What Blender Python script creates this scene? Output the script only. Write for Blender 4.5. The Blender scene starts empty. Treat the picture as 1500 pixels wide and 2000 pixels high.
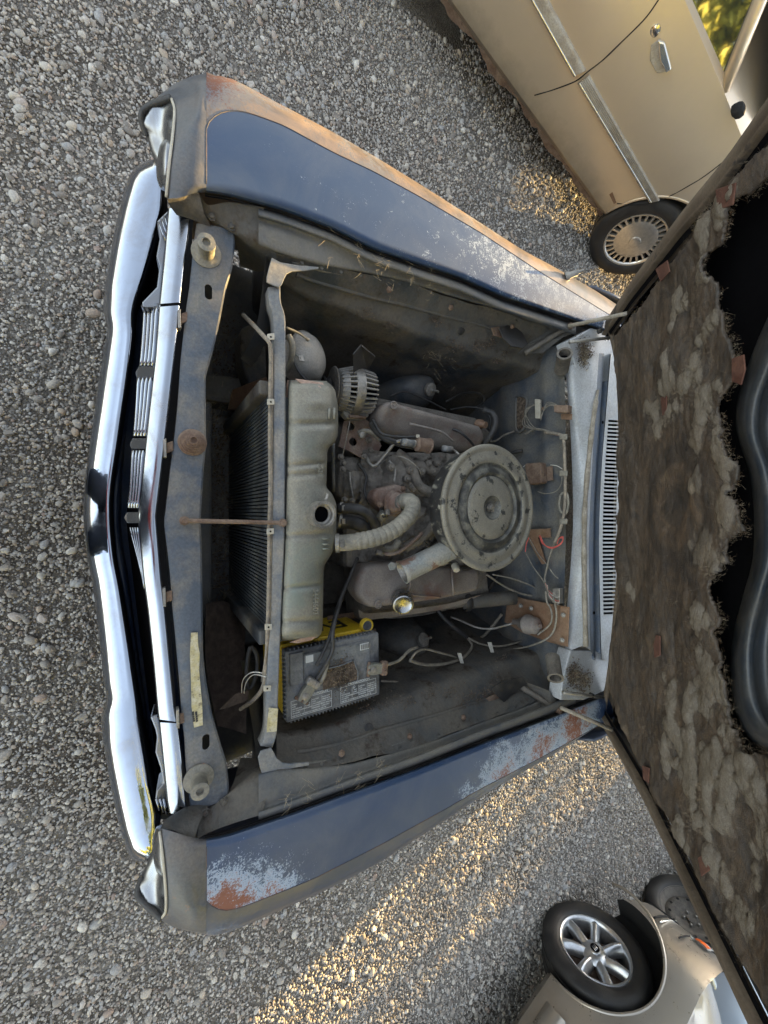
import bpy, bmesh, math, random
from math import sin, cos, tan, pi, radians
from mathutils import Vector, Matrix, noise
random.seed(7); noise.seed_set(3)
SC = bpy.context.scene; COL = SC.collection
V = Vector
# ---------------------------------------------------------------- camera
CH, TH, FP = 1.65, radians(59), 751.0
cF = V((0, cos(TH), -sin(TH))); cU = V((0, sin(TH), cos(TH))); cR = V((1, 0, 0)); CP = V((0, 0, CH))
cam = bpy.data.cameras.new('camera'); camo = bpy.data.objects.new('camera', cam); COL.objects.link(camo)
cam.sensor_fit = 'VERTICAL'; cam.sensor_height = 36; cam.sensor_width = 27; cam.lens = FP / 2000 * 36
cam.clip_start = .02; cam.clip_end = 2000
m = Matrix.Identity(4)
for i, a in enumerate((cU, -cR, -cF)):
    for j in range(3): m[j][i] = a[j]
m.translation = CP; camo.matrix_world = m; SC.camera = camo
# ---------------------------------------------------------------- light
SUN_EL, SUN_AZ = radians(8.3), math.atan2(-.27, 1.0)     # azimuth from +Y towards +X of the direction TO the sun
w = bpy.data.worlds.new('World'); SC.world = w; w.use_nodes = True
nt = w.node_tree; nt.nodes.clear()
sky = nt.nodes.new('ShaderNodeTexSky'); sky.sky_type = 'NISHITA'; sky.sun_disc = False
sky.sun_elevation = SUN_EL; sky.sun_rotation = SUN_AZ; sky.altitude = 100; sky.air_density = 1.0; sky.dust_density = 1.2
bg = nt.nodes.new('ShaderNodeBackground'); bg.inputs[1].default_value = .15
wo = nt.nodes.new('ShaderNodeOutputWorld'); hsv = nt.nodes.new('ShaderNodeHueSaturation'); hsv.inputs['Saturation'].default_value = .45; nt.links.new(sky.outputs[0], hsv.inputs['Color']); nt.links.new(hsv.outputs[0], bg.inputs[0]); nt.links.new(bg.outputs[0], wo.inputs[0])
sl = bpy.data.lights.new('sun', 'SUN'); sl.energy = 5; sl.angle = radians(.5); sl.color = (1, .67, .26)
so = bpy.data.objects.new('sun', sl); COL.objects.link(so)
sd = V((sin(SUN_AZ) * cos(SUN_EL), cos(SUN_AZ) * cos(SUN_EL), sin(SUN_EL)))
so.rotation_euler = sd.to_track_quat('Z', 'Y').to_euler(); so.location = (0, 0, 5)
SC.view_settings.view_transform = 'Standard'; SC.view_settings.look = 'None'; SC.view_settings.exposure = 2.72; SC.view_settings.gamma = 1
# ---------------------------------------------------------------- pixel rays to real planes
def ray(x, y): return cF + cU * ((x - 750) / FP) + cR * ((y - 1000) / FP)
def Wz(x, y, z):
    d = ray(x, y); return CP + d * ((z - CH) / d.z)
def Wy(x, y, Y):
    d = ray(x, y); return CP + d * (Y / d.y)
def Wp(x, y, P, N):
    d = ray(x, y); return CP + d * ((P - CP).dot(N) / d.dot(N))
HA = radians(47); H0 = V((0, 1.44, .865)); HT = V((0, -cos(HA), sin(HA))); HN = V((0, -sin(HA), -cos(HA)))  # HN points down/front (underside)
def Wh(x, y, d=0): return Wp(x, y, H0 + HN * d, HN)
def L(*p, z=None):
    return [Wz(a[0], a[1], a[2] if len(a) > 2 else z) for a in p]
# ---------------------------------------------------------------- object helpers
def prop(o, label=None, cat=None, group=None, kind=None):
    if label: o['label'] = label
    if cat: o['category'] = cat
    if group: o['group'] = group
    if kind: o['kind'] = kind
    return o
WM = {}
def empty(name, loc=(0, 0, 0), rz=0, **k):
    o = bpy.data.objects.new(name, None); COL.objects.link(o); o.location = loc; o.rotation_euler = (0, 0, rz)
    o.empty_display_size = .1
    WM[o] = Matrix.Translation(V(loc)) @ Matrix.Rotation(rz, 4, 'Z'); return prop(o, **k)
def link(o, parent=None, local=False):
    COL.objects.link(o)
    if parent is not None:
        o.parent = parent
        if parent in WM and not local: o.matrix_parent_inverse = WM[parent].inverted()
    return o
def obj(name, verts, faces, mat, parent=None, smooth=True, local=False, **k):
    me = bpy.data.meshes.new(name); me.from_pydata([tuple(v) for v in verts], [], faces)
    if mat: me.materials.append(mat)
    if smooth: me.polygons.foreach_set('use_smooth', [True] * len(me.polygons))
    me.update()
    return prop(link(bpy.data.objects.new(name, me), parent, local), **k)
def fixn(o):
    bm = bmesh.new(); bm.from_mesh(o.data); bmesh.ops.recalc_face_normals(bm, faces=bm.faces); bm.to_mesh(o.data); bm.free(); return o
def bev(o, w=.003, s=2, ang=35):
    m = o.modifiers.new('b', 'BEVEL'); m.width = w; m.segments = s; m.limit_method = 'ANGLE'; m.angle_limit = radians(ang)
    return o
def solid(o, t=.002, off=-1):
    m = o.modifiers.new('s', 'SOLIDIFY'); m.thickness = t; m.offset = off; return o
def ws(o, ang=40):
    o.data.polygons.foreach_set('use_smooth', [True] * len(o.data.polygons))
    o.data.set_sharp_from_angle(angle=radians(ang)); return o
def cat(p, n):
    "Catmull-Rom resample of a 3D polyline to n points, even in arc length"
    if len(p) == 2: return [p[0].lerp(p[1], i / (n - 1)) for i in range(n)]
    q = [p[0] * 2 - p[1]] + list(p) + [p[-1] * 2 - p[-2]]; d = []
    for i in range(1, len(q) - 2):
        a, b, c, e = q[i - 1:i + 3]
        for k in range(12):
            t = k / 12; t2 = t * t; t3 = t2 * t
            d.append(.5 * ((2 * b) + (c - a) * t + (2 * a - 5 * b + 4 * c - e) * t2 + (3 * b - a - 3 * c + e) * t3))
    d.append(p[-1].copy())
    return lin(d, n)
def lin(d, n):
    s = [0]
    for i in range(1, len(d)): s.append(s[-1] + (d[i] - d[i - 1]).length)
    out = []; j = 0
    for i in range(n):
        t = s[-1] * i / (n - 1)
        while j < len(d) - 2 and s[j + 1] < t: j += 1
        u = (t - s[j]) / max(1e-9, s[j + 1] - s[j]); out.append(d[j].lerp(d[j + 1], min(1, max(0, u))))
    return out
def loft(name, lines, mat, parent=None, n=40, m=3, smooth_m=True, curve=True, disp=None, thick=0, local=False, **k):
    R = [cat(l, n) if curve else lin(l, n) for l in lines]
    cols = []
    for i in range(n):
        pts = [r[i] for r in R]
        cols.append(cat(pts, (len(pts) - 1) * m + 1) if (smooth_m and len(pts) > 2) else sum([[pts[a].lerp(pts[a + 1], b / m) for b in range(m)] for a in range(len(pts) - 1)], []) + [pts[-1]])
    h = len(cols[0]); vs = [p for c in cols for p in c]
    if disp: vs = [p + disp(p) for p in vs]
    fs = [(i * h + j, (i + 1) * h + j, (i + 1) * h + j + 1, i * h + j + 1) for i in range(n - 1) for j in range(h - 1)]
    o = obj(name, vs, fs, mat, parent, True, local, **k)
    if thick: solid(o, thick)
    return o
def tube(name, pts, r, mat, parent=None, seg=8, n=None, cap=True, rf=None, curve=True, local=False, **k):
    P = cat(pts, n or max(8, len(pts) * 6)) if curve and len(pts) > 2 else (lin(pts, n) if n else pts)
    vs = []; fs = []; N = len(P); up = None
    for i, p in enumerate(P):
        t = (P[min(N - 1, i + 1)] - P[max(0, i - 1)]).normalized()
        if up is None: up = t.orthogonal().normalized()
        up = (up - t * up.dot(t)).normalized(); b = t.cross(up)
        rr = rf(i / (N - 1)) * r if rf else r
        for a in range(seg):
            th = 2 * pi * a / seg; vs.append(p + (up * cos(th) + b * sin(th)) * rr)
    for i in range(N - 1):
        for a in range(seg):
            c = (a + 1) % seg; fs.append((i * seg + a, i * seg + c, (i + 1) * seg + c, (i + 1) * seg + a))
    if cap: fs += [tuple(range(seg))[::-1], tuple((N - 1) * seg + a for a in range(seg))]
    return obj(name, vs, fs, mat, parent, True, local, **k)
def basis(ax):
    ax = V(ax).normalized(); a = ax.orthogonal().normalized(); return a, ax.cross(a), ax
def lathe(name, prof, c, ax, mat, parent=None, seg=32, local=False, bas=None, **k):
    "prof: list of (radius, height along axis)"
    a, b, z = bas or basis(ax); c = V(c); vs = []; fs = []
    for r, h in prof:
        for s in range(seg):
            t = 2 * pi * s / seg; vs.append(c + (a * cos(t) + b * sin(t)) * max(r, 1e-4) + z * h)
    for i in range(len(prof) - 1):
        for s in range(seg):
            q = (s + 1) % seg; fs.append((i * seg + s, i * seg + q, (i + 1) * seg + q, (i + 1) * seg + s))
    o = obj(name, vs, fs, mat, parent, True, local, **k); o.data.set_sharp_from_angle(angle=radians(50)); return o
def prism(name, poly, vec, mat, parent=None, bw=0, local=False, smooth=False, **k):
    n = len(poly); vec = V(vec); vs = list(poly) + [p + vec for p in poly]
    fs = [tuple(range(n)), tuple(range(2 * n - 1, n - 1, -1))] + [(i, n + i, n + (i + 1) % n, (i + 1) % n) for i in range(n)]
    o = fixn(obj(name, vs, fs, mat, parent, smooth, local, **k))
    if bw: bev(o, bw)
    return o
def box(name, c, s, mat, parent=None, rot=None, bw=0, local=False, **k):
    c = V(c); R = rot or Matrix.Identity(3); vs = []
    for x in (-1, 1):
        for y in (-1, 1):
            for z in (-1, 1): vs.append(c + R @ V((x * s[0] / 2, y * s[1] / 2, z * s[2] / 2)))
    fs = [(0, 1, 3, 2), (4, 6, 7, 5), (0, 4, 5, 1), (2, 3, 7, 6), (0, 2, 6, 4), (1, 5, 7, 3)]
    o = obj(name, vs, fs, mat, parent, False, local, **k)
    if bw: bev(o, bw)
    return o
def apply_mods(o):
    dg = bpy.context.evaluated_depsgraph_get(); me = bpy.data.meshes.new_from_object(o.evaluated_get(dg)); o.modifiers.clear(); o.data = me; return o
def cut(o, cutters, solver='EXACT'):
    for c in cutters:
        m = o.modifiers.new('c', 'BOOLEAN'); m.operation = 'DIFFERENCE'; m.solver = solver; m.object = c
    apply_mods(o)
    for c in cutters: bpy.data.objects.remove(c)
    return o
def rotz(a): return Matrix.Rotation(a, 3, 'Z')
def bolt(c, ax, r, mat, parent, name='bolt'):
    return lathe(name, [(r * 1.5, 0), (r * 1.5, r * .25), (r, r * .3), (r, r * 1.1), (r * .8, r * 1.25), (0, r * 1.25)], c, ax, mat, parent, seg=6)
def text(name, s, size, o0, ux, uy, mat, parent, ext=.0006, wide=1.0, align='LEFT'):
    cu = bpy.data.curves.new(name, 'FONT'); cu.body = s; cu.size = size; cu.extrude = ext; cu.align_x = align; cu.offset = size * .012
    t = bpy.data.objects.new(name, cu); COL.objects.link(t); dg = bpy.context.evaluated_depsgraph_get(); me = bpy.data.meshes.new_from_object(t.evaluated_get(dg))
    bpy.data.objects.remove(t); ux = V(ux).normalized(); uy = V(uy).normalized(); uz = ux.cross(uy)
    for v in me.vertices: v.co = V(o0) + ux * v.co.x * wide + uy * v.co.y + uz * v.co.z
    me.materials.clear(); me.materials.append(mat)
    return link(bpy.data.objects.new(name, me), parent)
# ---------------------------------------------------------------- materials
def newmat(name):
    m = bpy.data.materials.new(name); m.use_nodes = True; nt = m.node_tree; nt.nodes.clear()
    out = nt.nodes.new('ShaderNodeOutputMaterial'); b = nt.nodes.new('ShaderNodeBsdfPrincipled'); nt.links.new(b.outputs[0], out.inputs[0])
    return m, nt, b
def nd(nt, t, **k):
    n = nt.nodes.new(t)
    for a, v in k.items(): setattr(n, a, v)
    return n
def noi(nt, vec, sc, det=6, rough=.6, dist=0):
    n = nd(nt, 'ShaderNodeTexNoise'); n.inputs['Scale'].default_value = sc; n.inputs['Detail'].default_value = det
    n.inputs['Roughness'].default_value = rough; n.inputs['Distortion'].default_value = dist; nt.links.new(vec, n.inputs['Vector']); return n.outputs[0]
def ramp(nt, f, a, b, c0=(0, 0, 0), c1=(1, 1, 1)):
    r = nd(nt, 'ShaderNodeValToRGB'); e = r.color_ramp.elements; e[0].position = a; e[1].position = b
    e[0].color = (*c0, 1); e[1].color = (*c1, 1); nt.links.new(f, r.inputs[0]); return r.outputs[0]
def math_(nt, op, a, b=None, clamp=False):
    n = nd(nt, 'ShaderNodeMath', operation=op, use_clamp=clamp)
    for i, s in enumerate((a, b)):
        if s is None: continue
        if isinstance(s, (int, float)): n.inputs[i].default_value = s
        else: nt.links.new(s, n.inputs[i])
    return n.outputs[0]
def mix(nt, f, a, b, mode='MIX'):
    n = nd(nt, 'ShaderNodeMix', data_type='RGBA', blend_type=mode)
    for s, i in ((f, 0), (a, 6), (b, 7)):
        if isinstance(s, (int, float)): n.inputs[i].default_value = s
        elif isinstance(s, tuple): n.inputs[i].default_value = (*s, 1)
        else: nt.links.new(s, n.inputs[i])
    return n.outputs[2]
def pos(nt): return nd(nt, 'ShaderNodeNewGeometry').outputs['Position']
def objc(nt): return nd(nt, 'ShaderNodeTexCoord').outputs['Object']
def bump(nt, b, h, s=.3, d=.004):
    n = nd(nt, 'ShaderNodeBump'); n.inputs['Strength'].default_value = s; n.inputs['Distance'].default_value = d
    nt.links.new(h, n.inputs['Height']); nt.links.new(n.outputs[0], b.inputs['Normal'])
def grime(name, base, dirt, lo=.42, hi=.6, sc=14, rough=.55, rough2=.85, metal=0, third=None, tlo=.6, thi=.68, tsc=40, bs=.25, bd=.003, bsc=180, dust=None, spec=.5):
    m, nt, b = newmat(name); p = objc(nt)
    f = ramp(nt, noi(nt, p, sc, 9, .68, .3), lo, hi)
    c = mix(nt, f, base, dirt)
    fine = noi(nt, p, bsc, 4, .7)
    c = mix(nt, 1.0, c, ramp(nt, fine, .3, .7, (.72, .72, .72), (1.18, 1.18, 1.18)), 'MULTIPLY')
    if third: c = mix(nt, ramp(nt, noi(nt, p, tsc, 8, .7), tlo, thi), c, third)
    if dust:   # dust settles on what faces up
        g = nd(nt, 'ShaderNodeNewGeometry'); s = nd(nt, 'ShaderNodeSeparateXYZ'); nt.links.new(g.outputs['Normal'], s.inputs[0])
        q = math_(nt, 'MULTIPLY', ramp(nt, s.outputs[2], .35, 1.0), ramp(nt, noi(nt, p, sc * 2.3, 8, .7), .3, .62)); c = mix(nt, math_(nt, 'MULTIPLY', q, dust[1]), c, dust[0])
    nt.links.new(c, b.inputs['Base Color'])
    rr = nd(nt, 'ShaderNodeMapRange'); nt.links.new(f, rr.inputs[0]); rr.inputs[3].default_value = rough; rr.inputs[4].default_value = rough2; nt.links.new(rr.outputs[0], b.inputs['Roughness'])
    b.inputs['Metallic'].default_value = metal; b.inputs['Specular IOR Level'].default_value = spec
    if bs: bump(nt, b, math_(nt, 'ADD', fine, noi(nt, p, sc * 3, 6, .6)), bs, bd)
    return m
def paint(name, base, patches=(), rust=(.22, .085, .05), primer=(.27, .33, .41), rough=.38, dustc=(.13, .145, .165), dusta=.26, metal=0, speck=.0):
    "car paint with rust blooms: patches = (x, y, z, radius, strength) in the car's own space"
    m, nt, b = newmat(name); p = objc(nt)
    c = mix(nt, math_(nt, 'MULTIPLY', ramp(nt, noi(nt, p, 5, 10, .7, .5), .4, .7), dusta), base, dustc)
    c = mix(nt, ramp(nt, noi(nt, p, 260, 3, .7), .72, .78), c, primer)
    rgh = rough
    if patches:
        M = None
        for (x, y, z, r, s) in patches:
            d = nd(nt, 'ShaderNodeVectorMath', operation='DISTANCE'); nt.links.new(p, d.inputs[0]); d.inputs[1].default_value = (x, y, z)
            v = math_(nt, 'MULTIPLY', math_(nt, 'SUBTRACT', 1.0, math_(nt, 'DIVIDE', d.outputs['Value'], r)), s)
            M = v if M is None else math_(nt, 'MAXIMUM', M, v)
        big = math_(nt, 'SUBTRACT', noi(nt, p, 26, 10, .72, .4), .5)
        fin = math_(nt, 'SUBTRACT', noi(nt, p, 210, 6, .8), .5)
        q = math_(nt, 'ADD', M, math_(nt, 'ADD', math_(nt, 'MULTIPLY', big, 1.9), math_(nt, 'MULTIPLY', fin, 2.3)))
        gate = math_(nt, 'GREATER_THAN', M, -.5)
        pr = math_(nt, 'MULTIPLY', ramp(nt, q, .10, .26), gate); ru = math_(nt, 'MULTIPLY', ramp(nt, q, .40, .72), gate)
        c = mix(nt, pr, c, primer); rc = mix(nt, noi(nt, p, 90, 6, .7), rust, tuple(v * .55 for v in rust)); c = mix(nt, ru, c, rc)
        rr = nd(nt, 'ShaderNodeMapRange'); nt.links.new(pr, rr.inputs[0]); rr.inputs[3].default_value = rough; rr.inputs[4].default_value = .8; rgh = rr.outputs[0]
    nt.links.new(c, b.inputs['Base Color'])
    if isinstance(rgh, float): b.inputs['Roughness'].default_value = rgh
    else: nt.links.new(rgh, b.inputs['Roughness'])
    b.inputs['Metallic'].default_value = metal
    bump(nt, b, math_(nt, 'ADD', noi(nt, p, 300, 3, .6), noi(nt, p, 8, 3, .5)), .06, .002)
    return m
def flat(name, col, rough=.5, metal=0, **k):
    m, nt, b = newmat(name); p = objc(nt)
    c = mix(nt, 1.0, col, ramp(nt, noi(nt, p, 60, 6, .7), .3, .7, (.8, .8, .8), (1.15, 1.15, 1.15)), 'MULTIPLY'); nt.links.new(c, b.inputs['Base Color'])
    b.inputs['Roughness'].default_value = rough; b.inputs['Metallic'].default_value = metal
    for a, v in k.items(): b.inputs[a.replace('_', ' ')].default_value = v
    return m
def chromem(name, col=(.72, .73, .75), rough=.06, dirt=.25, spots=True, wave=.02):
    m, nt, b = newmat(name); p = objc(nt)
    f = math_(nt, 'MULTIPLY', ramp(nt, noi(nt, p, 9, 10, .75, .6), .45, .75), dirt)
    c = mix(nt, f, col, (.22, .17, .12))
    if spots: s = ramp(nt, noi(nt, p, 170, 4, .75), .70, .76); c = mix(nt, s, c, (.05, .035, .025)); f = math_(nt, 'MAXIMUM', f, math_(nt, 'MULTIPLY', s, .8))
    nt.links.new(c, b.inputs['Base Color']); b.inputs['Metallic'].default_value = 1
    nt.links.new(math_(nt, 'ADD', math_(nt, 'MULTIPLY', f, .5), rough), b.inputs['Roughness'])
    bump(nt, b, noi(nt, p, 12, 4, .5), wave, .01); return m
RUSTC = (.22, .075, .03)
M = {}
M['blue'] = paint('blue_paint', (.020, .043, .098), [(.815, .13, .80, .10, 1.0), (.79, .07, .80, .06, .75), (.83, .22, .80, .07, .6),
    (.79, 1.10, .82, .13, .75), (.77, 1.28, .82, .16, .9), (.80, .92, .82, .10, .65), (.84, .80, .80, .06, .5), (-.80, 1.12, .82, .15, .12), (-.80, .95, .82, .1, .14), (-.80, 1.3, .83, .15, .06)])
M['edge'] = paint('faded_edge_paint', (.045, .055, .08), [(.90, .10, .76, .06, .3), (.86, .9, .8, .10, .2)], rough=.36, dustc=(.14, .115, .095), dusta=.6, rust=(.15, .055, .032), primer=(.12, .14, .18))
M['edge_l'] = paint('sunlit_faded_edge_paint', (.07, .065, .065), [(-.90, .10, .76, .12, 1.0), (-.93, .22, .76, .06, .8), (-.93, .45, .77, .12, .2), (-.9, .8, .78, .1, .25)], rough=.38, dustc=(.30, .20, .12), dusta=1.0, rust=(.15, .055, .032), primer=(.12, .125, .14))  # faded left edge; golden sun glow is mixed into its dust colour
M['nose'] = grime('weathered_nose_paint', (.05, .058, .072), (.115, .10, .09), .42, .68, 9, .34, .65, third=(.15, .075, .045), tlo=.64, thi=.72, tsc=30, bs=.1)
M['bay'] = grime('dusty_blue_bay_paint', (0.048, 0.058, 0.073), (0.128, 0.119, 0.102), .38, .62, 7, .5, .85, third=(0.083, 0.051, 0.032), tlo=.64, thi=.74, tsc=22, bs=.18, dust=((0.154, 0.144, 0.128), .6))
M['header'] = grime('dusty_blue_header_paint', (0.056, 0.070, 0.093), (0.159, 0.145, 0.126), .42, .62, 8, .45, .8, third=(0.106, 0.066, 0.040), tlo=.66, thi=.73, tsc=16, bs=.1)
M['apron'] = grime('grimy_apron_paint', (0.029, 0.037, 0.046), (0.098, 0.086, 0.071), .36, .56, 6, .55, .9, third=(0.034, 0.022, 0.015), tlo=.56, thi=.66, tsc=18, bs=.5, bd=.004, bsc=120, dust=((0.107, 0.101, 0.088), .6))
M['bar'] = grime('scuffed_support_paint', (.105, .12, .14), (.23, .215, .19), .4, .62, 16, .5, .8, bs=.12, third=(.17, .12, .085), tlo=.66, thi=.74)
M['tank'] = grime('dusty_brass_tank', (.175, .175, .15), (.245, .23, .19), .36, .62, 9, .42, .7, metal=.3, third=(.165, .195, .17), tlo=.55, thi=.72, tsc=5, bs=.2, bsc=220)
M['copper'] = grime('pinkish_copper_bracket', (.32, .2, .15), (.42, .31, .25), .4, .6, 20, .45, .75, metal=.2)
M['eng'] = grime('greasy_cast_iron', (0.061, 0.055, 0.049), (0.154, 0.138, 0.118), .38, .6, 14, .6, .9, third=(0.113, 0.065, 0.041), tlo=.60, thi=.7, tsc=22, bs=.9, bd=.005, bsc=150, dust=((0.211, 0.190, 0.162), .8))
M['cover'] = grime('dirty_valve_cover_paint', (0.170, 0.145, 0.128), (0.238, 0.212, 0.187), .4, .6, 9, .42, .75, third=(0.162, 0.085, 0.064), tlo=.55, thi=.72, tsc=7, bs=.3, bsc=260)
M['alu'] = grime('dusty_cast_aluminium', (.23, .225, .21), (.32, .30, .27), .4, .6, 18, .5, .8, metal=.3, bs=.4, bsc=240)
M['rust'] = grime('rusty_steel', (.115, .07, .048), (.19, .135, .10), .4, .6, 25, .75, .95, bs=.5, third=(.08, .05, .038), tsc=18)
M['rustred'] = grime('rust_red_housing', (.14, .085, .065), (.24, .19, .155), .42, .62, 20, .7, .9, bs=.5)
M['brownplate'] = grime('rust_brown_plate', (.17, .095, .055), (.24, .16, .105), .4, .65, 10, .5, .8, bs=.15, third=(.08, .05, .035), tsc=9)
M['airblk'] = grime('worn_black_air_cleaner', (.03, .03, .031), (.20, .19, .16), .53, .60, 22, .4, .75, third=(.3, .28, .23), tlo=.59, thi=.62, tsc=34, bs=.25)
M['airlid'] = grime('dusty_air_cleaner_lid', (.235, .218, .178), (.175, .163, .135), .38, .62, 7, .40, .62, third=(.04, .04, .038), tlo=.565, thi=.60, tsc=24, bs=.15, bsc=300)
M['airring'] = grime('worn_lid_groove', (.04, .04, .038), (.15, .143, .12), .44, .62, 20, .45, .7, bs=.2)
M['snork'] = grime('flaking_snorkel_paint', (.19, .205, .20), (.28, .26, .225), .4, .6, 10, .4, .7, third=(.16, .10, .075), tlo=.54, thi=.57, tsc=12, bs=.3)
M['hose'] = grime('dusty_rubber_hose', (0.148, 0.140, 0.117), (0.234, 0.215, 0.176), .4, .6, 20, .6, .85, bs=.3)
M['rubber'] = grime('black_rubber', (.022, .022, .023), (.06, .055, .05), .45, .65, 18, .5, .8, bs=.2)
M['dark'] = flat('black_and_recess_shade', (.004, .004, .005), .9, Specular_IOR_Level=0.05)  # near-black; also paints in the shade of recesses and voids
M['navy'] = grime('navy_valance_paint', (.010, .018, .04), (.035, .04, .05), .5, .75, 12, .4, .7, bs=.05)
M['core'] = grime('radiator_fins', (0.034, 0.042, 0.049), (0.095, 0.095, 0.089), .45, .65, 30, .7, .9, bs=.3)
M['chrome'] = chromem('bumper_chrome', (.36, .40, .47), rough=.05, dirt=.42, wave=.07)
M['trim'] = chromem('pitted_grille_chrome', (.34, .37, .42), .15, .5, True, .03)
M['bezel'] = chromem('dull_bezel_chrome', (.25, .26, .275), .26, .45, True, .03)
M['cap'] = chromem('bright_cap_chrome', (.36, .37, .38), .24, .3, True)
M['steel'] = grime('bare_dull_steel', (.22, .21, .19), (.33, .31, .28), .4, .6, 30, .4, .6, metal=.6, bs=.2)
M['white'] = flat('aged_cream_plastic', (.40, .37, .30), .5)
M['cream'] = grime('cream_label', (.42, .36, .18), (.5, .46, .33), .4, .6, 60, .5, .7, third=(.2, .17, .1), tsc=90, tlo=.55, thi=.62, bs=0)
M['cowl'] = grime('sun_faded_cowl_paint', (.42, .44, .46), (.34, .34, .34), .4, .65, 8, .35, .55, third=(.12, .11, .10), tlo=.72, thi=.76, tsc=60, bs=.06)
M['cowlb'] = grime('blue_cowl_gutter_paint', (.10, .13, .18), (.17, .18, .19), .42, .65, 12, .4, .7, bs=.1)
M['seal'] = grime('dried_rubber_seal', (.30, .27, .225), (.19, .165, .13), .4, .6, 25, .7, .9, bs=.6)
M['batblk'] = grime('dusty_battery_plastic', (.035, .038, .043), (.15, .155, .16), .38, .6, 12, .45, .75, bs=.1)
M['yellow'] = grime('yellow_battery_case', (.60, .40, .015), (.42, .30, .05), .45, .75, 14, .35, .6, bs=.05)
M['label'] = grime('battery_label_grey', (.10, .11, .12), (.16, .17, .175), .4, .6, 20, .4, .6, bs=0)
M['print'] = flat('label_print', (.50, .52, .52), .5); M['ylprint'] = flat('yellow_print', (.6, .5, .12), .5); M['blkprint'] = flat('black_print', (.012, .012, .012), .4)
M['debris'] = grime('dry_leaf_debris', (0.055, 0.040, 0.028), (0.176, 0.132, 0.094), .4, .6, 90, .9, .95, bs=1, bd=.004, bsc=250, third=(0.330, 0.286, 0.220), tlo=.66, thi=.7, tsc=260)
M['straw'] = flat('dry_grass_straw', (.30, .25, .17), .8)
M['wire'] = grime('dusty_wire', (.15, .135, .11), (.26, .235, .19), .4, .6, 40, .6, .8, bs=.1)
M['redwire'] = flat('faded_red_wire', (.5, .09, .07), .5); M['whitewire'] = flat('white_wire', (.5, .48, .42), .5)
M['tape'] = grime('taped_harness', (.26, .22, .17), (.16, .14, .115), .4, .6, 40, .7, .9, bs=.4)
M['cloth'] = grime('torn_brown_cloth', (.05, .035, .028), (.09, .065, .05), .4, .6, 40, .95, 1, bs=.8, bsc=500)
M['crease'] = grime('rusty_crease_edge', (.10, .065, .05), (.045, .05, .065), .42, .58, 12, .6, .8, bs=.1)
M['clip'] = grime('dark_red_rusty_clip', (.085, .032, .02), (.13, .06, .04), .4, .6, 25, .75, .95, bs=.4)
# ================================================================ GROUND
def ground_mat():
    m, nt, b = newmat('gravel_soil'); p = objc(nt)
    vo = nd(nt, 'ShaderNodeTexVoronoi'); vo.inputs['Scale'].default_value = 95; nt.links.new(p, vo.inputs['Vector'])
    hs = nd(nt, 'ShaderNodeSeparateColor'); nt.links.new(vo.outputs['Color'], hs.inputs[0])
    c = ramp(nt, hs.outputs[0], 0, 1, (.13, .12, .105), (.34, .315, .28))
    c = mix(nt, ramp(nt, noi(nt, p, 1.6, 8, .7), .42, .62), c, (.105, .088, .07))
    c = mix(nt, 1.0, c, ramp(nt, noi(nt, p, 230, 5, .8), .35, .65, (.5, .5, .5), (1.35, 1.35, 1.35)), 'MULTIPLY')
    nt.links.new(c, b.inputs['Base Color']); b.inputs['Roughness'].default_value = .95
    bump(nt, b, math_(nt, 'SUBTRACT', noi(nt, p, 150, 6, .75), math_(nt, 'MULTIPLY', vo.outputs['Distance'], 1.2)), .9, .012); return m
def stone_mat():
    m, nt, b = newmat('gravel_stone'); oi = nd(nt, 'ShaderNodeObjectInfo'); r = nd(nt, 'ShaderNodeValToRGB'); nt.links.new(oi.outputs['Random'], r.inputs[0])
    e = r.color_ramp.elements; cols = [(0, (.17, .155, .14)), (.2, (.25, .23, .205)), (.45, (.36, .33, .29)), (.62, (.28, .28, .28)), (.78, (.45, .42, .37)), (.86, (.34, .28, .22)), (.9, (.27, .21, .18)), (.93, (.50, .48, .44)), (1, (.46, .43, .38))]
    e[0].color = (*cols[0][1], 1); e[1].position = 1; e[1].color = (*cols[-1][1], 1)
    for q, c in cols[1:-1]: x = e.new(q); x.color = (*c, 1)
    p = objc(nt); c = mix(nt, 1.0, r.outputs[0], ramp(nt, noi(nt, p, 3.5, 6, .8), .35, .65, (.68, .68, .68), (1.2, 1.2, 1.2)), 'MULTIPLY')
    nt.links.new(c, b.inputs['Base Color']); b.inputs['Roughness'].default_value = .85; return m
g = 400
gv = []; NX, NY = 60, 60
obj('ground', [(-g, -g, 0), (g, -g, 0), (g, g, 0), (-g, g, 0)], [(0, 1, 2, 3)], ground_mat(), kind='structure', label='grey gravel yard under and around the parked cars', smooth=False)
SM = stone_mat(); sc_col = bpy.data.collections.new('stones')
for k in range(9):
    bm = bmesh.new(); bmesh.ops.create_icosphere(bm, subdivisions=2 if k < 5 else 1, radius=1)
    sx, sy, sz = random.uniform(.8, 1.15), random.uniform(.6, .85), random.uniform(.42, .65)
    pl = [V((random.gauss(0, 1), random.gauss(0, 1), random.gauss(0, 1))).normalized() for _ in range(7)]
    for v in bm.verts:
        for q in pl:                                # knock flat facets off the pebble
            d = v.co.dot(q)
            if d > .72: v.co -= q * (d - .72)
        v.co *= 1 + .18 * noise.noise(v.co * 1.6 + V((k * 9, 0, 0)))
        v.co = V((v.co.x * sx, v.co.y * sy, v.co.z * sz))
    me = bpy.data.meshes.new('stone'); bm.to_mesh(me); bm.free(); me.materials.append(SM)
    if k % 3: me.polygons.foreach_set('use_smooth', [True] * len(me.polygons))
    sc_col.objects.link(bpy.data.objects.new('stone', me))
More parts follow.
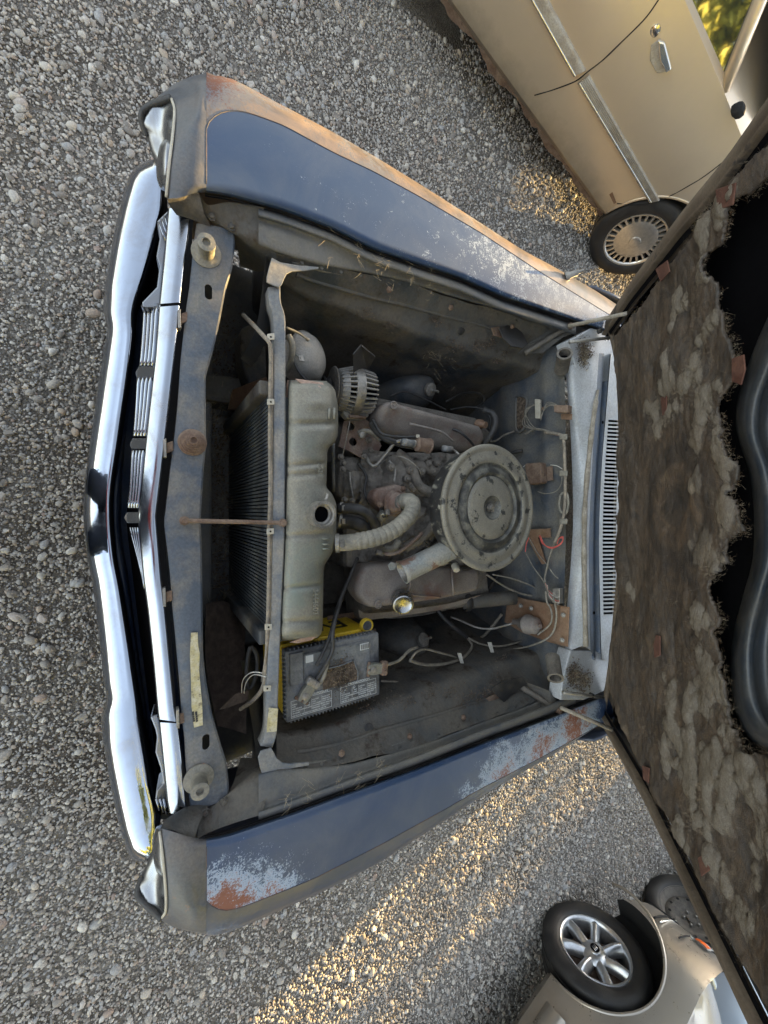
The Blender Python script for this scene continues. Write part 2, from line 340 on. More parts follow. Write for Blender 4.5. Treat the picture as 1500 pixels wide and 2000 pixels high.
def scatter(name, verts, faces, dens, smin, smax, seed, label, nsc=None, thr=0, bury=.1, warp=2.0):
    o = obj(name, verts, faces, None, kind='stuff', label=label, smooth=False)
    G = bpy.data.node_groups.new(name, 'GeometryNodeTree'); G.interface.new_socket('Geometry', in_out='INPUT', socket_type='NodeSocketGeometry'); G.interface.new_socket('Geometry', in_out='OUTPUT', socket_type='NodeSocketGeometry')
    N = G.nodes; K = G.links; gi = N.new('NodeGroupInput'); go = N.new('NodeGroupOutput')
    dp = N.new('GeometryNodeDistributePointsOnFaces'); dp.distribute_method = 'RANDOM'; dp.inputs['Seed'].default_value = seed
    K.new(gi.outputs[0], dp.inputs['Mesh'])
    if nsc:
        no = N.new('ShaderNodeTexNoise'); no.inputs['Scale'].default_value = nsc; no.inputs['Detail'].default_value = 4
        mr = N.new('ShaderNodeMapRange'); mr.inputs[1].default_value = thr; mr.inputs[2].default_value = thr + .16; mr.inputs[3].default_value = dens * .22; mr.inputs[4].default_value = dens
        K.new(no.outputs[0], mr.inputs[0]); K.new(mr.outputs[0], dp.inputs['Density'])
    else: dp.inputs['Density'].default_value = dens
    ci = N.new('GeometryNodeCollectionInfo'); ci.inputs[0].default_value = sc_col; ci.inputs['Separate Children'].default_value = True; ci.inputs['Reset Children'].default_value = True
    ip = N.new('GeometryNodeInstanceOnPoints'); ip.inputs['Pick Instance'].default_value = True
    rv = N.new('FunctionNodeRandomValue'); rv.data_type = 'FLOAT_VECTOR'; rv.inputs[0].default_value = (-.5, -.5, 0); rv.inputs[1].default_value = (.5, .5, 6.283)
    rs = N.new('FunctionNodeRandomValue'); rs.data_type = 'FLOAT'; rs.inputs[2].default_value = 0; rs.inputs[3].default_value = 1; rs.inputs['Seed'].default_value = seed + 5
    pw = N.new('ShaderNodeMath'); pw.operation = 'POWER'; pw.inputs[1].default_value = warp; K.new(rs.outputs[1], pw.inputs[0])
    ms = N.new('ShaderNodeMapRange'); ms.inputs[3].default_value = smin; ms.inputs[4].default_value = smax; K.new(pw.outputs[0], ms.inputs[0])
    K.new(dp.outputs['Points'], ip.inputs['Points']); K.new(ci.outputs[0], ip.inputs['Instance']); K.new(rv.outputs[0], ip.inputs['Rotation']); K.new(ms.outputs[0], ip.inputs['Scale'])
    K.new(ip.outputs[0], go.inputs[0]); o.modifiers.new('g', 'NODES').node_group = G
    return o
def quad(x0, y0, x1, y1, z): return [(x0, y0, z), (x1, y0, z), (x1, y1, z), (x0, y1, z)]
def reg(rs, z):
    v = []; f = []
    for r in rs: f.append(tuple(range(len(v), len(v) + 4))); v += quad(*r, z)
    return v, f
NEAR = [(-2.4, -.8, 2.6, .1), (-2.6, .1, -.7, 1.5), (.7, .1, 3.0, 1.5), (-3.4, 1.5, -.7, 4.6), (.7, 1.5, 4.2, 4.6)]
scatter('coarse_gravel', *reg(NEAR, .004), 900, .008, .023, 3, 'scattered larger pebbles lying on the gravel yard', 1.7, .44, warp=2.5)
scatter('gravel', *reg(NEAR, .003), 11500, .0036, .0092, 9, 'loose grey gravel covering the yard between the cars', 1.0, .38, warp=1.5)
scatter('fine_gravel', *reg([(-2.4, -.8, 2.6, .1), (-2.6, .1, -.7, 1.5), (.7, .1, 3.0, 1.5)], .001), 12000, .0018, .004, 21, 'fine grit between the pebbles of the yard')
# ================================================================ CLASSIC CAR
car = empty('classic_car', (0, 2.3, 0), label='old dark blue car with raised hood, dusty engine bay, rusty fenders and chrome bumper', cat='classic car')
# ---- bumper
L0 = [(292, 316), (268, 330), (251, 365), (228, 460), (211, 560), (203, 600), (209, 640), (205, 700), (193, 780), (180, 870), (171, 950), (169, 1010), (176, 1085), (188, 1150), (200, 1260), (209, 1355), (207, 1372), (199, 1400), (205, 1440), (220, 1530), (240, 1620), (259, 1675), (275, 1679)]
LS = [(290, 312), (262, 330), (245, 365), (222, 460), (205, 560), (197, 604), (206, 642), (200, 700), (188, 780), (175, 870), (165, 950), (163, 1010), (170, 1085), (182, 1150), (195, 1260), (204, 1355), (203, 1372), (193, 1402), (200, 1440), (215, 1530), (235, 1620), (255, 1675), (274, 1683)]
LI = [(302, 312), (322, 350), (327, 400), (320, 440), (292, 530), (268, 600), (264, 660), (256, 730), (246, 800), (236, 870), (224, 950), (222, 1010), (228, 1085), (240, 1150), (258, 1260), (272, 1355), (275, 1372), (279, 1402), (286, 1440), (302, 1530), (314, 1590), (306, 1650), (290, 1682)]
def bl(a, b, t, z, dz=0):
    A = cat([V((p[0], p[1], 0)) for p in a], 160); B = cat([V((p[0], p[1], 0)) for p in b], 160)
    out = []
    for p, q in zip(A, B):
        r = p.lerp(q, t); e = min(1, min(abs(r.y - 306), abs(1688 - r.y)) / 25) ** .5
        out.append(Wz(r.x, r.y, z - (1 - e) * .03))
    return out
lines = [bl(L0, LI, 0, .36), bl(LS, LI, 0, .450), bl(LS, LI, .03, .473), bl(LS, LI, .12, .491), bl(LS, LI, .28, .502), bl(LS, LI, .55, .512), bl(LS, LI, .78, .517), bl(LS, LI, .84, .521), bl(LS, LI, .92, .515), bl(LS, LI, 1, .500), [p + V((0, .004, -.07)) for p in bl(LS, LI, 1, .50)]]
def dentf(p):
    d = V((0, 0, 0))
    for (x, y) in ((201, 618), (206, 1385)):
        q = Wz(x, y, .45); r = (p - q).length
        if r < .09: d += V((0, .014, -.010)) * (1 - r / .09) ** 2
    return d
loft('bumper', lines, M['chrome'], car, n=160, m=3, disp=dentf, curve=False)
# end of the bumper: bolts and bracket hidden beneath
obj('valance', *(lambda A, B: (A + B, [(i, i + 1, len(A) + i + 1, len(A) + i) for i in range(len(A) - 1)]))(L((262, 420), (236, 600), (215, 850), (200, 1010), (215, 1200), (240, 1400), (275, 1600), z=.46), L((372, 400), (345, 600), (325, 850), (315, 1010), (330, 1200), (355, 1400), (380, 1600), z=.40)), M['navy'], car)
loft('valance_flange', [L((262, 470), (250, 600), (232, 800), (214, 1010), (228, 1150), (262, 1400), (292, 1540), z=.47), L((274, 480), (262, 600), (244, 800), (228, 1010), (246, 1150), (280, 1400), (306, 1540), z=.48), L((284, 480), (270, 600), (250, 800), (236, 1010), (254, 1150), (288, 1400), (314, 1540), z=.45)], M['navy'], car)
# ---- grille
gR = [(372, 425), (362, 500), (352, 595), (342, 690), (325, 840), (317, 910), (305, 1008), (315, 1130), (323, 1195), (333, 1300), (342, 1390), (347, 1412), (355, 1480), (363, 1570), (366, 1590)]
gL = [(330, 405), (322, 500), (312, 595), (305, 690), (288, 840), (281, 910), (270, 1008), (281, 1130), (290, 1195), (301, 1300), (309, 1390), (312, 1412), (319, 1480), (328, 1570), (332, 1590)]
def seg(a, y0, y1):
    P = lin([V((p[0], p[1], 0)) for p in a], 400); return [p for p in P if y0 <= p.y <= y1]
for (y0, y1, nm) in ((405, 594, 1), (596, 1409, 2), (1411, 1592, 3)):
    A = [Wz(p.x, p.y, .722) for p in seg(gL, y0, y1)]; B = [Wz(p.x, p.y, .738) for p in seg(gR, y0, y1)]
    n_ = 60; A = lin(A, n_); B = lin(B, n_)
    loft('grille_trim', [[p + V((0, .003, -.045)) for p in A], [p + V((0, -.001, -.004)) for p in A], [p + V((0, .003, 0)) for p in A], [p + V((0, -.003, 0)) for p in B], [p + V((0, 0, -.003)) for p in B], [p + V((0, .001, -.03)) for p in B]], M['trim'], car, n=n_, m=2, smooth_m=False, curve=False)
gF = [(292, 440), (285, 520), (280, 596), (272, 712), (266, 740), (260, 850), (256, 880), (249, 990), (246, 1010), (250, 1030), (266, 1090), (279, 1140), (287, 1180), (296, 1260), (304, 1340), (309, 1392)]
GL_ = lin([V((p[0], p[1], 0)) for p in gL], 300); GF_ = lin([V((p[0], p[1], 0)) for p in gF], 300)
def gat(P, y): return min(P, key=lambda p: abs(p.y - y)).x
for (y0, y1) in ((600, 715), (737, 852), (880, 992), (1030, 1150)):
    for k in range(4):
        t = (k + .5) / 4; pts = []
        for i in range(9):
            y = y0 + (y1 - y0) * i / 8; xf, xl = gat(GF_, y) + 2, gat(GL_, y) - 1
            bow = 2.5 * sin(pi * i / 8)
            pts.append(Wz(xf + (xl - xf) * t + bow * .3, y, .66 + .05 * t))
        wd = (gat(GL_, (y0 + y1) / 2) - gat(GF_, (y0 + y1) / 2)) / 4
        tube('grille_rib', pts, max(.0016, wd * .5 / 800), M['trim'], car, seg=8, n=9, cap=True)
for y in (597, 726, 866, 1011):                                  # cast pads between the ribs
    for_y = 11 if y != 597 else 6
    poly = [Wz(gat(GF_, y) - 5, y, .66), Wz(gat(GF_, y - for_y), y - for_y, .665), Wz(gat(GL_, y - for_y) + 1, y - for_y, .718), Wz(gat(GL_, y + for_y) + 1, y + for_y, .718), Wz(gat(GF_, y + for_y), y + for_y, .665)]
    prism('grille_pad', poly, (0, .004, -.03), M['trim'], car, bw=.002)
# flared ends of the grille
for (pts, nn) in (([(330, 408), (306, 432), (312, 462), (305, 500), (311, 520), (306, 560), (277, 590), (278, 600), (313, 600), (320, 520), (328, 450)], 'l'), ([(309, 1395), (293, 1400), (303, 1425), (306, 1440), (303, 1470), (313, 1500), (318, 1530), (305, 1545), (303, 1560), (330, 1592), (330, 1570), (322, 1500), (314, 1430)], 'r')):
    prism('grille_end', L(*pts, z=.700), (0, .006, -.06), M['bezel'], car, bw=.003)
for (a, b) in (((309, 434), (324, 470)), ((315, 428), (328, 462)), ((321, 422), (331, 452)), ((305, 1560), (312, 1582)), ((312, 1560), (320, 1586)), ((319, 1560), (326, 1590))):
    tube('grille_rib', [Wz(*a, .703), Wz(*b, .703)], .0022, M['trim'], car, seg=6)
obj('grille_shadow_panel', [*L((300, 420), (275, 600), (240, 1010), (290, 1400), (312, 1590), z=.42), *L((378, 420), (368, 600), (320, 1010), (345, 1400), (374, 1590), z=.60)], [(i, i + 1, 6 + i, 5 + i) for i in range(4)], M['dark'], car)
for y in (622, 875, 1167, 1405):                                  # spring clips along the back of the trim
    x = gat(lin([V((p[0], p[1], 0)) for p in gR], 300), y)
    prism('trim_clip', L((x - 2, y - 17), (x + 4, y - 19), (x + 5, y + 18), (x - 1, y + 18), z=.742), (0, 0, -.02), M['steel'], car, bw=.001)
    prism('trim_clip', L((x + 5, y - 10), (x + 17, y - 14), (x + 18, y + 5), (x + 5, y + 10), z=.735), (0, 0, -.006), M['rust'], car, bw=.001)
# ---- header panel
hL = [(384, 435), (379, 470), (370, 560), (364, 600), (353, 700), (347, 790), (341, 850), (332, 920), (323, 1000), (320, 1020), (325, 1060), (332, 1120), (337, 1190), (342, 1240), (350, 1330), (355, 1400), (360, 1440), (363, 1500), (368, 1540), (372, 1582)]
hR = [(458, 452), (460, 470), (455, 520), (443, 560), (437, 590), (427, 640), (415, 690), (402, 735), (403, 870), (398, 920), (393, 1000), (392, 1020), (394, 1060), (395, 1110), (396, 1190), (397, 1280), (403, 1330), (413, 1390), (430, 1450), (443, 1490), (448, 1540), (447, 1560)]
A = lin(L(*hL, z=.735), 90); B = lin(L(*hR, z=.742), 90)
hp = loft('header_panel', [[p + V((0, .002, -.03)) for p in A], [p + V((0, 0, -.003)) for p in A], [p + V((0, .004, 0)) for p in A], [a.lerp(b, .5) + V((0, 0, .004)) for a, b in zip(A, B)], [p + V((0, -.004, 0)) for p in B], [p + V((0, 0, -.004)) for p in B], [p + V((0, -.002, -.022)) for p in B]], M['header'], car, n=90, m=2, smooth_m=False, curve=False)
solid(hp, .0025)
cs = []
for (x, y) in ((407, 571), (402, 1448)):
    c = Wz(x, y, .74); cs.append(prism('c', [c + V((cos(t) * .0075, sin(t) * .0075, -.03)) + V((.009 if sin(0) or cos(t) > 0 else -.009, 0, 0)) for t in [pi * 2 * k / 24 for k in range(24)]], (0, 0, .06), None))
cut(hp, cs); ws(hp, 30)
# ---- hood bump stops, safety catch, tie rod, sticker
for (x, y, tx, ty) in ((398, 476, 403, 495), (389, 1545, 388, 1520)):
    b0 = Wz(tx, ty, .742); b1 = Wz(x, y, .785)
    ax = V((0, 0, 1))
    lathe('bump_stop', [(.030, 0), (.030, .003), (.017, .006), (.016, .03), (.0175, .032), (.0175, .046), (.008, .047), (.0065, .040), (0, .040)], b0, (b1 - b0).normalized().lerp(ax, .5), M['hose'], car, seg=24)
c = Wz(376, 864, .745)
lathe('safety_catch', [(.028, -.004), (.028, .001), (.0245, .003), (.0245, .008), (.021, .009), (.021, .014), (.0175, .015), (.0175, .020), (.0135, .021), (.0135, .026), (.009, .027), (.009, .031), (.006, .032), (.006, .028), (0, .028)], c, (.0, -.0, 1), M['rust'], car, seg=32)
a_, b_ = Wz(360, 1017, .748), Wz(552, 1021, .762)
tube('tie_rod', [a_, a_.lerp(b_, .12), a_.lerp(b_, .5) + V((0, 0, .004)), b_], .0048, M['rust'], car, seg=8)
for p in (a_, b_): lathe('bolt', [(.010, -.003), (.010, .002), (.006, .003), (.006, .008), (0, .008)], p + V((0, 0, .002)), (0, 0, 1), M['rust'], car, seg=8)
prism('sticker', L((373, 1236), (386, 1235), (387, 1262), (390, 1275), (389, 1310), (392, 1345), (395, 1375), (396, 1416), (379, 1421), (374, 1380), (373, 1330), (371, 1280), z=.7475), (0, 0, .0008), M['cream'], car)
for k in range(6):
    for j in range(2):
        p = Wz(377 + j * 6 + k * .4, 1392 + k * 4, .749); box('sticker_print', p, (.0035 if k else .005, .004, .0004), M['blkprint'], car) if k < 5 else None
# ---- radiator support bar
sL = [(524, 560), (526, 590), (533, 612), (536, 650), (535, 700), (535, 800), (533, 950), (531, 1050), (528, 1150), (524, 1290), (521, 1360), (519, 1430), (509, 1458)]
sR = [(548, 560), (549, 590), (557, 615), (558, 650), (558, 750), (558, 850), (557, 950), (556, 1050), (552, 1150), (547, 1270), (544, 1350), (541, 1430), (533, 1460)]
A = cat(L(*sL, z=.752), 80); B = cat(L(*sR, z=.757), 80)
o = loft('radiator_support', [[p + V((0, .001, -.035)) for p in A], [p + V((0, 0, -.002)) for p in A], [p + V((0, .003, 0)) for p in A], [p + V((0, -.003, 0)) for p in B], [p + V((0, 0, -.002)) for p in B], [p + V((0, 0, -.018)) for p in B]], M['bar'], car, n=80, m=2, smooth_m=False, curve=False)
solid(o, .002); ws(o, 35)
prism('support_bracket', L((531, 503), (548, 512), (585, 518), (623, 521), (622, 525), (592, 529), (570, 530), (560, 535), (555, 545), (550, 557), (545, 561), (533, 557), (521, 551), (521, 540), (526, 520), z=.764), (0, 0, -.004), M['bar'], car, bw=.0012)
prism('support_bracket', L((530, 1461), (535, 1470), (541, 1482), (552, 1490), (567, 1492), (590, 1490), (604, 1489), (604, 1495), (560, 1503), (513, 1515), (508, 1500), (504, 1480), (509, 1467), z=.764), (0, 0, -.004), M['bar'], car, bw=.0012)
prism('sticker', L((525, 1382), (543, 1384), (541, 1410), (540, 1428), (521, 1430), (522, 1410), z=.7585), (0, 0, .0008), M['cream'], car)
# lower radiator yoke panels left/right of the core, plus the front crossmember seen deep below
loft('yoke_panel', [L((520, 500, .74), (500, 640, .62), (470, 700, .5), z=0), L((528, 508, .70), (528, 640, .5), (520, 740, .3), z=0), L((515, 520, .45), (520, 640, .3), (515, 740, .15), z=0)], M['bay'], car, n=24, m=4)
loft('yoke_panel', [L((505, 1500, .74), (490, 1400, .62), (470, 1290, .5), z=0), L((515, 1490, .70), (515, 1400, .5), (510, 1290, .3), z=0), L((505, 1480, .45), (510, 1380, .3), (505, 1290, .15), z=0)], M['bay'], car, n=24, m=4)
# splash tray under the header, dark with leaves
loft('lower_tray', [[V((-.86, .0, .45)), V((0, -.04, .42)), V((.86, .0, .45))], [V((-.86, .10, .28)), V((0, .10, .22)), V((.86, .10, .28))], [V((-.86, .40, .20)), V((0, .25, .18)), V((.86, .40, .20))]], M['bay'], car, n=30, m=5)
box('front_crossmember', (0, .13, .27), (1.1, .07, .05), M['bay'], car, bw=.01)
# ---- radiator core (fins as separate geometry, joined)
YC = .232
xa = Wy(490, 806, YC).x; xb = Wy(490, 1196, YC).x
vs = []; fs = []; n_ = 58
for i in range(n_):
    x = xa + (xb - xa) * (i + .5) / n_; hw = (xb - xa) / n_ * .32; b0 = len(vs)
    for (dx, dy) in ((-hw, .012), (-hw, 0), (hw, 0), (hw, .012)):
        vs += [V((x + dx, YC + dy, .12)), V((x + dx, YC + dy, .74))]
    fs += [(b0, b0 + 1, b0 + 3, b0 + 2), (b0 + 2, b0 + 3, b0 + 5, b0 + 4), (b0 + 4, b0 + 5, b0 + 7, b0 + 6)]
rad = obj('radiator', vs, fs, M['core'], car, False)
box('core_backing', ((xa + xb) / 2, YC + .035, .43), (xb - xa, .04, .62), M['core'], rad)
box('side_tank', (xa - .018, YC + .01, .42), (.035, .06, .62), M['apron'], rad, bw=.005)
box('side_tank', (xb + .018, YC + .01, .42), (.035, .06, .62), M['apron'], rad, bw=.005)
# top tank
tL = [(565, 742), (563, 760), (562, 800), (560, 900), (557, 1000), (554, 1100), (550, 1180), (548, 1230), (549, 1252)]
tR = [(638, 744), (652, 758), (657, 775), (660, 800), (660, 845), (654, 864), (641, 877), (639, 900), (638, 935), (638, 952), (648, 964), (657, 985), (657, 1000), (657, 1040), (654, 1065), (646, 1085), (634, 1105), (632, 1130), (631, 1180), (629, 1232), (620, 1246)]
A = [(p.x, p.y) for p in cat([V((*p, 0)) for p in tL], 110)]; B = [(p.x, p.y) for p in cat([V((*p, 0)) for p in tR], 110)]
def tp(t, z, ins=0):
    out = []
    for i, (a, b) in enumerate(zip(A, B)):
        u = i / 109; e = min(1, min(u, 1 - u) / .035); e = (1 - (1 - e) ** 2) ** .5
        zz = z - (1 - e) * .045
        for c_ in (.17, .33, .365, .60, .80, .93):
            zz -= .010 * math.exp(-((u - c_) / .008) ** 2) * (1 if z > .74 else 0)
        zz += .009 * math.exp(-((u - .09) / .022) ** 2) * (1 if .3 < t < .8 else 0)
        out.append(Wz(a[0] + (b[0] - a[0]) * t, a[1] + (b[1] - a[1]) * t, zz))
    return out
tt = loft('top_tank', [tp(0, .68), tp(.0, .735), tp(.03, .757), tp(.10, .769), tp(.3, .775), tp(.6, .775), tp(.85, .768), tp(.94, .758), tp(.985, .735), tp(1, .71), tp(.98, .66)], M['tank'], rad, n=110, m=2, curve=False)
loft('tank_seam', [tp(-.05, .700), tp(-.05, .708), tp(.02, .708)], M['copper'], rad, n=110, m=1, curve=False, smooth_m=False)
for (pts) in ([(575, 740), (592, 742), (630, 748), (633, 757), (632, 768), (620, 772), (610, 768), (600, 758), (588, 750)], [(564, 1254), (590, 1245), (596, 1236), (610, 1230), (616, 1232), (617, 1244), (608, 1250), (580, 1256)]):
    prism('tank_bracket', L(*pts, z=.762 if pts[0][1] < 900 else .745), (0, 0, .003), M['copper'], rad, bw=.001)
for (x, y) in ((622, 758), (602, 1240)): bolt(Wz(x, y, .766 if y < 900 else .748), (0, 0, 1), .005, M['copper'], rad)
for y in (806, 815): tube('tank_embossing', [Wz(643 if y < 811 else 653, 797, .772), Wz(643 if y < 811 else 653, 818, .772)], .0035, M['tank'], rad, seg=8)
for y in (1052, 1063, 1072): tube('tank_embossing', [Wz(630, y, .774), Wz(644, y, .773)], .0025, M['tank'], rad, seg=6)
text('tank_stamping', '3444603', .018, Wz(612, 1150, .7755), (1, 0, 0), (0, 1, 0), M['tank'], rad, .0012)
text('tank_stamping', '2524', .015, Wz(622, 905, .7755), (1, 0, 0), (0, 1, 0), M['tank'], rad, .0012)
# filler neck
c = Wz(632, 1005, .802)
lathe('filler_neck', [(.031, -.03), (.031, -.004), (.033, 0), (.0325, .004), (.026, .004), (.0235, .001), (.0235, -.008), (.019, -.010), (.019, -.05)], c, (.05, .12, 1), M['steel'], rad, seg=32)
lathe('neck_bore_shade', [(.0189, -.013), (.0186, -.019), (0, -.019)], c, (.05, .12, 1), M['dark'], rad, seg=24)  # black disc paints the shade down the filler neck
tube('overflow_nipple', [c + V((-.028, .008, -.008)), c + V((-.05, .014, -.008))], .0045, M['steel'], rad, seg=8)
# ---- front wiring harness on the support bar
def H(name, pts, r, mat=None, par=None, seg=6, **k): return tube(name, L(*pts) if len(pts[0]) == 3 else L(*pts, z=.74), r, M[mat or 'tape'], par or car, seg=seg, **k)
H('wiring_harness', [(475, 615, .66), (500, 640, .72), (518, 660, .755), (526, 668, .76), (529, 700, .752), (528, 760, .75), (527, 860, .752), (528, 950, .75), (526, 1040, .75), (525, 1140, .75), (523, 1220, .75), (520, 1290, .74), (514, 1340, .72), (496, 1366, .68), (470, 1385, .6)], .0052)
H('wiring_harness', [(531, 690, .752), (531, 800, .75), (530, 900, .752), (530, 1000, .75), (528, 1120, .75), (525, 1220, .75), (517, 1300, .74), (512, 1330, .7)], .0036)
for y in (658, 785, 1038, 1225, 1345):
    x = 528 - max(0, (y - 1000)) * .02; w_ = 14 if y in (658, 1345) else 6
    prism('harness_clip', L((x - 6, y - 6), (x + 8, y - 8 if y == 658 else y - 6), (x + 8, y + 5), (x - 6, y + 6), z=.762), (0, 0, -.003), M['white'], car, bw=.001)
    lathe('bolt', [(.0022, 0), (.0022, .0004), (0, .0004)], Wz(x + 1, y, .7622), (0, 0, 1), M['dark'], car, seg=10)
for y in (785, 1038, 1225):
    x = 560 - max(0, (y - 1000)) * .03; lathe('plastic_rivet', [(.005, 0), (.003, .006), (0, .012)], Wz(x, y + 1, .735), (0, 1, .2), M['white'], car, seg=10)
for (pp) in ([(472, 1364, .60), (474, 1330, .66), (490, 1314, .70), (510, 1314, .72), (522, 1318, .74)], [(476, 1364, .60), (480, 1335, .66), (495, 1318, .70), (520, 1322, .74)]):
    H('white_wire', pp, .0014, 'whitewire')
# ================================================================ FENDERS
fA = [(384, 377), (395, 374), (450, 383), (550, 410), (650, 447), (729, 487), (820, 517), (900, 543), (980, 579), (1100, 618), (1200, 652)]
fF = [(400, 345), (405, 285), (416, 240), (432, 219), (460, 215), (483, 219), (550, 243), (650, 297), (730, 335), (820, 384), (940, 455), (1050, 528), (1215, 630)]
fG = [(300, 192), (337, 163), (367, 149), (403, 142), (440, 150), (517, 187), (583, 223), (650, 257), (740, 312), (830, 368), (938, 437), (1010, 483), (1070, 516), (1160, 567), (1230, 612)]
gA = [(380, 1644), (392, 1641), (440, 1632), (500, 1612), (567, 1590), (660, 1556), (740, 1528), (820, 1500), (950, 1449), (1072, 1404), (1190, 1356)]
gF = [(382, 1672), (388, 1720), (403, 1763), (427, 1780), (450, 1779), (483, 1768), (550, 1742), (620, 1713), (740, 1652), (860, 1586), (940, 1540), (1060, 1478), (1215, 1392)]
gG = [(290, 1770), (310, 1797), (350, 1823), (380, 1832), (433, 1826), (500, 1797), (560, 1770), (640, 1735), (740, 1684), (860, 1606), (950, 1547), (1055, 1487), (1165, 1418), (1230, 1376)]
def zf(x): return .80 + .03 * min(1, max(0, (x - 400) / 750))
def at(P, x):
    if (x - P[0][0]) * (1 if P[-1][0] > P[0][0] else -1) <= 0: return P[0][1]
    for a, b in zip(P, P[1:]):
        if a[0] <= x <= b[0] or a[0] >= x >= b[0]:
            return a[1] + (b[1] - a[1]) * ((x - a[0]) / (b[0] - a[0] or 1))
    return P[-1][1]
fender = []
for side, A_, F_, G_ in ((-1, fA, fF, fG), (1, gA, gF, gG)):
    xs = [403 + (1215 - 403) * (i / 60) for i in range(61)]
    yA = lambda x: at(A_, x)
    Fm = [p for p in F_ if p[0] > 425] ; Gm = [p for p in G_ if p[0] > 400]
    
    ins = lambda x: max(0, 1 - abs(x - 403) / 50)
    lA, lB, lC, lF, lF2, lG1, lG, lS, lS2 = [[] for _ in range(9)]
    for x in xs:
        a, f, g_ = yA(x), at(Fm, x), at(Gm, x); z = zf(x)
        if x < 440:  # the front corner of the flat panel rounds inwards
            t = (x - 403) / 37; t = 1 - (1 - t) ** 2; f = (245 if side < 0 else 1762) * (1 - t) + (217 if side < 0 else 1779) * t
        lA.append(Wz(x, a, z - .012)); lB.append(Wz(x, a + (f - a) * .03, z)); lC.append(Wz(x, a + (f - a) * .5, z + .003))
        lF.append(Wz(x, f, z)); lF2.append(Wz(x, f + (g_ - f) * .12, z + .003)); 
        lG1.append(Wz(x, f + (g_ - f) * .55, z - .004)); lG.append(Wz(x, f + (g_ - f) * .88, z - .018)); s_ = Wz(x, g_, z - .045); lS.append(s_)
        lS2.append(s_ + V((-side * .004, 0, -.05)))
    low = [p + V((side * .02, 0, -.28)) for p in lS]; low2 = [p + V((-side * .05, 0, -.5)) for p in lS]
    fd = loft('fender', [lA, lB, lC, lF], M['blue'], car, n=61, m=4, smooth_m=False, curve=False, label='blue fender of the old car at its %s side with rust %s' % (('battery', 'along the rear half') if side > 0 else ('alternator', 'on the front corner')))
    fender.append(fd)
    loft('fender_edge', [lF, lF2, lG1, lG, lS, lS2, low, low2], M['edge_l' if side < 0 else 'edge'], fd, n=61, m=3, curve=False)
    tube('panel_crease', lA[:0] + lin([lB[0], lC[0], lF[0]], 12)[1:-1] + lin(lF, 80), .0012, M['crease'], fd, seg=6, n=90, curve=False)
    # nose of the fender, a rounded cap in front of the panel
    if side < 0:
        n0 = [(327, 388), (330, 350), (333, 320), (340, 270), (343, 215), (338, 195), (318, 192), (300, 197)]
        n1 = [(352, 386), (356, 350), (362, 300), (370, 245), (378, 205), (378, 178), (362, 165), (337, 166)]
        n2 = [(384, 377), (396, 345), (401, 295), (408, 255), (418, 235), (430, 218), (425, 180), (403, 143)]
        n_a = [(384, 377), (396, 345), (401, 300), (403, 270), (403, 240), (403, 205), (403, 170), (403, 142)]
    else:
        n0 = [(314, 1618), (318, 1650), (322, 1690), (326, 1740), (326, 1775), (320, 1790), (305, 1782), (290, 1768)]
        n1 = [(340, 1625), (345, 1660), (350, 1710), (356, 1752), (360, 1785), (357, 1808), (340, 1810), (318, 1800)]
        n_a = [(379, 1644), (383, 1680), (392, 1730), (403, 1760), (403, 1775), (403, 1790), (403, 1810), (403, 1830)]
    z0 = [.775, .785, .787, .782, .770, .755, .735, .71]; z1 = [.788, .797, .799, .797, .790, .775, .755, .735]; z2 = [.790, .800, .802, .802, .801, .797, .780, .755]
    mk = lambda P, Z, n: cat([Wz(p[0], p[1], z) for p, z in zip(P, Z)], n)
    a0, a1 = mk(n0, z0, 40), mk(n1, z1, 40); a2 = lin([lA[0], lB[0], lC[0], lF[0], lF2[0], lG1[0], lG[0], lS[0]], 40)
    aM = [p.lerp(q, .5) + V((0, 0, .004)) for p, q in zip(a1, a2)]
    loft('fender_nose', [[p + V((0, .002, -.006)) for p in a0], a0, a1, aM, a2], M['nose'], fd, n=40, m=4, curve=False)
    tip = a1[-1]; tip0 = a0[-1]
    loft('fender_front_skin', [[a1[-1], a2[-1]], [a1[-1] + V((side * .012, 0, -.08)), a2[-1] + V((side * .004, 0, -.10))], [a1[-1] + V((side * -.01, .02, -.3)), a2[-1] + V((-side * .02, 0, -.4))]], M['edge'], fd, n=6, m=4, curve=False)
    # inner return of the nose (dark lip running to the header panel)
    q0 = ([(327, 388), (352, 386), (388, 374)] if side < 0 else [(314, 1618), (340, 1622), (379, 1644)])
    q1 = ([(332, 402), (358, 404), (400, 420)] if side < 0 else [(322, 1602), (348, 1600), (392, 1600)])
    q2 = ([(345, 420), (372, 428), (415, 445)] if side < 0 else [(345, 1586), (368, 1575), (410, 1570)])
    loft('fender_return', [[Wz(x, y, .787) for x, y in q0], [Wz(x, y, .765) for x, y in q1], [Wz(x, y, .738) for x, y in q2]], M['apron'], fd, n=14, m=4)
    # headlight bezel: concave chrome bowl between the lip and the lower rim
    if side < 0:
        o0 = [(326, 386), (329, 350), (332, 318), (338, 270), (342, 218), (336, 195)]; o1 = [(318, 352), (306, 322), (296, 296), (286, 262), (276, 240), (292, 212)]
    else:
        o0 = [(313, 1622), (317, 1655), (321, 1692), (325, 1740), (325, 1776), (318, 1790)]; o1 = [(307, 1632), (297, 1660), (288, 1688), (279, 1710), (268, 1733), (285, 1760)]
    u0 = cat([Wz(x, y, z) for (x, y), z in zip(o0, z0)], 30); u1 = cat([Wz(x, y, z) for (x, y), z in zip(o1, [.70, .69, .69, .69, .70, .72])], 30)
    mid = [a.lerp(b, .5) + V((0, .012 * sin(pi * i / 29), -.014 * sin(pi * i / 29) - .003)) for i, (a, b) in enumerate(zip(u0, u1))]
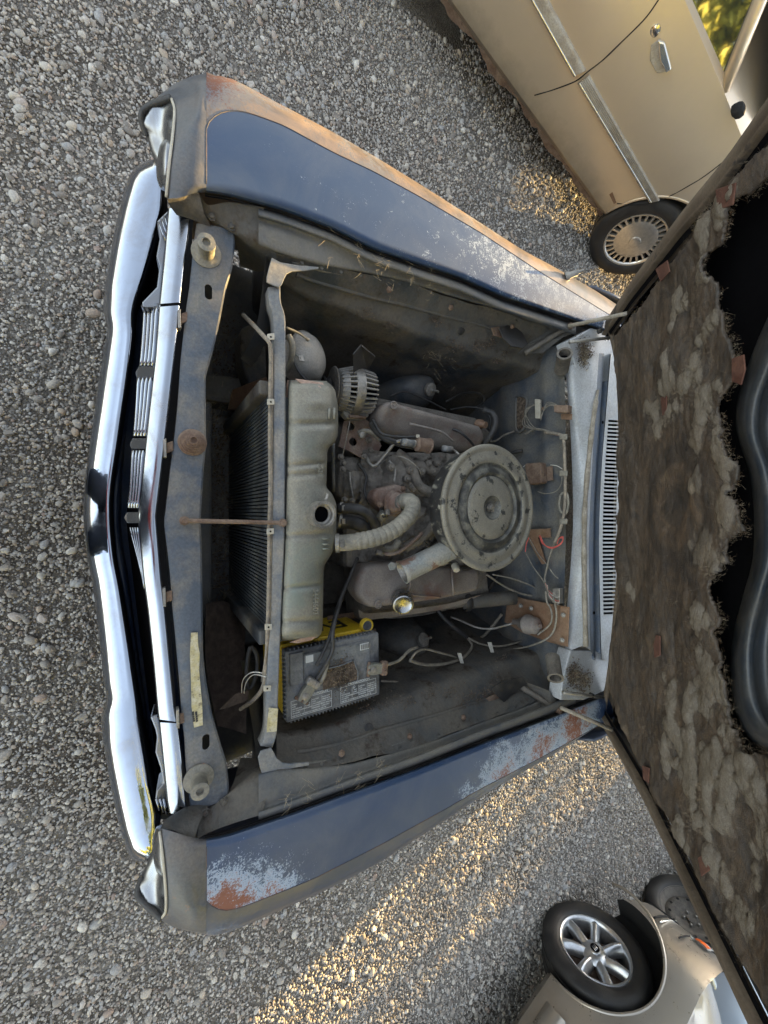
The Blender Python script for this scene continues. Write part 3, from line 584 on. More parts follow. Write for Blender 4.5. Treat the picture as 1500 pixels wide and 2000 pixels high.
    bz = loft('headlight_bezel', [u0, mid, u1, [p + V((0, .01, -.03)) for p in u1]], M['bezel'], car, n=30, m=5, curve=False)
    tube('bezel_rim', [p + V((0, -.001, .001)) for p in u0], .0028, M['white'], bz, seg=6, n=30)
    tube('bezel_lip', [p + V((side * .003, -.002, 0)) for p in cat([u1[18], u1[24], u1[29], u0[29]], 20)], .006, M['rubber'], bz, seg=8)
    hc = mid[13].lerp(u1[13], .45) + V((-side * .01, .006, -.012))
    lathe('headlight', [(.045, -.02), (.045, 0), (.042, .003), (.032, .008), (.016, .011), (0, .012)], hc, (0, -1, .15), M['bezel'], car, seg=32)
# antenna stub
a0 = Wz(1104, 541, .815); a1 = Wz(1135, 531, .85)
an = lathe('antenna_base', [(.016, 0), (.015, .012), (.011, .016), (.010, .040), (.006, .044), (.005, .06), (0, .06)], a0, (a1 - a0).normalized() + V((0, 0, .3)), M['steel'], car, seg=20)
# ================================================================ GUTTERS, APRONS
fC = [(505, 478), (548, 496), (625, 518), (721, 535), (793, 551), (873, 577), (960, 602), (1040, 630), (1130, 664)]
fD = [(545, 560), (600, 592), (649, 607), (713, 632), (793, 657), (870, 685), (940, 706), (1010, 724), (1060, 740)]
gC = [(505, 1512), (540, 1503), (607, 1500), (687, 1491), (767, 1470), (847, 1446), (920, 1417), (1010, 1385), (1120, 1340)]
gD = [(545, 1425), (600, 1418), (660, 1402), (740, 1365), (820, 1335), (900, 1305), (985, 1280), (1060, 1262)]
for side, A_, C_, D_ in ((-1, fA, fC, fD), (1, gA, gC, gD)):
    xs = [400 + 790 * i / 60 for i in range(61)]
    a = [(x, at(A_, x)) for x in xs]
    s = -side
    def off(k, dz): return [Wz(x, y + s * k, zf(x) + dz) for x, y in a]
    loft('hood_gap_seal', [off(1, -.016), off(3, -.03), off(7, -.034), off(9, -.022)], M['rubber'], car, n=61, m=2, curve=False)
    xs2 = [505 + 620 * i / 50 for i in range(51)]
    ga = [Wz(x, at(A_, x) + s * 9, zf(x) - .022) for x in xs2]; gb = [Wz(x, at(A_, x) + s * 13, zf(x) - .016) for x in xs2]; gb2 = [Wz(x, at(A_, x) + s * 24, zf(x) - .016) for x in xs2]
    gc = [Wz(x, at(A_, x) + s * 28, zf(x) - .03) for x in xs2]
    gd = [Wz(x, at(A_, x) * .42 + at(C_, x) * .58, .775) for x in xs2]; ge = [Wz(x, at(C_, x) - s * 3, .768) for x in xs2]; gf = [Wz(x, at(C_, x), .758) for x in xs2]
    loft('drip_channel', [ga, gb, gb2, gc, gd, ge, gf], M['bay'], car, n=51, m=3, curve=False)
    xs3 = [540 + 568 * i / 50 for i in range(51)]
    c0 = [Wz(x, at(C_, x), .766) for x in xs3]; c1 = [Wz(x, at(C_, x) + s * 3, .762) for x in xs3]
    c2 = [Wz(x, at(C_, x) * .7 + at(D_, x) * .3, .735) for x in xs3]; c3 = [Wz(x, at(C_, x) * .38 + at(D_, x) * .62, .70) for x in xs3]; c35 = [Wz(x, at(C_, x) * .15 + at(D_, x) * .85, .685) for x in xs3]
    c4 = [Wz(x, at(D_, x), .65) for x in xs3]; c5 = [p + V((-side * .004, 0, -.05)) for p in c4]; c6 = [p + V((-side * .02, 0, -.2)) for p in c4]; c7 = [p + V((-side * .10, 0, -.42)) for p in c4]
    def dis(p):
        return V((side, 0, .3)) * (noise.noise(p * 9) * .008 + noise.noise(p * 40) * .0015)
    ap = loft('inner_fender', [c0, c1, c2, c3, c35, c4, c5, c6, c7], M['apron'], car, n=90, m=5, curve=False, disp=dis)
    # pressed beads, seam and weld spots of the apron
    def KP(x, k, dz=0): return Wz(x, at(C_, x) * (1 - k) + at(D_, x) * k, .762 - .03 * min(1, k / .3) - (.035 * min(1, (k - .3) / .32) if k > .3 else 0) - (.015 * (k - .62) / .23 if k > .62 else 0) + dz)
    tube('apron_bead', [KP(x, .40 + .05 * sin(x / 90), .001) for x in range(580, 1010, 20)], .006, M['apron'], ap, seg=8, n=60)
    tube('apron_bead', [KP(x, .12, -.001) for x in range(570, 1060, 20)], .0035, M['bay'], ap, seg=6, n=60)
    for x in range(590, 1050, 38): lathe('weld_spot', [(.004, 0), (.005, .0012), (.003, .002), (0, .0016)], KP(x, .06, .003), (0, 0, 1), M['apron'], ap, seg=10)
    lathe('apron_plug', [(.014, 0), (.014, .003), (.010, .004), (0, .003)], KP(900 if side < 0 else 720, .55, .002), (-side * .6, 0, 1), M['rubber'], ap, seg=20)
    # bolts along the ledge
    for x in ((760, 880, 1000) if side < 0 else (667, 800, 905)):
        y = at(C_, x) + s * 22; 
        bolt(Wz(x, y, .752), (-side * .4, 0, 1), .006, M['rust'], ap)
    # front corner gusset between header, gutter and yoke
    if side < 0:
        loft('corner_gusset', [L((392, 378, .775), (405, 400, .765), (450, 395, .775), (515, 405, .785), z=0), L((400, 425, .74), (440, 440, .75), (480, 440, .765), (520, 432, .775), z=0), L((455, 460, .725), (480, 475, .735), (505, 480, .75), (540, 490, .762), z=0), L((470, 520, .60), (500, 530, .62), (520, 530, .66), (545, 540, .70), z=0)], M['apron'], car, n=20, m=5)
    else:
        loft('corner_gusset', [L((385, 1642, .775), (400, 1630, .765), (450, 1610, .775), (515, 1590, .785), z=0), L((395, 1590, .74), (435, 1570, .75), (480, 1565, .765), (520, 1560, .775), z=0), L((448, 1545, .725), (480, 1520, .735), (505, 1512, .75), (540, 1508, .762), z=0), L((470, 1480, .60), (500, 1480, .62), (520, 1480, .66), (545, 1485, .70), z=0)], M['apron'], car, n=20, m=5)
    for (x, y) in (((413, 424), (452, 444)) if side < 0 else ((402, 1585), (437, 1565))): bolt(Wz(x, y, .752), (0, 0, 1), .006, M['apron'], car)
    # shock tower
    if side < 0: tc, ts = (835, 762), 1
    else: tc, ts = (822, 1252), -1
    c_ = Wz(tc[0], tc[1], .50)
    vs = []; nU, nV = 30, 10
    for j in range(nV + 1):
        for i in range(nU):
            th = 2 * pi * i / nU; r = j / nV; rr = r ** .8
            vs.append(c_ + V((cos(th) * .085 * rr + side * .02 * (1 - r), sin(th) * (.15 if sin(th) < 0 else .075) * rr, .015 - .20 * r ** 3.0)))
    fs = [(j * nU + i, j * nU + (i + 1) % nU, (j + 1) * nU + (i + 1) % nU, (j + 1) * nU + i) for j in range(nV) for i in range(nU)]
    tw = obj('shock_tower', vs, fs, M['bay'] if side < 0 else M['apron'], car)
    tt_ = Wz(*((838, 760) if side < 0 else (824, 1250)), .53)
    lathe('shock_mount', [(.024, 0), (.024, .012), (.018, .015), (.008, .016), (.0075, .024), (.0045, .025), (.004, .05), (0, .05)], tt_, (-side * .45, .15, 1), M['steel'], car, seg=20)
# blanking plate on the left apron
prism('apron_plate', [Wy(690, 690, .47), Wy(705, 672, .49), Wy(733, 695, .56), Wy(718, 722, .56), Wy(690, 735, .5)], (.004, 0, 0), M['rubber'], car)
# floor pieces of the bay (frame rails, black sheet painted as the shaded road between them)
for s in (-1, 1): box('frame_rail', (s * .40, .75, .26), (.09, 1.25, .11), M['apron'], car, bw=.012)
box('oil_stained_crossmember', (0, .62, .22), (.80, .16, .08), M['eng'], car, bw=.015)
box('bay_road_shade', (0, .70, .16), (1.5, 1.35, .01), M['dark'], car)  # near-black sheet stands in for shade under the bay
# ================================================================ FIREWALL / COWL
YF = 1.29
fw = []
def FY(x, y, d=0): return Wy(x, y, YF - d)
xl, xr = -.62, .62
rows = [(.20, .0), (.45, .0), (.52, -.02), (.66, -.010), (.70, -.012), (.705, -.020), (.735, -.020), (.75, -.012), (.80, -.018)]
grid = [[V((xl + (xr - xl) * i / 60, YF + dy - .01 * noise.noise(V((i * .1, z * 6, 0))), z)) for i in range(61)] for z, dy in rows]
firewall = loft('firewall', grid, M['bay'], car, n=61, m=3, curve=False)
# cowl top panel, gutter, vent
def cy(x): return x
cw0 = [(1118, 712), (1122, 760), (1129, 860), (1133, 1000), (1130, 1080), (1122, 1180), (1114, 1270)]
cw1 = [(1152, 700), (1154, 780), (1147, 900), (1142, 1000), (1141, 1080), (1140, 1180), (1138, 1262)]
cw2 = [(1170, 690), (1164, 780), (1157, 900), (1152, 1000), (1150, 1080), (1151, 1180), (1153, 1270)]
cw3 = [(1180, 690), (1174, 780), (1167, 900), (1162, 1000), (1161, 1080), (1161, 1180), (1163, 1290)]
cw4 = [(1193, 690), (1186, 780), (1176, 900), (1171, 1000), (1170, 1080), (1172, 1180), (1175, 1290)]
cw5 = [(1235, 690), (1230, 780), (1228, 900), (1226, 1000), (1226, 1080), (1222, 1180), (1220, 1290)]
e0 = cat([Wz(x, y, .815) for x, y in cw0], 50)
loft('cowl_panel', [[p + V((0, .004, -.03)) for p in e0], e0, cat([Wz(x, y, .835) for x, y in cw1], 50), cat([Wz(x, y, .838) for x, y in cw2], 50)], M['cowl'], car, n=50, m=4, curve=False)
loft('cowl_gutter', [cat([Wz(x, y, .838) for x, y in cw2], 50), cat([Wz(x, y, .836) for x, y in cw3], 50), [p + V((0, .004, -.02)) for p in cat([Wz(x, y, .836) for x, y in cw3], 50)], cat([Wz(x, y, .822) for x, y in cw4], 50), cat([Wz(x, y, .850) for x, y in cw4], 50)], M['cowlb'], car, n=50, m=2, curve=False, smooth_m=False)
tube('cowl_seal', [Wz(x, y, .842) for x, y in ((1168, 762), (1163, 790), (1155, 850), (1147, 930), (1142, 1000), (1141, 1080), (1142, 1170), (1144, 1262))], .0085, M['seal'], car, seg=8, n=60, rf=lambda t: 1 - .5 * (t < .04) + .12 * sin(t * 40))
# vent panel with real slots
g0 = cat([Wz(x, y, .850) for x, y in cw4], 200); g5 = cat([Wz(x, y, .858) for x, y in cw5], 200)
vent = loft('cowl_vent', [g0, [a.lerp(b, .12) for a, b in zip(g0, g5)]], M['cowl'], car, n=200, m=1, curve=False, smooth_m=False)
loft('vent_rear_panel', [[a.lerp(b, .58) for a, b in zip(g0, g5)], g5, [p + V((0, .12, .01)) for p in g5]], M['cowl'], vent, n=200, m=1, curve=False, smooth_m=False)
loft('vent_well', [[a.lerp(b, .10) + V((0, 0, -.012)) for a, b in zip(g0, g5)], [a.lerp(b, .6) + V((0, 0, -.012)) for a, b in zip(g0, g5)]], M['dark'], vent, n=200, m=1, curve=False)
ys = [p for p in g0]
pa = min(range(200), key=lambda i: (g0[i] - Wz(1190, 822, .85)).length); pb = min(range(200), key=lambda i: (g0[i] - Wz(1175, 1200, .85)).length)
ns = 49; slat_me = None
for k in range(ns + 1):
    t = pa + (pb - pa) * k / ns; i = int(t); f = t - i
    p = g0[i].lerp(g0[min(199, i + 1)], f); q = g5[i].lerp(g5[min(199, i + 1)], f); c = p.lerp(q, .35); d = (q - p) * .5
    if slat_me is None:
        slat = box('vent_slat', (0, 0, 0), (.0062, 1, .004), M['cowl'], vent); slat_me = slat.data; o = slat
    else: o = bpy.data.objects.new('vent_slat', slat_me); COL.objects.link(o); o.parent = vent
    o.location = c + V((0, 0, -.001)); o.scale = (1, d.length, 1); o.rotation_euler = (0, 0, math.atan2(-d.x, d.y))
for (i0, i1) in ((0, pa), (pb, 199)):
    loft('vent_end_panel', [[a.lerp(b, .12) for a, b in zip(g0[i0:i1 + 1], g5[i0:i1 + 1])], [a.lerp(b, .58) for a, b in zip(g0[i0:i1 + 1], g5[i0:i1 + 1])]], M['cowl'], vent, n=20, m=1, curve=False)
# cowl corners
for P in ([(1110, 665), (1155, 640), (1200, 650), (1200, 745), (1165, 745), (1130, 735)], [(1100, 1325), (1115, 1270), (1160, 1270), (1195, 1285), (1180, 1350), (1140, 1368), (1095, 1368)]):
    prism('cowl_corner', [Wz(x, y, .822) for x, y in P], (0, 0, -.05), M['cowl'], car, bw=.004)
for (x, y) in ((1177, 825), (1160, 1197)): lathe('drain_slot', [(.006, 0), (.006, .001), (0, .001)], Wz(x, y, .8385), (0, 0, 1), M['dark'], car, seg=16)
# ================================================================ FIREWALL FITTINGS
F = lambda *a: FY(*a)
prism('brake_bracket', [FY(992, 1161, .03), FY(1030, 1171, .03), FY(1112, 1186, .05), FY(1109, 1264, .05), FY(1075, 1255, .03), FY(1020, 1236, .03), FY(985, 1215, .03)], (0, .004, 0), M['brownplate'], car, bw=.002)
for (x, y) in ((1017, 1183), (1037, 1188), (1100, 1201), (1098, 1250)): bolt(FY(x, y, .052), (0, -1, .2), .006, M['steel'], car)
bs0 = FY(1004, 1214, .055); bs1 = FY(1056, 1224, .07)
lathe('brake_booster_valve', [(.012, 0), (.012, .02), (.024, .045), (.033, .068), (.037, .071), (.037, .080), (.033, .084), (.031, .112), (.023, .122), (.009, .124), (.009, .134), (0, .134)], bs0 + V((0, 0, -.0)), (bs1 - bs0), M['cover'], car, seg=32)
# steering column and shaft
sA, sB, sC = WY0 = Wz(800, 1178, .45), Wz(905, 1176, .55), Wz(972, 1170, .60)
tube('steering_shaft', [Wz(780, 1182, .40), sB], .012, M['rust'], car, seg=12, n=4, curve=False)
tube('steering_column', [sB, sC, sC + (sC - sB) * .5], .027, M['apron'], car, seg=20, n=5, curve=False)
lathe('column_flange', [(.034, 0), (.036, .008), (.036, .022), (.028, .03)], sB, sC - sB, M['rubber'], car, seg=24)
# heater resistor opening, blower resistor, voltage regulator, grommets, clips
fr = [(1008, 775), (1018, 773), (1029, 780), (1027, 800), (1022, 838), (1008, 837)]
tube('firewall_opening_rim', [FY(x, y, .022) for x, y in fr + [fr[0]]], .005, M['bay'], car, seg=6, n=40)
prism('firewall_opening', [FY(x, y, .020) for x, y in fr], (0, .004, 0), M['debris'], car)
prism('ballast_resistor', [FY(1048, 780, .03), FY(1058, 781, .03), FY(1058, 818, .03), FY(1049, 818, .03)], (0, -.012, 0), M['white'], car, bw=.002)
bolt(FY(1061, 798, .03), (0, -1, 0), .005, M['rust'], car)
prism('starter_relay', [FY(1090, 793, .05), FY(1118, 793, .05), FY(1117, 808, .05), FY(1090, 807, .05)], (0, -.025, 0), M['rust'], car, bw=.003)
prism('relay_bracket', [FY(1095, 808, .045), FY(1117, 808, .045), FY(1116, 820, .045), FY(1096, 819, .045)], (0, .003, 0), M['brownplate'], car, bw=.001)
prism('voltage_regulator', [FY(1036, 906, .03), FY(1068, 904, .03), FY(1070, 944, .03), FY(1048, 948, .03), FY(1038, 942, .03)], (0, -.035, 0), M['rust'], car, bw=.006)
for P in ([(1030, 920), (1040, 915), (1040, 938), (1032, 936)], [(1068, 912), (1080, 910), (1081, 938), (1068, 940)]): prism('regulator_foot', [FY(x, y, .025) for x, y in P], (0, -.004, 0), M['rust'], car, bw=.001)
prism('wiper_bracket', [FY(1030, 1034, .03), FY(1076, 1032, .03), FY(1077, 1050, .03), FY(1052, 1050, .03), (FY(1068, 1100, .03)), FY(1060, 1102, .03), FY(1032, 1052, .03)], (0, -.006, 0), M['brownplate'], car, bw=.001)
for y in (853, 924, 1018): prism('harness_clip', [FY(1094, y - 5, .055), FY(1110, y - 5, .055), FY(1109, y + 6, .055), (FY(1094, y + 6, .055))], (0, -.006, 0), M['hose'], car, bw=.002)
tube('grommet_rim', [FY(x, y, .05) for x, y in ((1094, 968), (1100, 962), (1108, 965), (1110, 985), (1106, 1002), (1098, 1002), (1092, 990), (1094, 968))], .004, M['hose'], car, seg=6, n=30)
def FT(name, pts, r, mat, d=.05, seg=6): return tube(name, [FY(*p[:2], (p[2] if len(p) > 2 else d)) for p in pts], r, M[mat], car, seg=seg)
FT('wiring_harness', [(1064, 845), (1080, 846), (1096, 850), (1101, 858), (1103, 900), (1104, 950), (1103, 990), (1098, 1020), (1090, 1045), (1083, 1060)], .006, 'tape', .055)
FT('wiring_harness', [(1083, 1060), (1074, 1085), (1068, 1110), (1064, 1130), (1068, 1150), (1076, 1162)], .0035, 'wire', .055)
FT('wiring_harness', [(1066, 1155), (1068, 1175), (1076, 1190), (1078, 1208), (1072, 1222), (1050, 1240)], .0035, 'wire', .07)
FT('wiring_harness', [(1080, 1165), (1084, 1180), (1087, 1205), (1080, 1235), (1060, 1252), (1020, 1265), (970, 1268), (925, 1262), (905, 1258)], .0035, 'wire', .07)
FT('wire', [(1026, 848), (1045, 838), (1062, 840), (1075, 844)], .0035, 'wire', .04)
for k in range(4): FT('wire', [(1050 + k * 2, 785 + k), (1032 - k * 2, 800), (1020 + k * 5, 828 - k), (1040 + k * 3, 838), (1066, 842)], .0016, 'wire', .04)
for k in range(4): FT('wire', [(1056, 815 + k * 2), (1064 + k, 800 - k * 4), (1075 + k * 3, 792 - k), (1094, 796 + k)], .0014, 'wire', .05)
for k in range(3): FT('red_wire', [(1053 + k, 1046), (1060 + k * 2, 1062 + k), (1078, 1069 + k), (1094 + k, 1062), (1100, 1052 - k * 2), (1092, 1052), (1088, 1062)], .0015, 'redwire', .07)
FT('red_wire', [(1033, 1050), (1028, 1062), (1026, 1078)], .002, 'redwire', .05)
FT('wire', [(1026, 1078), (1040, 1105), (1058, 1130), (1066, 1145)], .0022, 'wire', .05)
FT('wire', [(1033, 1050), (1050, 1080), (1066, 1100), (1080, 1120), (1090, 1130)], .002, 'wire', .04)
FT('white_wire', [(1022, 912), (1030, 906), (1045, 906)], .0014, 'whitewire', .04); FT('white_wire', [(1075, 908), (1088, 910), (1098, 916)], .0014, 'whitewire', .05)
FT('wire', [(1050, 960), (1065, 964), (1085, 960), (1096, 945), (1098, 925)], .0014, 'wire', .05)
for k in range(7): FT('wire' if k % 3 else 'white_wire', [(1064 + k, 1138 + k), (1072, 1152 + k * 2), (1084, 1160 + k * 3), (1092, 1158 + k * 4)], .0012, ('wire', 'redwire', 'whitewire')[k % 3], .055 + .003 * k)
prism('fuse_block', [FY(1086, 1148, .04), FY(1100, 1148, .04), FY(1100, 1178, .04), FY(1085, 1176, .04)], (0, -.02, 0), M['steel'], car, bw=.002)
# speedometer and brake lines coming forward
def T3(name, pts, r, mat, par=None, seg=6, **k): return tube(name, [Wz(*p) for p in pts], r, M[mat], par or car, seg=seg, **k)
T3('cable', [(950, 1122, .62), (985, 1145, .62), (1020, 1160, .64), (1062, 1165, .66), (1075, 1155, .68)], .004, 'wire')
T3('cable', [(962, 1122, .62), (1000, 1130, .64), (1040, 1145, .66), (1068, 1163, .68)], .003, 'wire')
T3('brake_line', [(880, 1205, .5), (900, 1212, .52), (930, 1225, .55), (960, 1228, .6), (985, 1222, .62), (1000, 1218, .64)], .0045, 'steel')
T3('cable', [(848, 1182, .5), (865, 1205, .52), (890, 1228, .54), (912, 1244, .55)], .009, 'rubber')
T3('cable', [(912, 1244, .55), (922, 1262, .56), (905, 1284, .6), (870, 1296, .62), (830, 1298, .64), (800, 1290, .66)], .0055, 'wire')
T3('cable', [(915, 1246, .56), (940, 1258, .57), (975, 1262, .6), (1010, 1255, .6), (1035, 1245, .62)], .004, 'wire')
T3('cable', [(800, 1290, .66), (812, 1275, .66), (830, 1268, .64), (860, 1275, .62), (885, 1282, .6), (898, 1290, .58)], .004, 'wire')
for (x, y) in ((897, 1285), (956, 1264)): prism('cable_tie', L((x - 4, y - 10), (x + 3, y - 10), (x + 8, y + 10), (x + 2, y + 10), z=.63), (0, 0, .003), M['whitewire'], car)
# ================================================================ HOOD HINGES
for side, tub, a1, a2, r1, r2, arm in ((-1, (1103, 690), (1025, 690), (1106, 640), ((1110, 637), (1225, 612)), ((1112, 668), (1190, 660)), [(1012, 690, .70), (1030, 672, .72), (1090, 628, .78), (1118, 636, .80), (1118, 652, .80), (1098, 660, .79), (1060, 690, .74)]),
        (1, (1085, 1325), (1000, 1330), (1086, 1385), ((1095, 1382), (1195, 1425)), ((1100, 1352), (1178, 1362)), [(992, 1322, .70), (1010, 1325, .72), (1075, 1350, .79), (1093, 1380, .80), (1080, 1392, .80), (1060, 1384, .78), (1020, 1350, .72)])):
    hg = prism('hood_hinge', [Wz(*p) for p in arm], (0, 0, -.006), M['rust'] if 0 else M['apron'], car, bw=.002)
    c0 = Wz(tub[0] - 3 * 0, tub[1], .845); t1 = Wz(tub[0] - 8, tub[1] + (40 if side < 0 else -55), .78)
    ax = (c0 - t1).normalized()
    lathe('hinge_spring_tube', [(.024, -.085), (.0235, -.01), (.026, -.004), (.026, 0), (.0185, 0), (.018, -.05), (0, -.05)], c0, ax, M['eng'], hg, seg=28)
    lathe('tube_bore', [(.0178, -.03), (0, -.03)], c0, ax, M['dark'], hg, seg=20)
    tube('hinge_link', [Wz(*r1[0], .83), Wh(*r1[1], .02)], .0068, M['seal'], hg, seg=8, n=3)
    tube('hinge_link', [Wz(*r2[0], .835), Wh(*r2[1], .02)], .006, M['steel'], hg, seg=8, n=3)
    tube('hinge_spring', [Wz(*a1, .72), Wz(*a1, .72).lerp(Wz(*a2, .80), .5), Wz(*a2, .80)], .010, M['eng'], hg, seg=10, n=12, rf=lambda t: 1 + .1 * sin(t * 120))
    lathe('hinge_pivot', [(.011, 0), (.011, .02), (.006, .022), (0, .022)], Wz(a2[0], a2[1], .80), (0, 0, 1), M['rust'], hg, seg=16)
    # torn rubber splash flap on the apron
    pts = [(975, 640), (1000, 632), (1020, 650), (1032, 672), (1020, 680), (998, 676), (984, 662)] if side < 0 else [(958, 1345), (980, 1332), (1020, 1322), (1030, 1335), (1000, 1358), (985, 1372), (970, 1358)]
    prism('rubber_flap', [Wz(x, y, .745) for x, y in pts], (0, 0, -.004), M['rubber'], car, bw=.001)
    pts = [(950, 1365), (975, 1352), (990, 1372), (985, 1380), (962, 1376)] if side > 0 else [(960, 640), (985, 635), (1000, 642), (985, 660), (965, 655)]
    prism('rust_patch_plate', [Wz(x, y, .735) for x, y in pts], (0, 0, -.004), M['rust'], car, bw=.001)
# bonnet stop buttons at the fender ends
for (x, y) in ((1168, 648), (1152, 1357)): lathe('bump_stop', [(.009, 0), (.009, .012), (.006, .014), (0, .014)], Wz(x, y, .835), (0, 0, 1), M['rubber'], car, seg=16)
# ================================================================ ENGINE
def rb(name, pts, z, dep, mat, par=None, bw=.012, sg=4):
    P = [Wz(p[0], p[1], p[2] if len(p) > 2 else z) for p in pts]
    o = prism(name, P, (0, 0, -dep), mat, par or eng); b = bev(o, bw, sg, 30); o.data.polygons.foreach_set('use_smooth', [True] * len(o.data.polygons)); return o
eng = box('engine_block', (-.0, .80, .42), (.36, .56, .26), M['eng'], car, bw=.02)
# valve covers
def vcover(P, z, dep, hl):
    o = rb('valve_cover', P, z, dep, M['cover'], eng, .028, 6)
    return o
vc1 = vcover([(748, 782, .66), (770, 782, .665), (942, 830, .67), (952, 850, .65), (940, 880, .62), (900, 884, .61), (752, 852, .61), (737, 826, .63)], .66, .085, 0)
vc2 = vcover([(716, 1104, .63), (770, 1098, .63), (935, 1112, .63), (942, 1135, .65), (936, 1155, .66), (862, 1172, .66), (722, 1190, .65), (697, 1162, .64), (702, 1125, .63)], .64, .085, 0)
loft('cover_flange', [L((700, 1190), (725, 1198), (865, 1181), (945, 1160), z=.585), L((702, 1205), (728, 1210), (865, 1190), (950, 1166), z=.58)], M['cover'], vc2, n=20, m=1)
for (x, y, o_) in ((768, 792, vc1), (738, 1180, vc2)):
    lathe('cover_boss', [(.013, 0), (.013, .005), (.010, .006), (.009, .003), (.004, .003), (.003, .006), (0, .006)], Wz(x, y, .662 if y < 900 else .648), (0, 0, 1), M['cover'], o_, seg=20)
for P in ([(790, 1106, .655), (800, 1160, .665), (815, 1162, .665), (808, 1106, .655)], [(882, 1112, .655), (886, 1162, .668), (900, 1160, .668), (897, 1112, .655)]):
    tube('cover_rib', [Wz(*P[0]), Wz(P[0][0] + 12, 1140, .668), Wz(*P[1]), Wz(860, 1166, .667)] if P[0][0] < 850 else [Wz(*P[0]), Wz(*P[1])], .004, M['cover'], vc2, seg=6)
tube('cover_rib', [Wz(800, 828, .672), Wz(860, 843, .676), Wz(885, 862, .665)], .004, M['cover'], vc1, seg=6)
# oil filler cap
oc = Wz(788, 1182, .700); oa = V((.35, -.45, 1)).normalized()
lathe('oil_filler_cap', [(.018, -.06), (.022, -.048), (.031, -.042), (.033, -.036), (.0325, -.005), (.031, -.001), (.027, 0), (.024, -.003), (0, -.003)], oc, oa, M['cap'], vc2, seg=40)
# cylinder heads and exhaust side lumps
rb('cylinder_head', [(700, 1100, .56), (950, 1100, .57), (960, 1180, .57), (705, 1215, .55)], .56, .12, M['eng'], eng, .012)
rb('cylinder_head', [(730, 850, .55), (925, 880, .56), (965, 850, .56), (930, 815, .56), (738, 775, .55)], .56, .12, M['eng'], eng, .012)
# valley: lumpy greasy castings as one surface with relief
def rel(p):
    q = p * 1.0
    return V((0, 0, .030 * noise.noise(q * 14) + .016 * noise.noise(q * 34 + V((5, 0, 0))) + .007 * noise.noise(q * 90)))
loft('intake_manifold', [L((705, 880, .57), (800, 885, .60), (880, 885, .61), (960, 890, .60), z=0), L((705, 930, .59), (790, 930, .63), (870, 930, .63), (960, 930, .63), z=0), L((700, 1000, .58), (790, 1000, .62), (870, 1000, .65), (960, 1000, .63), z=0), L((700, 1060, .57), (790, 1060, .60), (870, 1060, .63), (960, 1060, .6), z=0), L((700, 1105, .55), (790, 1105, .58), (870, 1105, .59), (960, 1105, .6), z=0)], M['eng'], eng, n=110, m=28, disp=rel)
for pts in ([(775, 885, .63), (800, 905, .655), (815, 945, .665), (835, 960, .67), (860, 970, .67)], [(800, 905, .65), (835, 915, .655), (870, 935, .66)], [(770, 930, .62), (800, 950, .65), (835, 962, .66)], [(790, 1070, .62), (825, 1050, .65), (850, 1020, .66), (858, 985, .66)], [(815, 1090, .61), (850, 1070, .64), (875, 1040, .65)]):
    T3('intake_runner', pts, .017, 'eng', eng, seg=14)
im = loft('manifold_casting', [L((740, 910, .60), (745, 950, .61), (750, 990, .60), z=0), L((765, 890, .635), (775, 940, .655), (780, 985, .64), z=0), L((800, 890, .64), (815, 930, .665), (820, 980, .65), z=0)], M['eng'], eng, n=30, m=10, disp=lambda p: V((0, 0, .008 * noise.noise(p * 60))))
for (x, y) in ((802, 918), (825, 920), (848, 921), (765, 912), (856, 905), (838, 905), (795, 935), (820, 1095), (845, 1092)):
    lathe('washer', [(.011, -.012), (.0115, .002), (.008, .003), (0, .003)], Wz(x, y, .672), (0, 0, 1), M['eng'], eng, seg=16); bolt(Wz(x, y, .675), (0, 0, 1), .0062, M['eng'], eng)
text('casting_number', '4298', .017, Wz(797, 944, .690), (1, .75, 0), (-.75, 1, 0), M['eng'], eng, .0015)
# thermostat housing (rust red) and front boss
rb('thermostat_housing', [(728, 972, .66), (735, 955, .66), (775, 945, .67), (792, 950, .67), (798, 975, .68), (785, 1000, .67), (765, 1010, .66), (738, 990, .65)], .66, .05, M['rustred'], eng, .012)
ch_ = Wz(782, 984, .70)
lathe('thermostat_neck', [(.040, -.03), (.040, -.02), (.033, -.018), (.031, -.004), (.026, 0), (.025, .02)], ch_, (.10, .28, 1), M['rustred'], eng, seg=28)
for (x, y) in ((787, 955), (742, 985)): bolt(Wz(x, y, .69), (0, 0, 1), .0065, M['rust'], eng)
# corrugated upper radiator hose
hp_ = [Wz(656, 1061, .73), Wz(676, 1060, .742), Wz(700, 1057, .752), Wz(730, 1051, .762), Wz(760, 1040, .768), Wz(786, 1022, .770), Wz(803, 1002, .765), Wz(806, 985, .755), Wz(796, 978, .735), Wz(784, 982, .705)]
tube('radiator_hose', hp_, .0215, M['hose'], car, seg=24, n=230, rf=lambda t: (1.0 if t < .17 else (1.0 + .085 * (abs(sin(t * 62)) ** .6))) * (1 + .06 * (t < .03)))
hh = cat(hp_, 60)
def clamp(name, c, ax, r, par, mat='steel', w=.012):
    o = lathe(name, [(r, -w / 2), (r + .0018, -w / 2), (r + .0018, w / 2), (r, w / 2)], c, ax, M[mat], par, seg=30); a, b, _ = basis(ax)
    box('clamp_screw', c + V((0, 0, 1)) * (r + .005), (.016, .012, .008), M['steel'], par, bw=.001); return o
clamp('hose_clamp', Wz(659, 1061, .733), (hp_[1] - hp_[0]), .0235, car, 'steel', .010)
clamp('hose_clamp', hp_[-1] + V((0, 0, .006)), hp_[-2] - hp_[-1], .024, car, 'steel', .008)
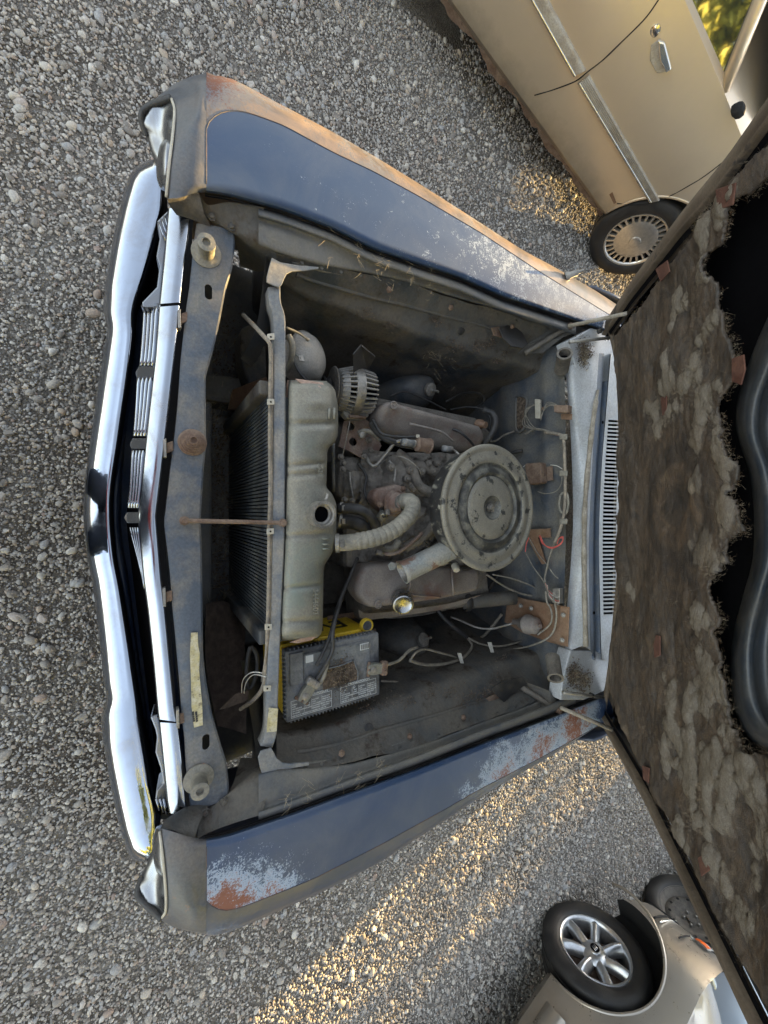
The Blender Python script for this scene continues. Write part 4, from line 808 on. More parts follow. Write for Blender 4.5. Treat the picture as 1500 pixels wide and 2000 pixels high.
# bypass and heater hoses by the pump
T3('heater_hose', [(662, 993, .62), (680, 993, .64), (703, 996, .66), (722, 1008, .66), (735, 1028, .65)], .0155, 'rubber', car, 14)
T3('heater_hose', [(664, 1020, .56), (685, 1020, .58), (703, 1025, .60), (722, 1035, .60)], .021, 'rubber', car, 16)
for (x, y, z, r) in ((665, 992, .62, .0165), (663, 1018, .565, .022)): clamp('hose_clamp', Wz(x, y, z), (.2, 1, .3), r, car, 'steel', .009)
T3('bypass_hose', [(738, 1022, .62), (745, 1010, .65), (752, 998, .67)], .0145, 'hose', car, 14); clamp('hose_clamp', Wz(750, 1000, .668), (-.2, .4, .6), .0155, car, 'cap', .010)
T3('heater_hose', [(740, 1062, .56), (755, 1072, .60), (770, 1070, .62), (780, 1055, .64)], .012, 'hose', car, 12)
# water pump, timing cover, pulleys
rb('timing_cover', [(690, 900, .50), (718, 905, .50), (718, 1090, .50), (690, 1080, .50)], .5, .25, M['eng'], eng, .01)
rb('water_pump', [(665, 905, .56), (680, 893, .56), (705, 905, .57), (712, 950, .57), (700, 975, .57), (672, 985, .55), (660, 960, .55)], .56, .06, M['eng'], eng, .014)
loft('pump_casting', [L((668, 915, .57), (672, 950, .58), (670, 980, .56), z=0), L((690, 920, .60), (694, 950, .605), (690, 975, .58), z=0), L((710, 920, .57), (712, 950, .57), (706, 975, .56), z=0)], M['eng'], eng, n=20, m=8, disp=lambda p: V((0, 0, .006 * noise.noise(p * 70))))
T3('pump_bead', [(683, 922, .600), (685, 945, .605), (690, 972, .60)], .003, 'steel', eng)
for (x, y) in ((670, 917), (673, 976), (666, 893), (688, 978), (712, 892)): bolt(Wz(x, y, .60), (0, -.2, 1), .007, M['eng'], eng)
pc = V((.0, .43, .44))
pul = lathe('fan_pulley', [(.07, -.02), (.07, -.012), (.055, 0), (.07, .012), (.07, .02), (.03, .02), (0, .02)], pc, (0, 1, 0), M['eng'], car, seg=40)
for k in range(7):
    t = 2 * pi * k / 7 + .3; d = V((cos(t), 0, sin(t))); e = V((-sin(t), 0, cos(t)))
    c = pc + V((0, -.035, 0))
    prism('fan_blade', [c + d * .04 + e * .02 + V((0, .01, 0)), c + d * .20 + e * .055 + V((0, .015, 0)), c + d * .205 - e * .03 + V((0, -.015, 0)), c + d * .04 - e * .02], (0, .002, 0), M['eng'], pul)
# drive belt (blue dusty strip behind the tank) up to the alternator
box('drive_belt', (.0, 0, 0), (.001, .001, .001), M['rubber'], None) if 0 else None
tube('drive_belt', [Wz(651, 868, .66), Wz(651, 905, .60), Wz(652, 960, .54)], .007, M['bar'], car, seg=4, n=6)
# ---- alternator
ac = Wz(690, 764, .60); aa = V((-.02, 1, .10)).normalized()
alt = lathe('alternator', [(.02, -.055), (.045, -.055), (.058, -.045), (.062, -.03)], ac, aa, M['alu'], car, seg=40)
lathe('stator_ring', [(.060, -.012), (.070, -.012), (.071, -.008), (.071, .012), (.070, .016), (.060, .016)], ac, aa, M['steel'], alt, seg=48)
lathe('stator_core', [(.030, -.05), (.052, -.045), (.053, .055), (.02, .06)], ac, aa, M['dark'], alt, seg=32)
A1, B1, C1 = basis(aa)
for k in range(28):
    t = 2 * pi * k / 28; d = A1 * cos(t) + B1 * sin(t)
    for (h0, h1) in ((-.052, -.012), (.016, .058)):
        p0, p1 = ac + d * .050 + C1 * h0, ac + d * .068 + C1 * (h1 if h0 > 0 else h0)
        e = (A1 * -sin(t) + B1 * cos(t)) * .0022
        q = [ac + d * .045 + C1 * h0, ac + d * (.070 if h0 > 0 else .058) + C1 * h0, ac + d * (.062 if h0 > 0 else .070) + C1 * h1, ac + d * .045 + C1 * h1]
        prism('cooling_fin', [v - e for v in q], e * 2, M['alu'], alt)
lathe('alternator_pulley', [(.03, 0), (.034, .004), (.026, .012), (.034, .02), (.03, .024), (.01, .024), (.008, .034), (0, .034)], ac - aa * .098, aa, M['rubber'], alt, seg=30)
lathe('alternator_fan', [(.02, 0), (.062, .003), (.064, .006), (.02, .006)], ac - aa * .07, aa, M['eng'], alt, seg=30)
rb('alternator_lug', [(672, 790, .60), (685, 785, .61), (716, 792, .61), (722, 812, .60), (712, 820, .60), (680, 818, .60), (670, 806, .6)], .6, .03, M['alu'], alt, .006)
T3('adjuster_bolt', [(682, 813, .615), (714, 816, .615)], .0055, 'rust', alt)
# bracket plate with two holes
bp = prism('alternator_bracket', [Wz(672, 822, .56), Wz(712, 818, .57), Wz(724, 826, .57), (Wz(745, 870, .57)), Wz(735, 892, .58), Wz(720, 902, .58), Wz(680, 880, .56), Wz(662, 872, .55)], (0, 0, -.006), M['rustred'], eng)
cs = [lathe('c', [(.0, -.05), (.013, -.05), (.013, .05), (0, .05)], Wz(x, y, .57), (0, 0, 1), None, seg=24) for x, y in ((688, 832), (692, 862))]
for c in cs: fixn(c)
cut(bp, cs); bev(bp, .001); ws(bp, 30)
for (x, y) in ((720, 860), (722, 880), (738, 892), (670, 905)): bolt(Wz(x, y, .585), (0, 0, 1), .008, M['eng'], eng)
T3('tension_rod', [(684, 820, .60), (678, 850, .60), (668, 895, .58)], .0018, 'steel', eng)
# fuel pipes and filter
T3('fuel_line', [(716, 894, .60), (724, 908, .62), (735, 908, .63), (755, 885, .65), (770, 866, .67), (782, 861, .68), (790, 862, .685)], .0055, 'steel', car, 8)
T3('crankcase_hose', [(725, 828, .62), (738, 845, .65), (755, 858, .665), (785, 868, .67), (810, 872, .67), (835, 875, .67)], .010, 'rubber', car, 12)
T3('ignition_wire', [(728, 820, .64), (736, 835, .66), (745, 847, .68), (765, 852, .69), (790, 854, .695), (816, 853, .70)], .0042, 'rubber', car, 8)
T3('vacuum_hose', [(700, 845, .60), (715, 842, .62), (732, 848, .63), (742, 860, .63)], .0075, 'hose', car, 10)
rb('hose_elbow', [(702, 848, .62), (706, 843, .62), (720, 842, .625), (719, 848, .62), (712, 856, .62), (705, 856, .62)], .62, .012, M['steel'], car, .005)
fa, fb = Wz(786, 863, .70), Wz(882, 878, .70); fd_ = (fb - fa).normalized(); ln = (fb - fa).length
tube('filter_hose', [fa, fa + fd_ * .045], .0105, M['bar'], car, seg=14, n=3); tube('filter_hose', [fb - fd_ * .035, fb], .010, M['bar'], car, seg=14, n=3)
for q in (.008, .038): lathe('hose_clamp', [(.0105, 0), (.0118, 0), (.0118, .005), (.0105, .005)], fa + fd_ * q, fd_, M['steel'], car, seg=20)
lathe('fuel_filter', [(.006, 0), (.010, .002), (.0215, .006), (.0215, .045), (.0245, .047), (.0245, .051), (.018, .053), (.008, .056)], fa + fd_ * .048, fd_, M['rust'], car, seg=28)
T3('fuel_line', [(882, 878, .70), (890, 882, .70), (898, 890, .71)], .004, 'steel')
box('filter_tag', Wz(816, 852, .705), (.010, .012, .002), M['white'], car)
# spark plug wires and distributor at the back
T3('ignition_wire', [(870, 835, .62), (895, 842, .66), (915, 858, .67), (925, 870, .66)], .0045, 'rubber', car, 8)
T3('heater_hose', [(945, 800, .62), (962, 808, .65), (968, 825, .66), (960, 848, .65), (945, 868, .62)], .011, 'rubber', car, 14)
T3('ignition_wire', [(870, 785, .5), (905, 768, .5), (940, 770, .5), (945, 785, .5), (930, 795, .5)], .004, 'rubber', car, 8); T3('ignition_wire', [(880, 800, .5), (915, 795, .52), (945, 800, .56), (955, 812, .58)], .004, 'rubber', car, 8)
T3('ignition_wire', [(948, 800, .58), (958, 820, .60), (955, 840, .6)], .004, 'rubber', car, 8); T3('throttle_wire', [(766, 890, .66), (790, 894, .70), (815, 912, .71), (824, 932, .70)], .0016, 'steel', car, 5)
lathe('oil_sender', [(.018, 0), (.018, .02), (.012, .025), (.012, .04), (0, .04)], Wz(932, 828, .60), (.3, .2, 1), M['brownplate'], car, seg=16)
tube('hood_cable', [Wz(698, 1090, .60), Wz(690, 1110, .64), Wz(678, 1140, .66), Wz(665, 1170, .68), Wz(655, 1200, .70), Wz(645, 1240, .715), Wz(632, 1272, .72), Wz(618, 1300, .725)], .0048, M['rubber'], car, seg=8)
# throttle bracket and linkage between hose and snorkel
T3('throttle_bracket', [(740, 1080, .62), (765, 1082, .64), (785, 1075, .65), (810, 1055, .66), (825, 1040, .67)], .006, 'rustred', eng, 6)
T3('coil_bracket', [(735, 1078, .63), (748, 1082, .63)], .0085, 'eng', eng, 10)
lathe('white_vacuum_cap', [(.012, 0), (.012, .02), (.009, .024), (0, .024)], Wz(888, 1104, .70), (.6, -.3, .8), M['white'], eng, seg=16)
# more plumbing and wiring of the bay
for pts, r, mt, nm in (([(905, 1190, .42), (930, 1180, .46), (955, 1150, .50), (975, 1120, .52)], .009, 'rubber', 'heater_hose'), ([(880, 1215, .40), (905, 1240, .42), (940, 1245, .48), (980, 1200, .55)], .006, 'wire', 'cable'),
    ([(720, 1195, .5), (760, 1205, .48), (820, 1200, .46), (870, 1190, .46)], .006, 'steel', 'linkage_rod'), ([(815, 1175, .55), (850, 1186, .53), (890, 1188, .52)], .004, 'rust', 'linkage_rod'),
    ([(830, 1195, .44), (848, 1170, .52), (858, 1160, .58)], .0035, 'rubber', 'ignition_wire'), ([(760, 1195, .46), (772, 1168, .55), (780, 1150, .60)], .0035, 'rubber', 'ignition_wire'), ([(725, 1200, .44), (733, 1172, .55), (742, 1150, .62)], .0035, 'rubber', 'ignition_wire'),
    ([(955, 905, .60), (975, 900, .60), (1000, 885, .60), (1020, 880, .62)], .008, 'rubber', 'heater_hose'), ([(960, 940, .6), (985, 935, .58), (1015, 960, .60)], .008, 'rubber', 'heater_hose'),
    ([(940, 860, .58), (965, 862, .56), (985, 850, .56), (1005, 842, .58)], .004, 'wire', 'wire'), ([(760, 775, .5), (790, 765, .52), (830, 780, .53), (870, 800, .53)], .0035, 'rubber', 'ignition_wire'),
    ([(700, 905, .58), (715, 930, .60), (712, 960, .60), (722, 985, .61)], .0045, 'rubber', 'vacuum_hose'), ([(760, 900, .66), (772, 915, .67), (770, 940, .67)], .003, 'steel', 'vacuum_pipe'),
    ([(828, 1058, .67), (842, 1078, .67), (848, 1100, .65)], .004, 'rubber', 'vacuum_hose'), ([(860, 1088, .66), (880, 1100, .66), (905, 1110, .64), (935, 1105, .6)], .0045, 'rubber', 'vacuum_hose'),
    ([(600, 540, .66), (680, 575, .66), (760, 605, .65), (860, 640, .63), (960, 690, .60), (1010, 740, .6)], .0035, 'tape', 'wiring_harness'), ([(985, 800, .5), (1000, 830, .52), (990, 870, .52)], .006, 'rubber', 'heater_hose'),
    ([(745, 1330, .60), (800, 1330, .60), (870, 1310, .60), (940, 1290, .60), (1010, 1275, .6)], .0035, 'tape', 'wiring_harness')):
    T3(nm, pts, r, mt, car, 8)
lathe('ignition_coil', [(.010, 0), (.024, .004), (.025, .01), (.025, .085), (.022, .09), (.010, .094), (.008, .104), (0, .104)], Wz(930, 930, .60), (.5, -.2, .5), M['rubber'], eng, seg=24)
lathe('vacuum_canister', [(.026, 0), (.03, .005), (.03, .018), (.012, .024), (.006, .04), (0, .04)], Wz(862, 1085, .63), (.4, -.5, .7), M['steel'], eng, seg=24)
# ---- air cleaner
AC = V((-.0125, .862, .838)); tilt = V((.0, .0, 1))
air = lathe('air_cleaner', [(.06, -.10), (.13, -.095), (.165, -.085), (.176, -.075), (.178, -.02), (.178, -.012)], AC, tilt, M['airblk'], car, seg=72)
lathe('air_cleaner_lid', [(.178, -.016), (.186, -.014), (.189, -.009), (.189, -.003), (.185, 0), (.176, 0), (.171, -.0035), (.166, -.0035), (.150, .001), (.137, .002), (.134, -.001)], AC, tilt, M['airlid'], air, seg=96)
lathe('lid_ring', [(.134, -.001), (.131, -.0045), (.124, -.0045), (.118, .001), (.104, .003), (.099, -.002), (.095, -.004)], AC, tilt, M['airring'], air, seg=96)
lathe('lid_center', [(.095, -.004), (.092, -.001), (.080, .001), (.045, .003), (.036, .002)], AC, tilt, M['airlid'], air, seg=72)
lathe('lid_dimple', [(.036, .002), (.032, -.003), (.026, -.010), (.014, -.014), (0, -.014)], AC, tilt, M['airring'], air, seg=40)
lathe('wing_nut', [(.012, -.014), (.012, -.008), (.007, -.005), (.005, .004), (0, .004)], AC, tilt, M['eng'], air, seg=16)
prism('wing_nut_ear', [AC + V((-.014, -.002, -.012)), AC + V((.014, .002, -.012)), AC + V((.012, .002, .002)), AC + V((-.012, -.002, .002))], (-.0004, .003, 0), M['eng'], air, bw=.001)
# snorkel
s0, s1 = Wz(893, 1066, .78), Wz(785, 1118, .74)
sd_ = (s1 - s0).normalized(); so0 = s0 - sd_ * .03; ll = (s1 - so0).length
sn = tube('snorkel', [so0 + (s1 - so0) * i / 14 for i in range(15)], .0315, M['snork'], air, seg=28, n=15, cap=False, curve=False, rf=lambda t: 1.0 + .12 * max(0, (t - .93) / .07))
solid(sn, .002)
lathe('snorkel_throat', [(.030, 0), (.022, -.02), (0, -.02)], s1, sd_, M['steel'], air, seg=24)
# ears of the vacuum tab on the snorkel's mouth
prism('snorkel_tab', L((758, 1104), (764, 1097), (775, 1100), (772, 1112), (762, 1114), z=.755), (0, 0, -.003), M['snork'], air, bw=.001)
# ---- horn
hn = V((-.03, .5, .87)).normalized()
hc_ = Wz(603, 697, .66)
horn = lathe('horn', [(.054, -.06), (.060, -.03), (.062, -.006), (.064, 0), (.062, .004), (.054, .016), (.036, .026), (.015, .031), (0, .032)], hc_, hn, M['alu'], car, seg=48)
lathe('horn_rim', [(.062, -.006), (.067, -.004), (.067, 0), (.062, .003)], hc_, hn, M['bay'], horn, seg=48)
bolt(Wz(600, 663, .695), (0, 0, 1), .005, M['steel'], horn); T3('horn_wire', [(560, 640, .74), (582, 650, .72), (602, 664, .71)], .003, 'hose', horn)
T3('horn_wire', [(571, 688, .70), (588, 700, .71)], .002, 'tank', horn); prism('horn_terminal', L((583, 694), (592, 694), (595, 706), (585, 704), z=.71), (0, 0, -.004), M['steel'], horn)
T3('horn_bracket', [(563, 655, .72), (571, 675, .72), (568, 705, .70), (560, 725, .66)], .008, 'hose', horn)
# ---- front left duct area: rusty headlight bucket pieces seen under the bar
rb('condenser_bracket', [(455, 760, .35), (520, 735, .48), (526, 752, .5), (470, 800, .35), (445, 800, .3)], .4, .02, M['brownplate'], car, .003)
rb('vent_box', [(470, 640, .45), (500, 625, .5), (520, 680, .5), (522, 740, .45), (490, 760, .4), (470, 700, .42)], .45, .1, M['apron'], car, .01)
loft('torn_mesh_cloth', [L((402, 1180, .40), (402, 1300, .45), (425, 1420, .5), z=0), L((440, 1175, .35), (445, 1300, .42), (455, 1425, .52), z=0), L((480, 1200, .30), (478, 1290, .42), (482, 1435, .56), z=0)], M['cloth'], car, n=40, m=10, disp=lambda p: V((0, 0, .02 * noise.noise(p * 14))))
obj('torn_flap', L((428, 1386, .60), (460, 1355, .62), (486, 1348, .62), (484, 1368, .63), (440, 1384, .62), z=0), [(0, 1, 2, 3, 4)], M['cloth'], car, False)
tube('vent_ring', [Wz(x, y, .55) for x, y in ((490, 1262), (500, 1275), (503, 1300), (497, 1330), (486, 1345), (482, 1320), (484, 1285), (490, 1262))], .006, M['rubber'], car, seg=8, n=40)
# ================================================================ BATTERY
bat = empty('battery', (.436, .419, .50), label='dusty black and yellow battery with worn warning labels in the engine bay corner', cat='battery')
q = [Wz(558, 1273, .70), Wz(738, 1236, .70), Wz(739, 1358, .70), Wz(566, 1412, .70)]
bc = sum(q, V()) / 4; bx = (q[1] - q[0] + q[2] - q[3]).normalized(); by = V((bx.y, -bx.x, 0)); by = by if by.x > 0 else -by   # bx: towards the firewall, by: outwards
hl, hw = .134, .088
def BP(a, b, h): return bc + bx * a + by * b + V((0, 0, h))
prism('battery_case', [BP(-hl, -hw, -.24), BP(hl, -hw, -.24), BP(hl, hw, -.24), BP(-hl, hw, -.24)], (0, 0, .21), M['yellow'], bat, bw=.006)
prism('battery_lid', [BP(-hl - .002, -hw - .002, -.034), BP(hl + .002, -hw - .002, -.034), BP(hl + .002, hw + .002, -.034), BP(-hl - .002, hw + .002, -.034)], (0, 0, .034), M['batblk'], bat, bw=.005)
prism('cell_cover', [BP(-hl + .045, -hw + .012, 0), BP(hl - .03, -hw + .012, 0), BP(hl - .03, -hw + .115, 0), BP(-hl + .045, -hw + .115, 0)], (0, 0, .003), M['batblk'], bat, bw=.002)
prism('lid_pad', [BP(-hl + .008, -hw + .004, 0), BP(-hl + .043, -hw + .004, 0), BP(-hl + .043, -hw + .085, 0), BP(-hl + .008, -hw + .085, 0)], (0, 0, .006), M['batblk'], bat, bw=.002)
for sgn, rng in ((1, 26), (-1, 22)):
    for k in range(rng):
        a = -hl + .012 + k * (2 * hl - .02) / rng
        box('case_rib', BP(a, sgn * (hw + .0035), -.012), (.003, .006, .016), M['batblk'], bat, rot=Matrix(((bx.x, by.x, 0), (bx.y, by.y, 0), (0, 0, 1))))
for k in range(15): box('case_rib', BP(-hl - .003, -hw + .012 + k * .011, -.010), (.006, .003, .016), M['batblk'], bat, rot=Matrix(((bx.x, by.x, 0), (bx.y, by.y, 0), (0, 0, 1))))
# carrier ledge and vent cap on the yellow wall
lathe('side_vent_cap', [(.020, -.006), (.020, .008), (.017, .011), (.014, .007), (0, .007)], BP(hl - .018, -hw - .016, -.04), (0, 0, 1), M['yellow'], bat, seg=28)
lathe('vent_cap_top', [(.0142, .001), (0, .001)], BP(hl - .018, -hw - .016, -.0335), (0, 0, 1), M['batblk'], bat, seg=20)
prism('case_ledge', [BP(-hl, -hw - .007, -.056), BP(hl - .005, -hw - .007, -.056), BP(hl - .005, -hw, -.052), BP(-hl, -hw, -.052)], (0, 0, .012), M['yellow'], bat, bw=.002)
text('case_lettering', 'EVER', .105, BP(hl - .040, -hw - .0015, -.180), -bx, (0, 0, 1), M['blkprint'], bat, .0006, .80)
text('case_lettering', 'EVER', .034, BP(hl - .045, -hw - .008, -.0396) + by * -.0, -bx, -by * -1 if 0 else by, M['blkprint'], bat, .0004, 1.35) if 0 else None
# printed top
def lab(name, a0, a1, b0, b1, h, mat): return prism(name, [BP(a0, b0, h), BP(a1, b0, h), BP(a1, b1, h), BP(a0, b1, h)], (0, 0, .0005), mat, bat)
def frame(a0, a1, b0, b1, h, t=.0008):
    for (p0, p1, q0, q1) in ((a0, a1, b0, b0 + t), (a0, a1, b1 - t, b1), (a0, a0 + t, b0 + t, b1 - t), (a1 - t, a1, b0 + t, b1 - t)): lab('label_border', p0, p1, q0, q1, h, M['print'])
lab('label', -hl + .048, hl - .032, -hw + .016, -hw + .045, .0032, M['label'])
lab('barcode_label', hl - .062, hl - .034, -hw + .018, -hw + .036, .0038, M['print'])
for k in range(9): lab('barcode_bar', hl - .059 + k * .0028, hl - .0575 + k * .0028 - (.0006 if k % 2 else 0), -hw + .020, -hw + .034, .0044, M['blkprint'])
lab('worn_label_patch', -hl + .050, -hl + .070, -hw + .018, -hw + .036, .0038, M['print'])
UX, UY = bx, -by
for i, a0 in enumerate((-hl + .010, .012)):
    a1 = a0 + .110; b0, b1 = hw - .055, hw - .008
    lab('label', a0 - .002, a1 + .002, b0 - .002, b1 + .002, .0006, M['batblk']); frame(a0, a1, b0 + .004, b1, .0012)
    text('warning_title', 'DANGER/POISON', .0085, BP(a0 + (.032 if i == 0 else .022), b0 + .003, .0013), UX, UY, M['print'], bat, .0002, 1.0)
    cols_ = [(a0 + .003, ['SHIELD', 'EYES.', 'EXPLOSIVE GASES', 'CAN CAUSE BLINDNESS', 'OR INJURY.']), (a0 + .036, ['NO', 'SPARKS', 'FLAMES', 'SMOKING']), (a0 + .056, ['SULFURIC', 'ACID', 'CAN CAUSE', 'BLINDNESS OR', 'SEVERE BURNS.']), (a0 + .084, ['FLUSH EYES', 'IMMEDIATELY', 'WITH WATER.', 'GET MEDICAL', 'HELP FAST.'])]
    for (a, lines_) in cols_:
        for j, s in enumerate(lines_): text('warning_text', s, .0044, BP(a, b0 + .016 + j * .0055, .0013), UX, UY, M['print'], bat, .00015, .72 if len(s) > 12 else .95)
    text('warning_text', 'KEEP OUT OF THE REACH OF CHILDREN. DO NOT TIP.', .0046, BP(a0 + .003, b1 - .0025, .0013), UX, UY, M['print'], bat, .00015, .8)
    for a in (a0 + .034, a0 + .054, a0 + .082): lab('label_divider', a, a + .0005, b0 + .010, b1 - .008, .0012, M['print'])
    lathe('warning_symbol', [(.0024, 0), (.0034, 0), (.0034, .0003), (.0024, .0003)], BP(a0 + .041, b0 + .012, .0012), (0, 0, 1), M['print'], bat, seg=20)
# grit tray in the torn centre of the label
prism('grit_tray', [BP(-.035, -.028, .0032), BP(.050, -.030, .0032), BP(.060, -.005, .0032), BP(.062, .026, .0032), BP(-.038, .030, .0032), BP(-.040, .0, .0032)], (0, 0, .0006), M['debris'], bat)
for (aa_, bb_, t_) in (((-.040, -.026), (.052, -.030), .003), ((.052, -.030), (.064, .004), .0028), ((.064, .004), (.062, .028), .003)):
    tube('torn_label_edge', [BP(aa_[0], aa_[1], .0045), BP((aa_[0] + bb_[0]) / 2, (aa_[1] + bb_[1]) / 2 + .003, .006), BP(*bb_, .0045)], .0018, M['label'], bat, seg=6)
# terminals
def terminal(a, b, ang, col2, nm):
    c = BP(a, b, .0); R = rotz(ang); t = lambda x, y, z: c + R @ V((x, y, z))
    t0 = lathe('terminal_post', [(.0095, 0), (.009, .020), (.007, .021), (0, .021)], c, (0, 0, 1), M['steel'], bat, seg=20)
    o = prism('terminal_clamp', [t(-.016, -.012, .004), t(.004, -.016, .004), t(.028, -.013, .004), (t(.030, .013, .004)), t(.004, .016, .004), t(-.016, .012, .004), t(-.016, .003, .004), t(-.002, .002, .004), t(-.002, -.002, .004), t(-.016, -.003, .004)], (0, 0, .015), M['tank'], bat, bw=.003)
    prism('clamp_block', [t(.026, -.020, .004), t(.046, -.020, .004), t(.046, .020, .004), t(.026, .020, .004)], (0, 0, .018), col2, bat, bw=.005)
    for yy in (-.011, .011): lathe('clamp_bolt', [(.0065, 0), (.0065, .003), (.003, .0035), (0, .0035)], t(.036, yy, .0215), (0, 0, 1), col2, bat, seg=14)
    tube('pinch_bolt', [t(-.013, -.020, .012), t(-.013, .020, .012)], .0045, M['rust'], bat, seg=6, n=3); return t
bang = math.atan2(bx.y, bx.x)
terminal(-.092, .026, bang - radians(-48) if 0 else bang + radians(52), M['steel'], 'n')
terminal(.106, .004, bang + radians(-8), M['rust'], 'p')
tm = BP(-.060, -.012, .02)
tube('battery_cable', [BP(-.060, -.008, .014), BP(-.045, -.030, .020), BP(-.032, -.055, .026), BP(-.020, -.085, .03), Wz(650, 1235, .735), Wz(660, 1190, .70), Wz(680, 1130, .62)], .0055, M['rubber'], bat, seg=10)
tube('battery_cable', [BP(-.050, .004, .014), BP(-.042, -.012, .018), BP(-.035, -.035, .020), BP(-.028, -.060, .022)], .0052, M['hose'], bat, seg=10)
tube('battery_cable', [BP(.140, .004, .012), Wz(775, 1292, .69), Wz(785, 1285, .685), Wz(800, 1270, .67), Wz(815, 1264, .66)], .0045, M['wire'], bat, seg=8)
rb('battery_hold_down', [(640, 1203, .5), (690, 1196, .5), (716, 1198, .5), (724, 1206, .5), (690, 1208, .5), (640, 1211, .5)], .5, .004, M['rust'], car, .001)
rb('battery_tray', [(548, 1262, .50), (735, 1228, .50), (745, 1340, .50), (560, 1405, .50)], .45, .006, M['rust'], car, .002)
# ================================================================ HOOD
hood_l = [(1183, 625), (1200, 600), (1235, 545), (1330, 415), (1420, 305), (1500, 190)]
hood_r = [(1172, 1410), (1205, 1470), (1260, 1570), (1330, 1720), (1400, 1870), (1460, 2000)]
hood_b = [(1183, 625), (1200, 700), (1206, 780), (1209, 900), (1209, 1000), (1206, 1100), (1198, 1200), (1188, 1300), (1172, 1410)]
def HP(s, t, d=0): return H0 + V((s, 0, 0)) + HT * t + HN * d
def st(p): q = p - H0; return q.x, q.dot(HT)
el = [st(Wh(*p)) for p in hood_l]; er = [st(Wh(*p)) for p in hood_r]; eb = [st(Wh(*p)) for p in hood_b]
def ext(e):
    a, b = e[1], e[-1]; k = (b[0] - a[0]) / (b[1] - a[1]); out = list(e); t = b[1]
    while t < 1.22: t += .1; out.append((b[0] + k * (t - b[1]), t))
    return out
el, er = ext(el), ext(er)
N_ = 40
Lp = lin([V((s, t, 0)) for s, t in el], N_); Rp = lin([V((s, t, 0)) for s, t in er], N_); Bp = cat([V((s, t, 0)) for s, t in eb], 41)
def hs(u, v):   # u across 0..1, v along 0..1
    i = v * (N_ - 1); k = min(N_ - 2, int(i)); f = i - k; a = Lp[k].lerp(Lp[k + 1], f); b = Rp[k].lerp(Rp[k + 1], f)
    j = u * 40; kk = min(39, int(j)); c = Bp[kk].lerp(Bp[kk + 1], j - kk); base = Bp[0].lerp(Bp[40], u)
    q = a.lerp(b, u) + (c - base) * (1 - v); return q.x, q.y
hood = loft('hood', [[HP(*hs(u / 30, v / 24), -.045 - .02 * sin(pi * u / 30)) for v in range(25)] for u in range(31)], M['blue'], car, n=25, m=1, curve=False, smooth_m=False, label='raised hood of the old car with ragged brown insulation underneath')
solid(hood, .003, 1)
def strip(name, f0, f1, d0, d1, mat, n=80, dd=0):
    # hood edge flange
    return loft(name, [[HP(*f0(i / (n - 1)), -.043) for i in range(n)], [HP(*f0(i / (n - 1)), d0) for i in range(n)], [HP(*f1(i / (n - 1), .35), d0 + .006) for i in range(n)], [HP(*f1(i / (n - 1), .65), d0 - .004) for i in range(n)], [HP(*f1(i / (n - 1), 1), d1) for i in range(n)]], mat, hood, n=n, m=2, curve=False, smooth_m=False)
M['rim'] = grime('brown_grey_hood_rim', (.085, .064, .044), (.145, .112, .08), .4, .62, 10, .55, .85, third=(.035, .03, .028), tlo=.58, thi=.66, tsc=14, bs=.2)
strip('hood_rim', lambda v: hs(0, v), lambda v, k: (hs(0, v)[0] + .085 * k, hs(0, v)[1] + .01 * k), 0, -.004, M['rim'])
strip('hood_rim', lambda v: hs(1, v), lambda v, k: (hs(1, v)[0] - .075 * k, hs(1, v)[1] + .01 * k), 0, -.004, M['rim'])
strip('hood_rim', lambda u: hs(u, 0), lambda u, k: (hs(u, 0)[0] * (1 - .05 * k), hs(u, 0)[1] + .045 * k), 0, -.004, M['rim'])
# inner skin of the hood, shade of the void painted near-black
for e_, sg in ((0, 1), (1, -1)):
    loft('rim_bead', [[V(HP(hs(e_, v / 60)[0] + sg * k, hs(e_, v / 60)[1] + .006, d)) for v in range(61)] for k, d in ((.046, .000), (.050, .014), (.058, .016), (.062, .002))], M['rim'], hood, n=61, m=2, curve=False)
    loft('rim_gap', [[V(HP(hs(e_, v / 60)[0] + sg * k, hs(e_, v / 60)[1] + .006, .0035)) for v in range(61)] for k in (.064, .082)], M['dark'], hood, n=61, m=1, curve=False)
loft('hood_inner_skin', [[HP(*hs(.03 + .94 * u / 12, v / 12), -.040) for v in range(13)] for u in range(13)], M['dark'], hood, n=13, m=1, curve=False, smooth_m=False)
# front brace: broad pressed rib
bl0 = [(1530, 560), (1490, 640), (1462, 710), (1441, 775), (1438, 840), (1462, 920), (1472, 1000), (1470, 1090), (1452, 1160), (1434, 1230), (1427, 1300), (1434, 1380), (1462, 1440), (1520, 1480)]
def BL(dx, dy, d): return [Wh(x + dx, y + dy * (y - 1030) / 500, d) for x, y in bl0]
M['brace'] = grime('dark_blue_hood_brace', (.020, .026, .034), (.07, .066, .058), .45, .68, 5, .34, .7, bs=.08, third=(.10, .05, .02), tlo=.66, thi=.72, tsc=14)
loft('hood_brace', [BL(0, 0, -.038), BL(3, 0, -.005), BL(14, -6, .022), BL(28, -14, .028), BL(42, -22, .018), BL(52, -28, -.012), BL(64, -34, -.030), BL(90, -40, -.034), BL(140, -60, -.034)], M['brace'], hood, n=90, m=3)
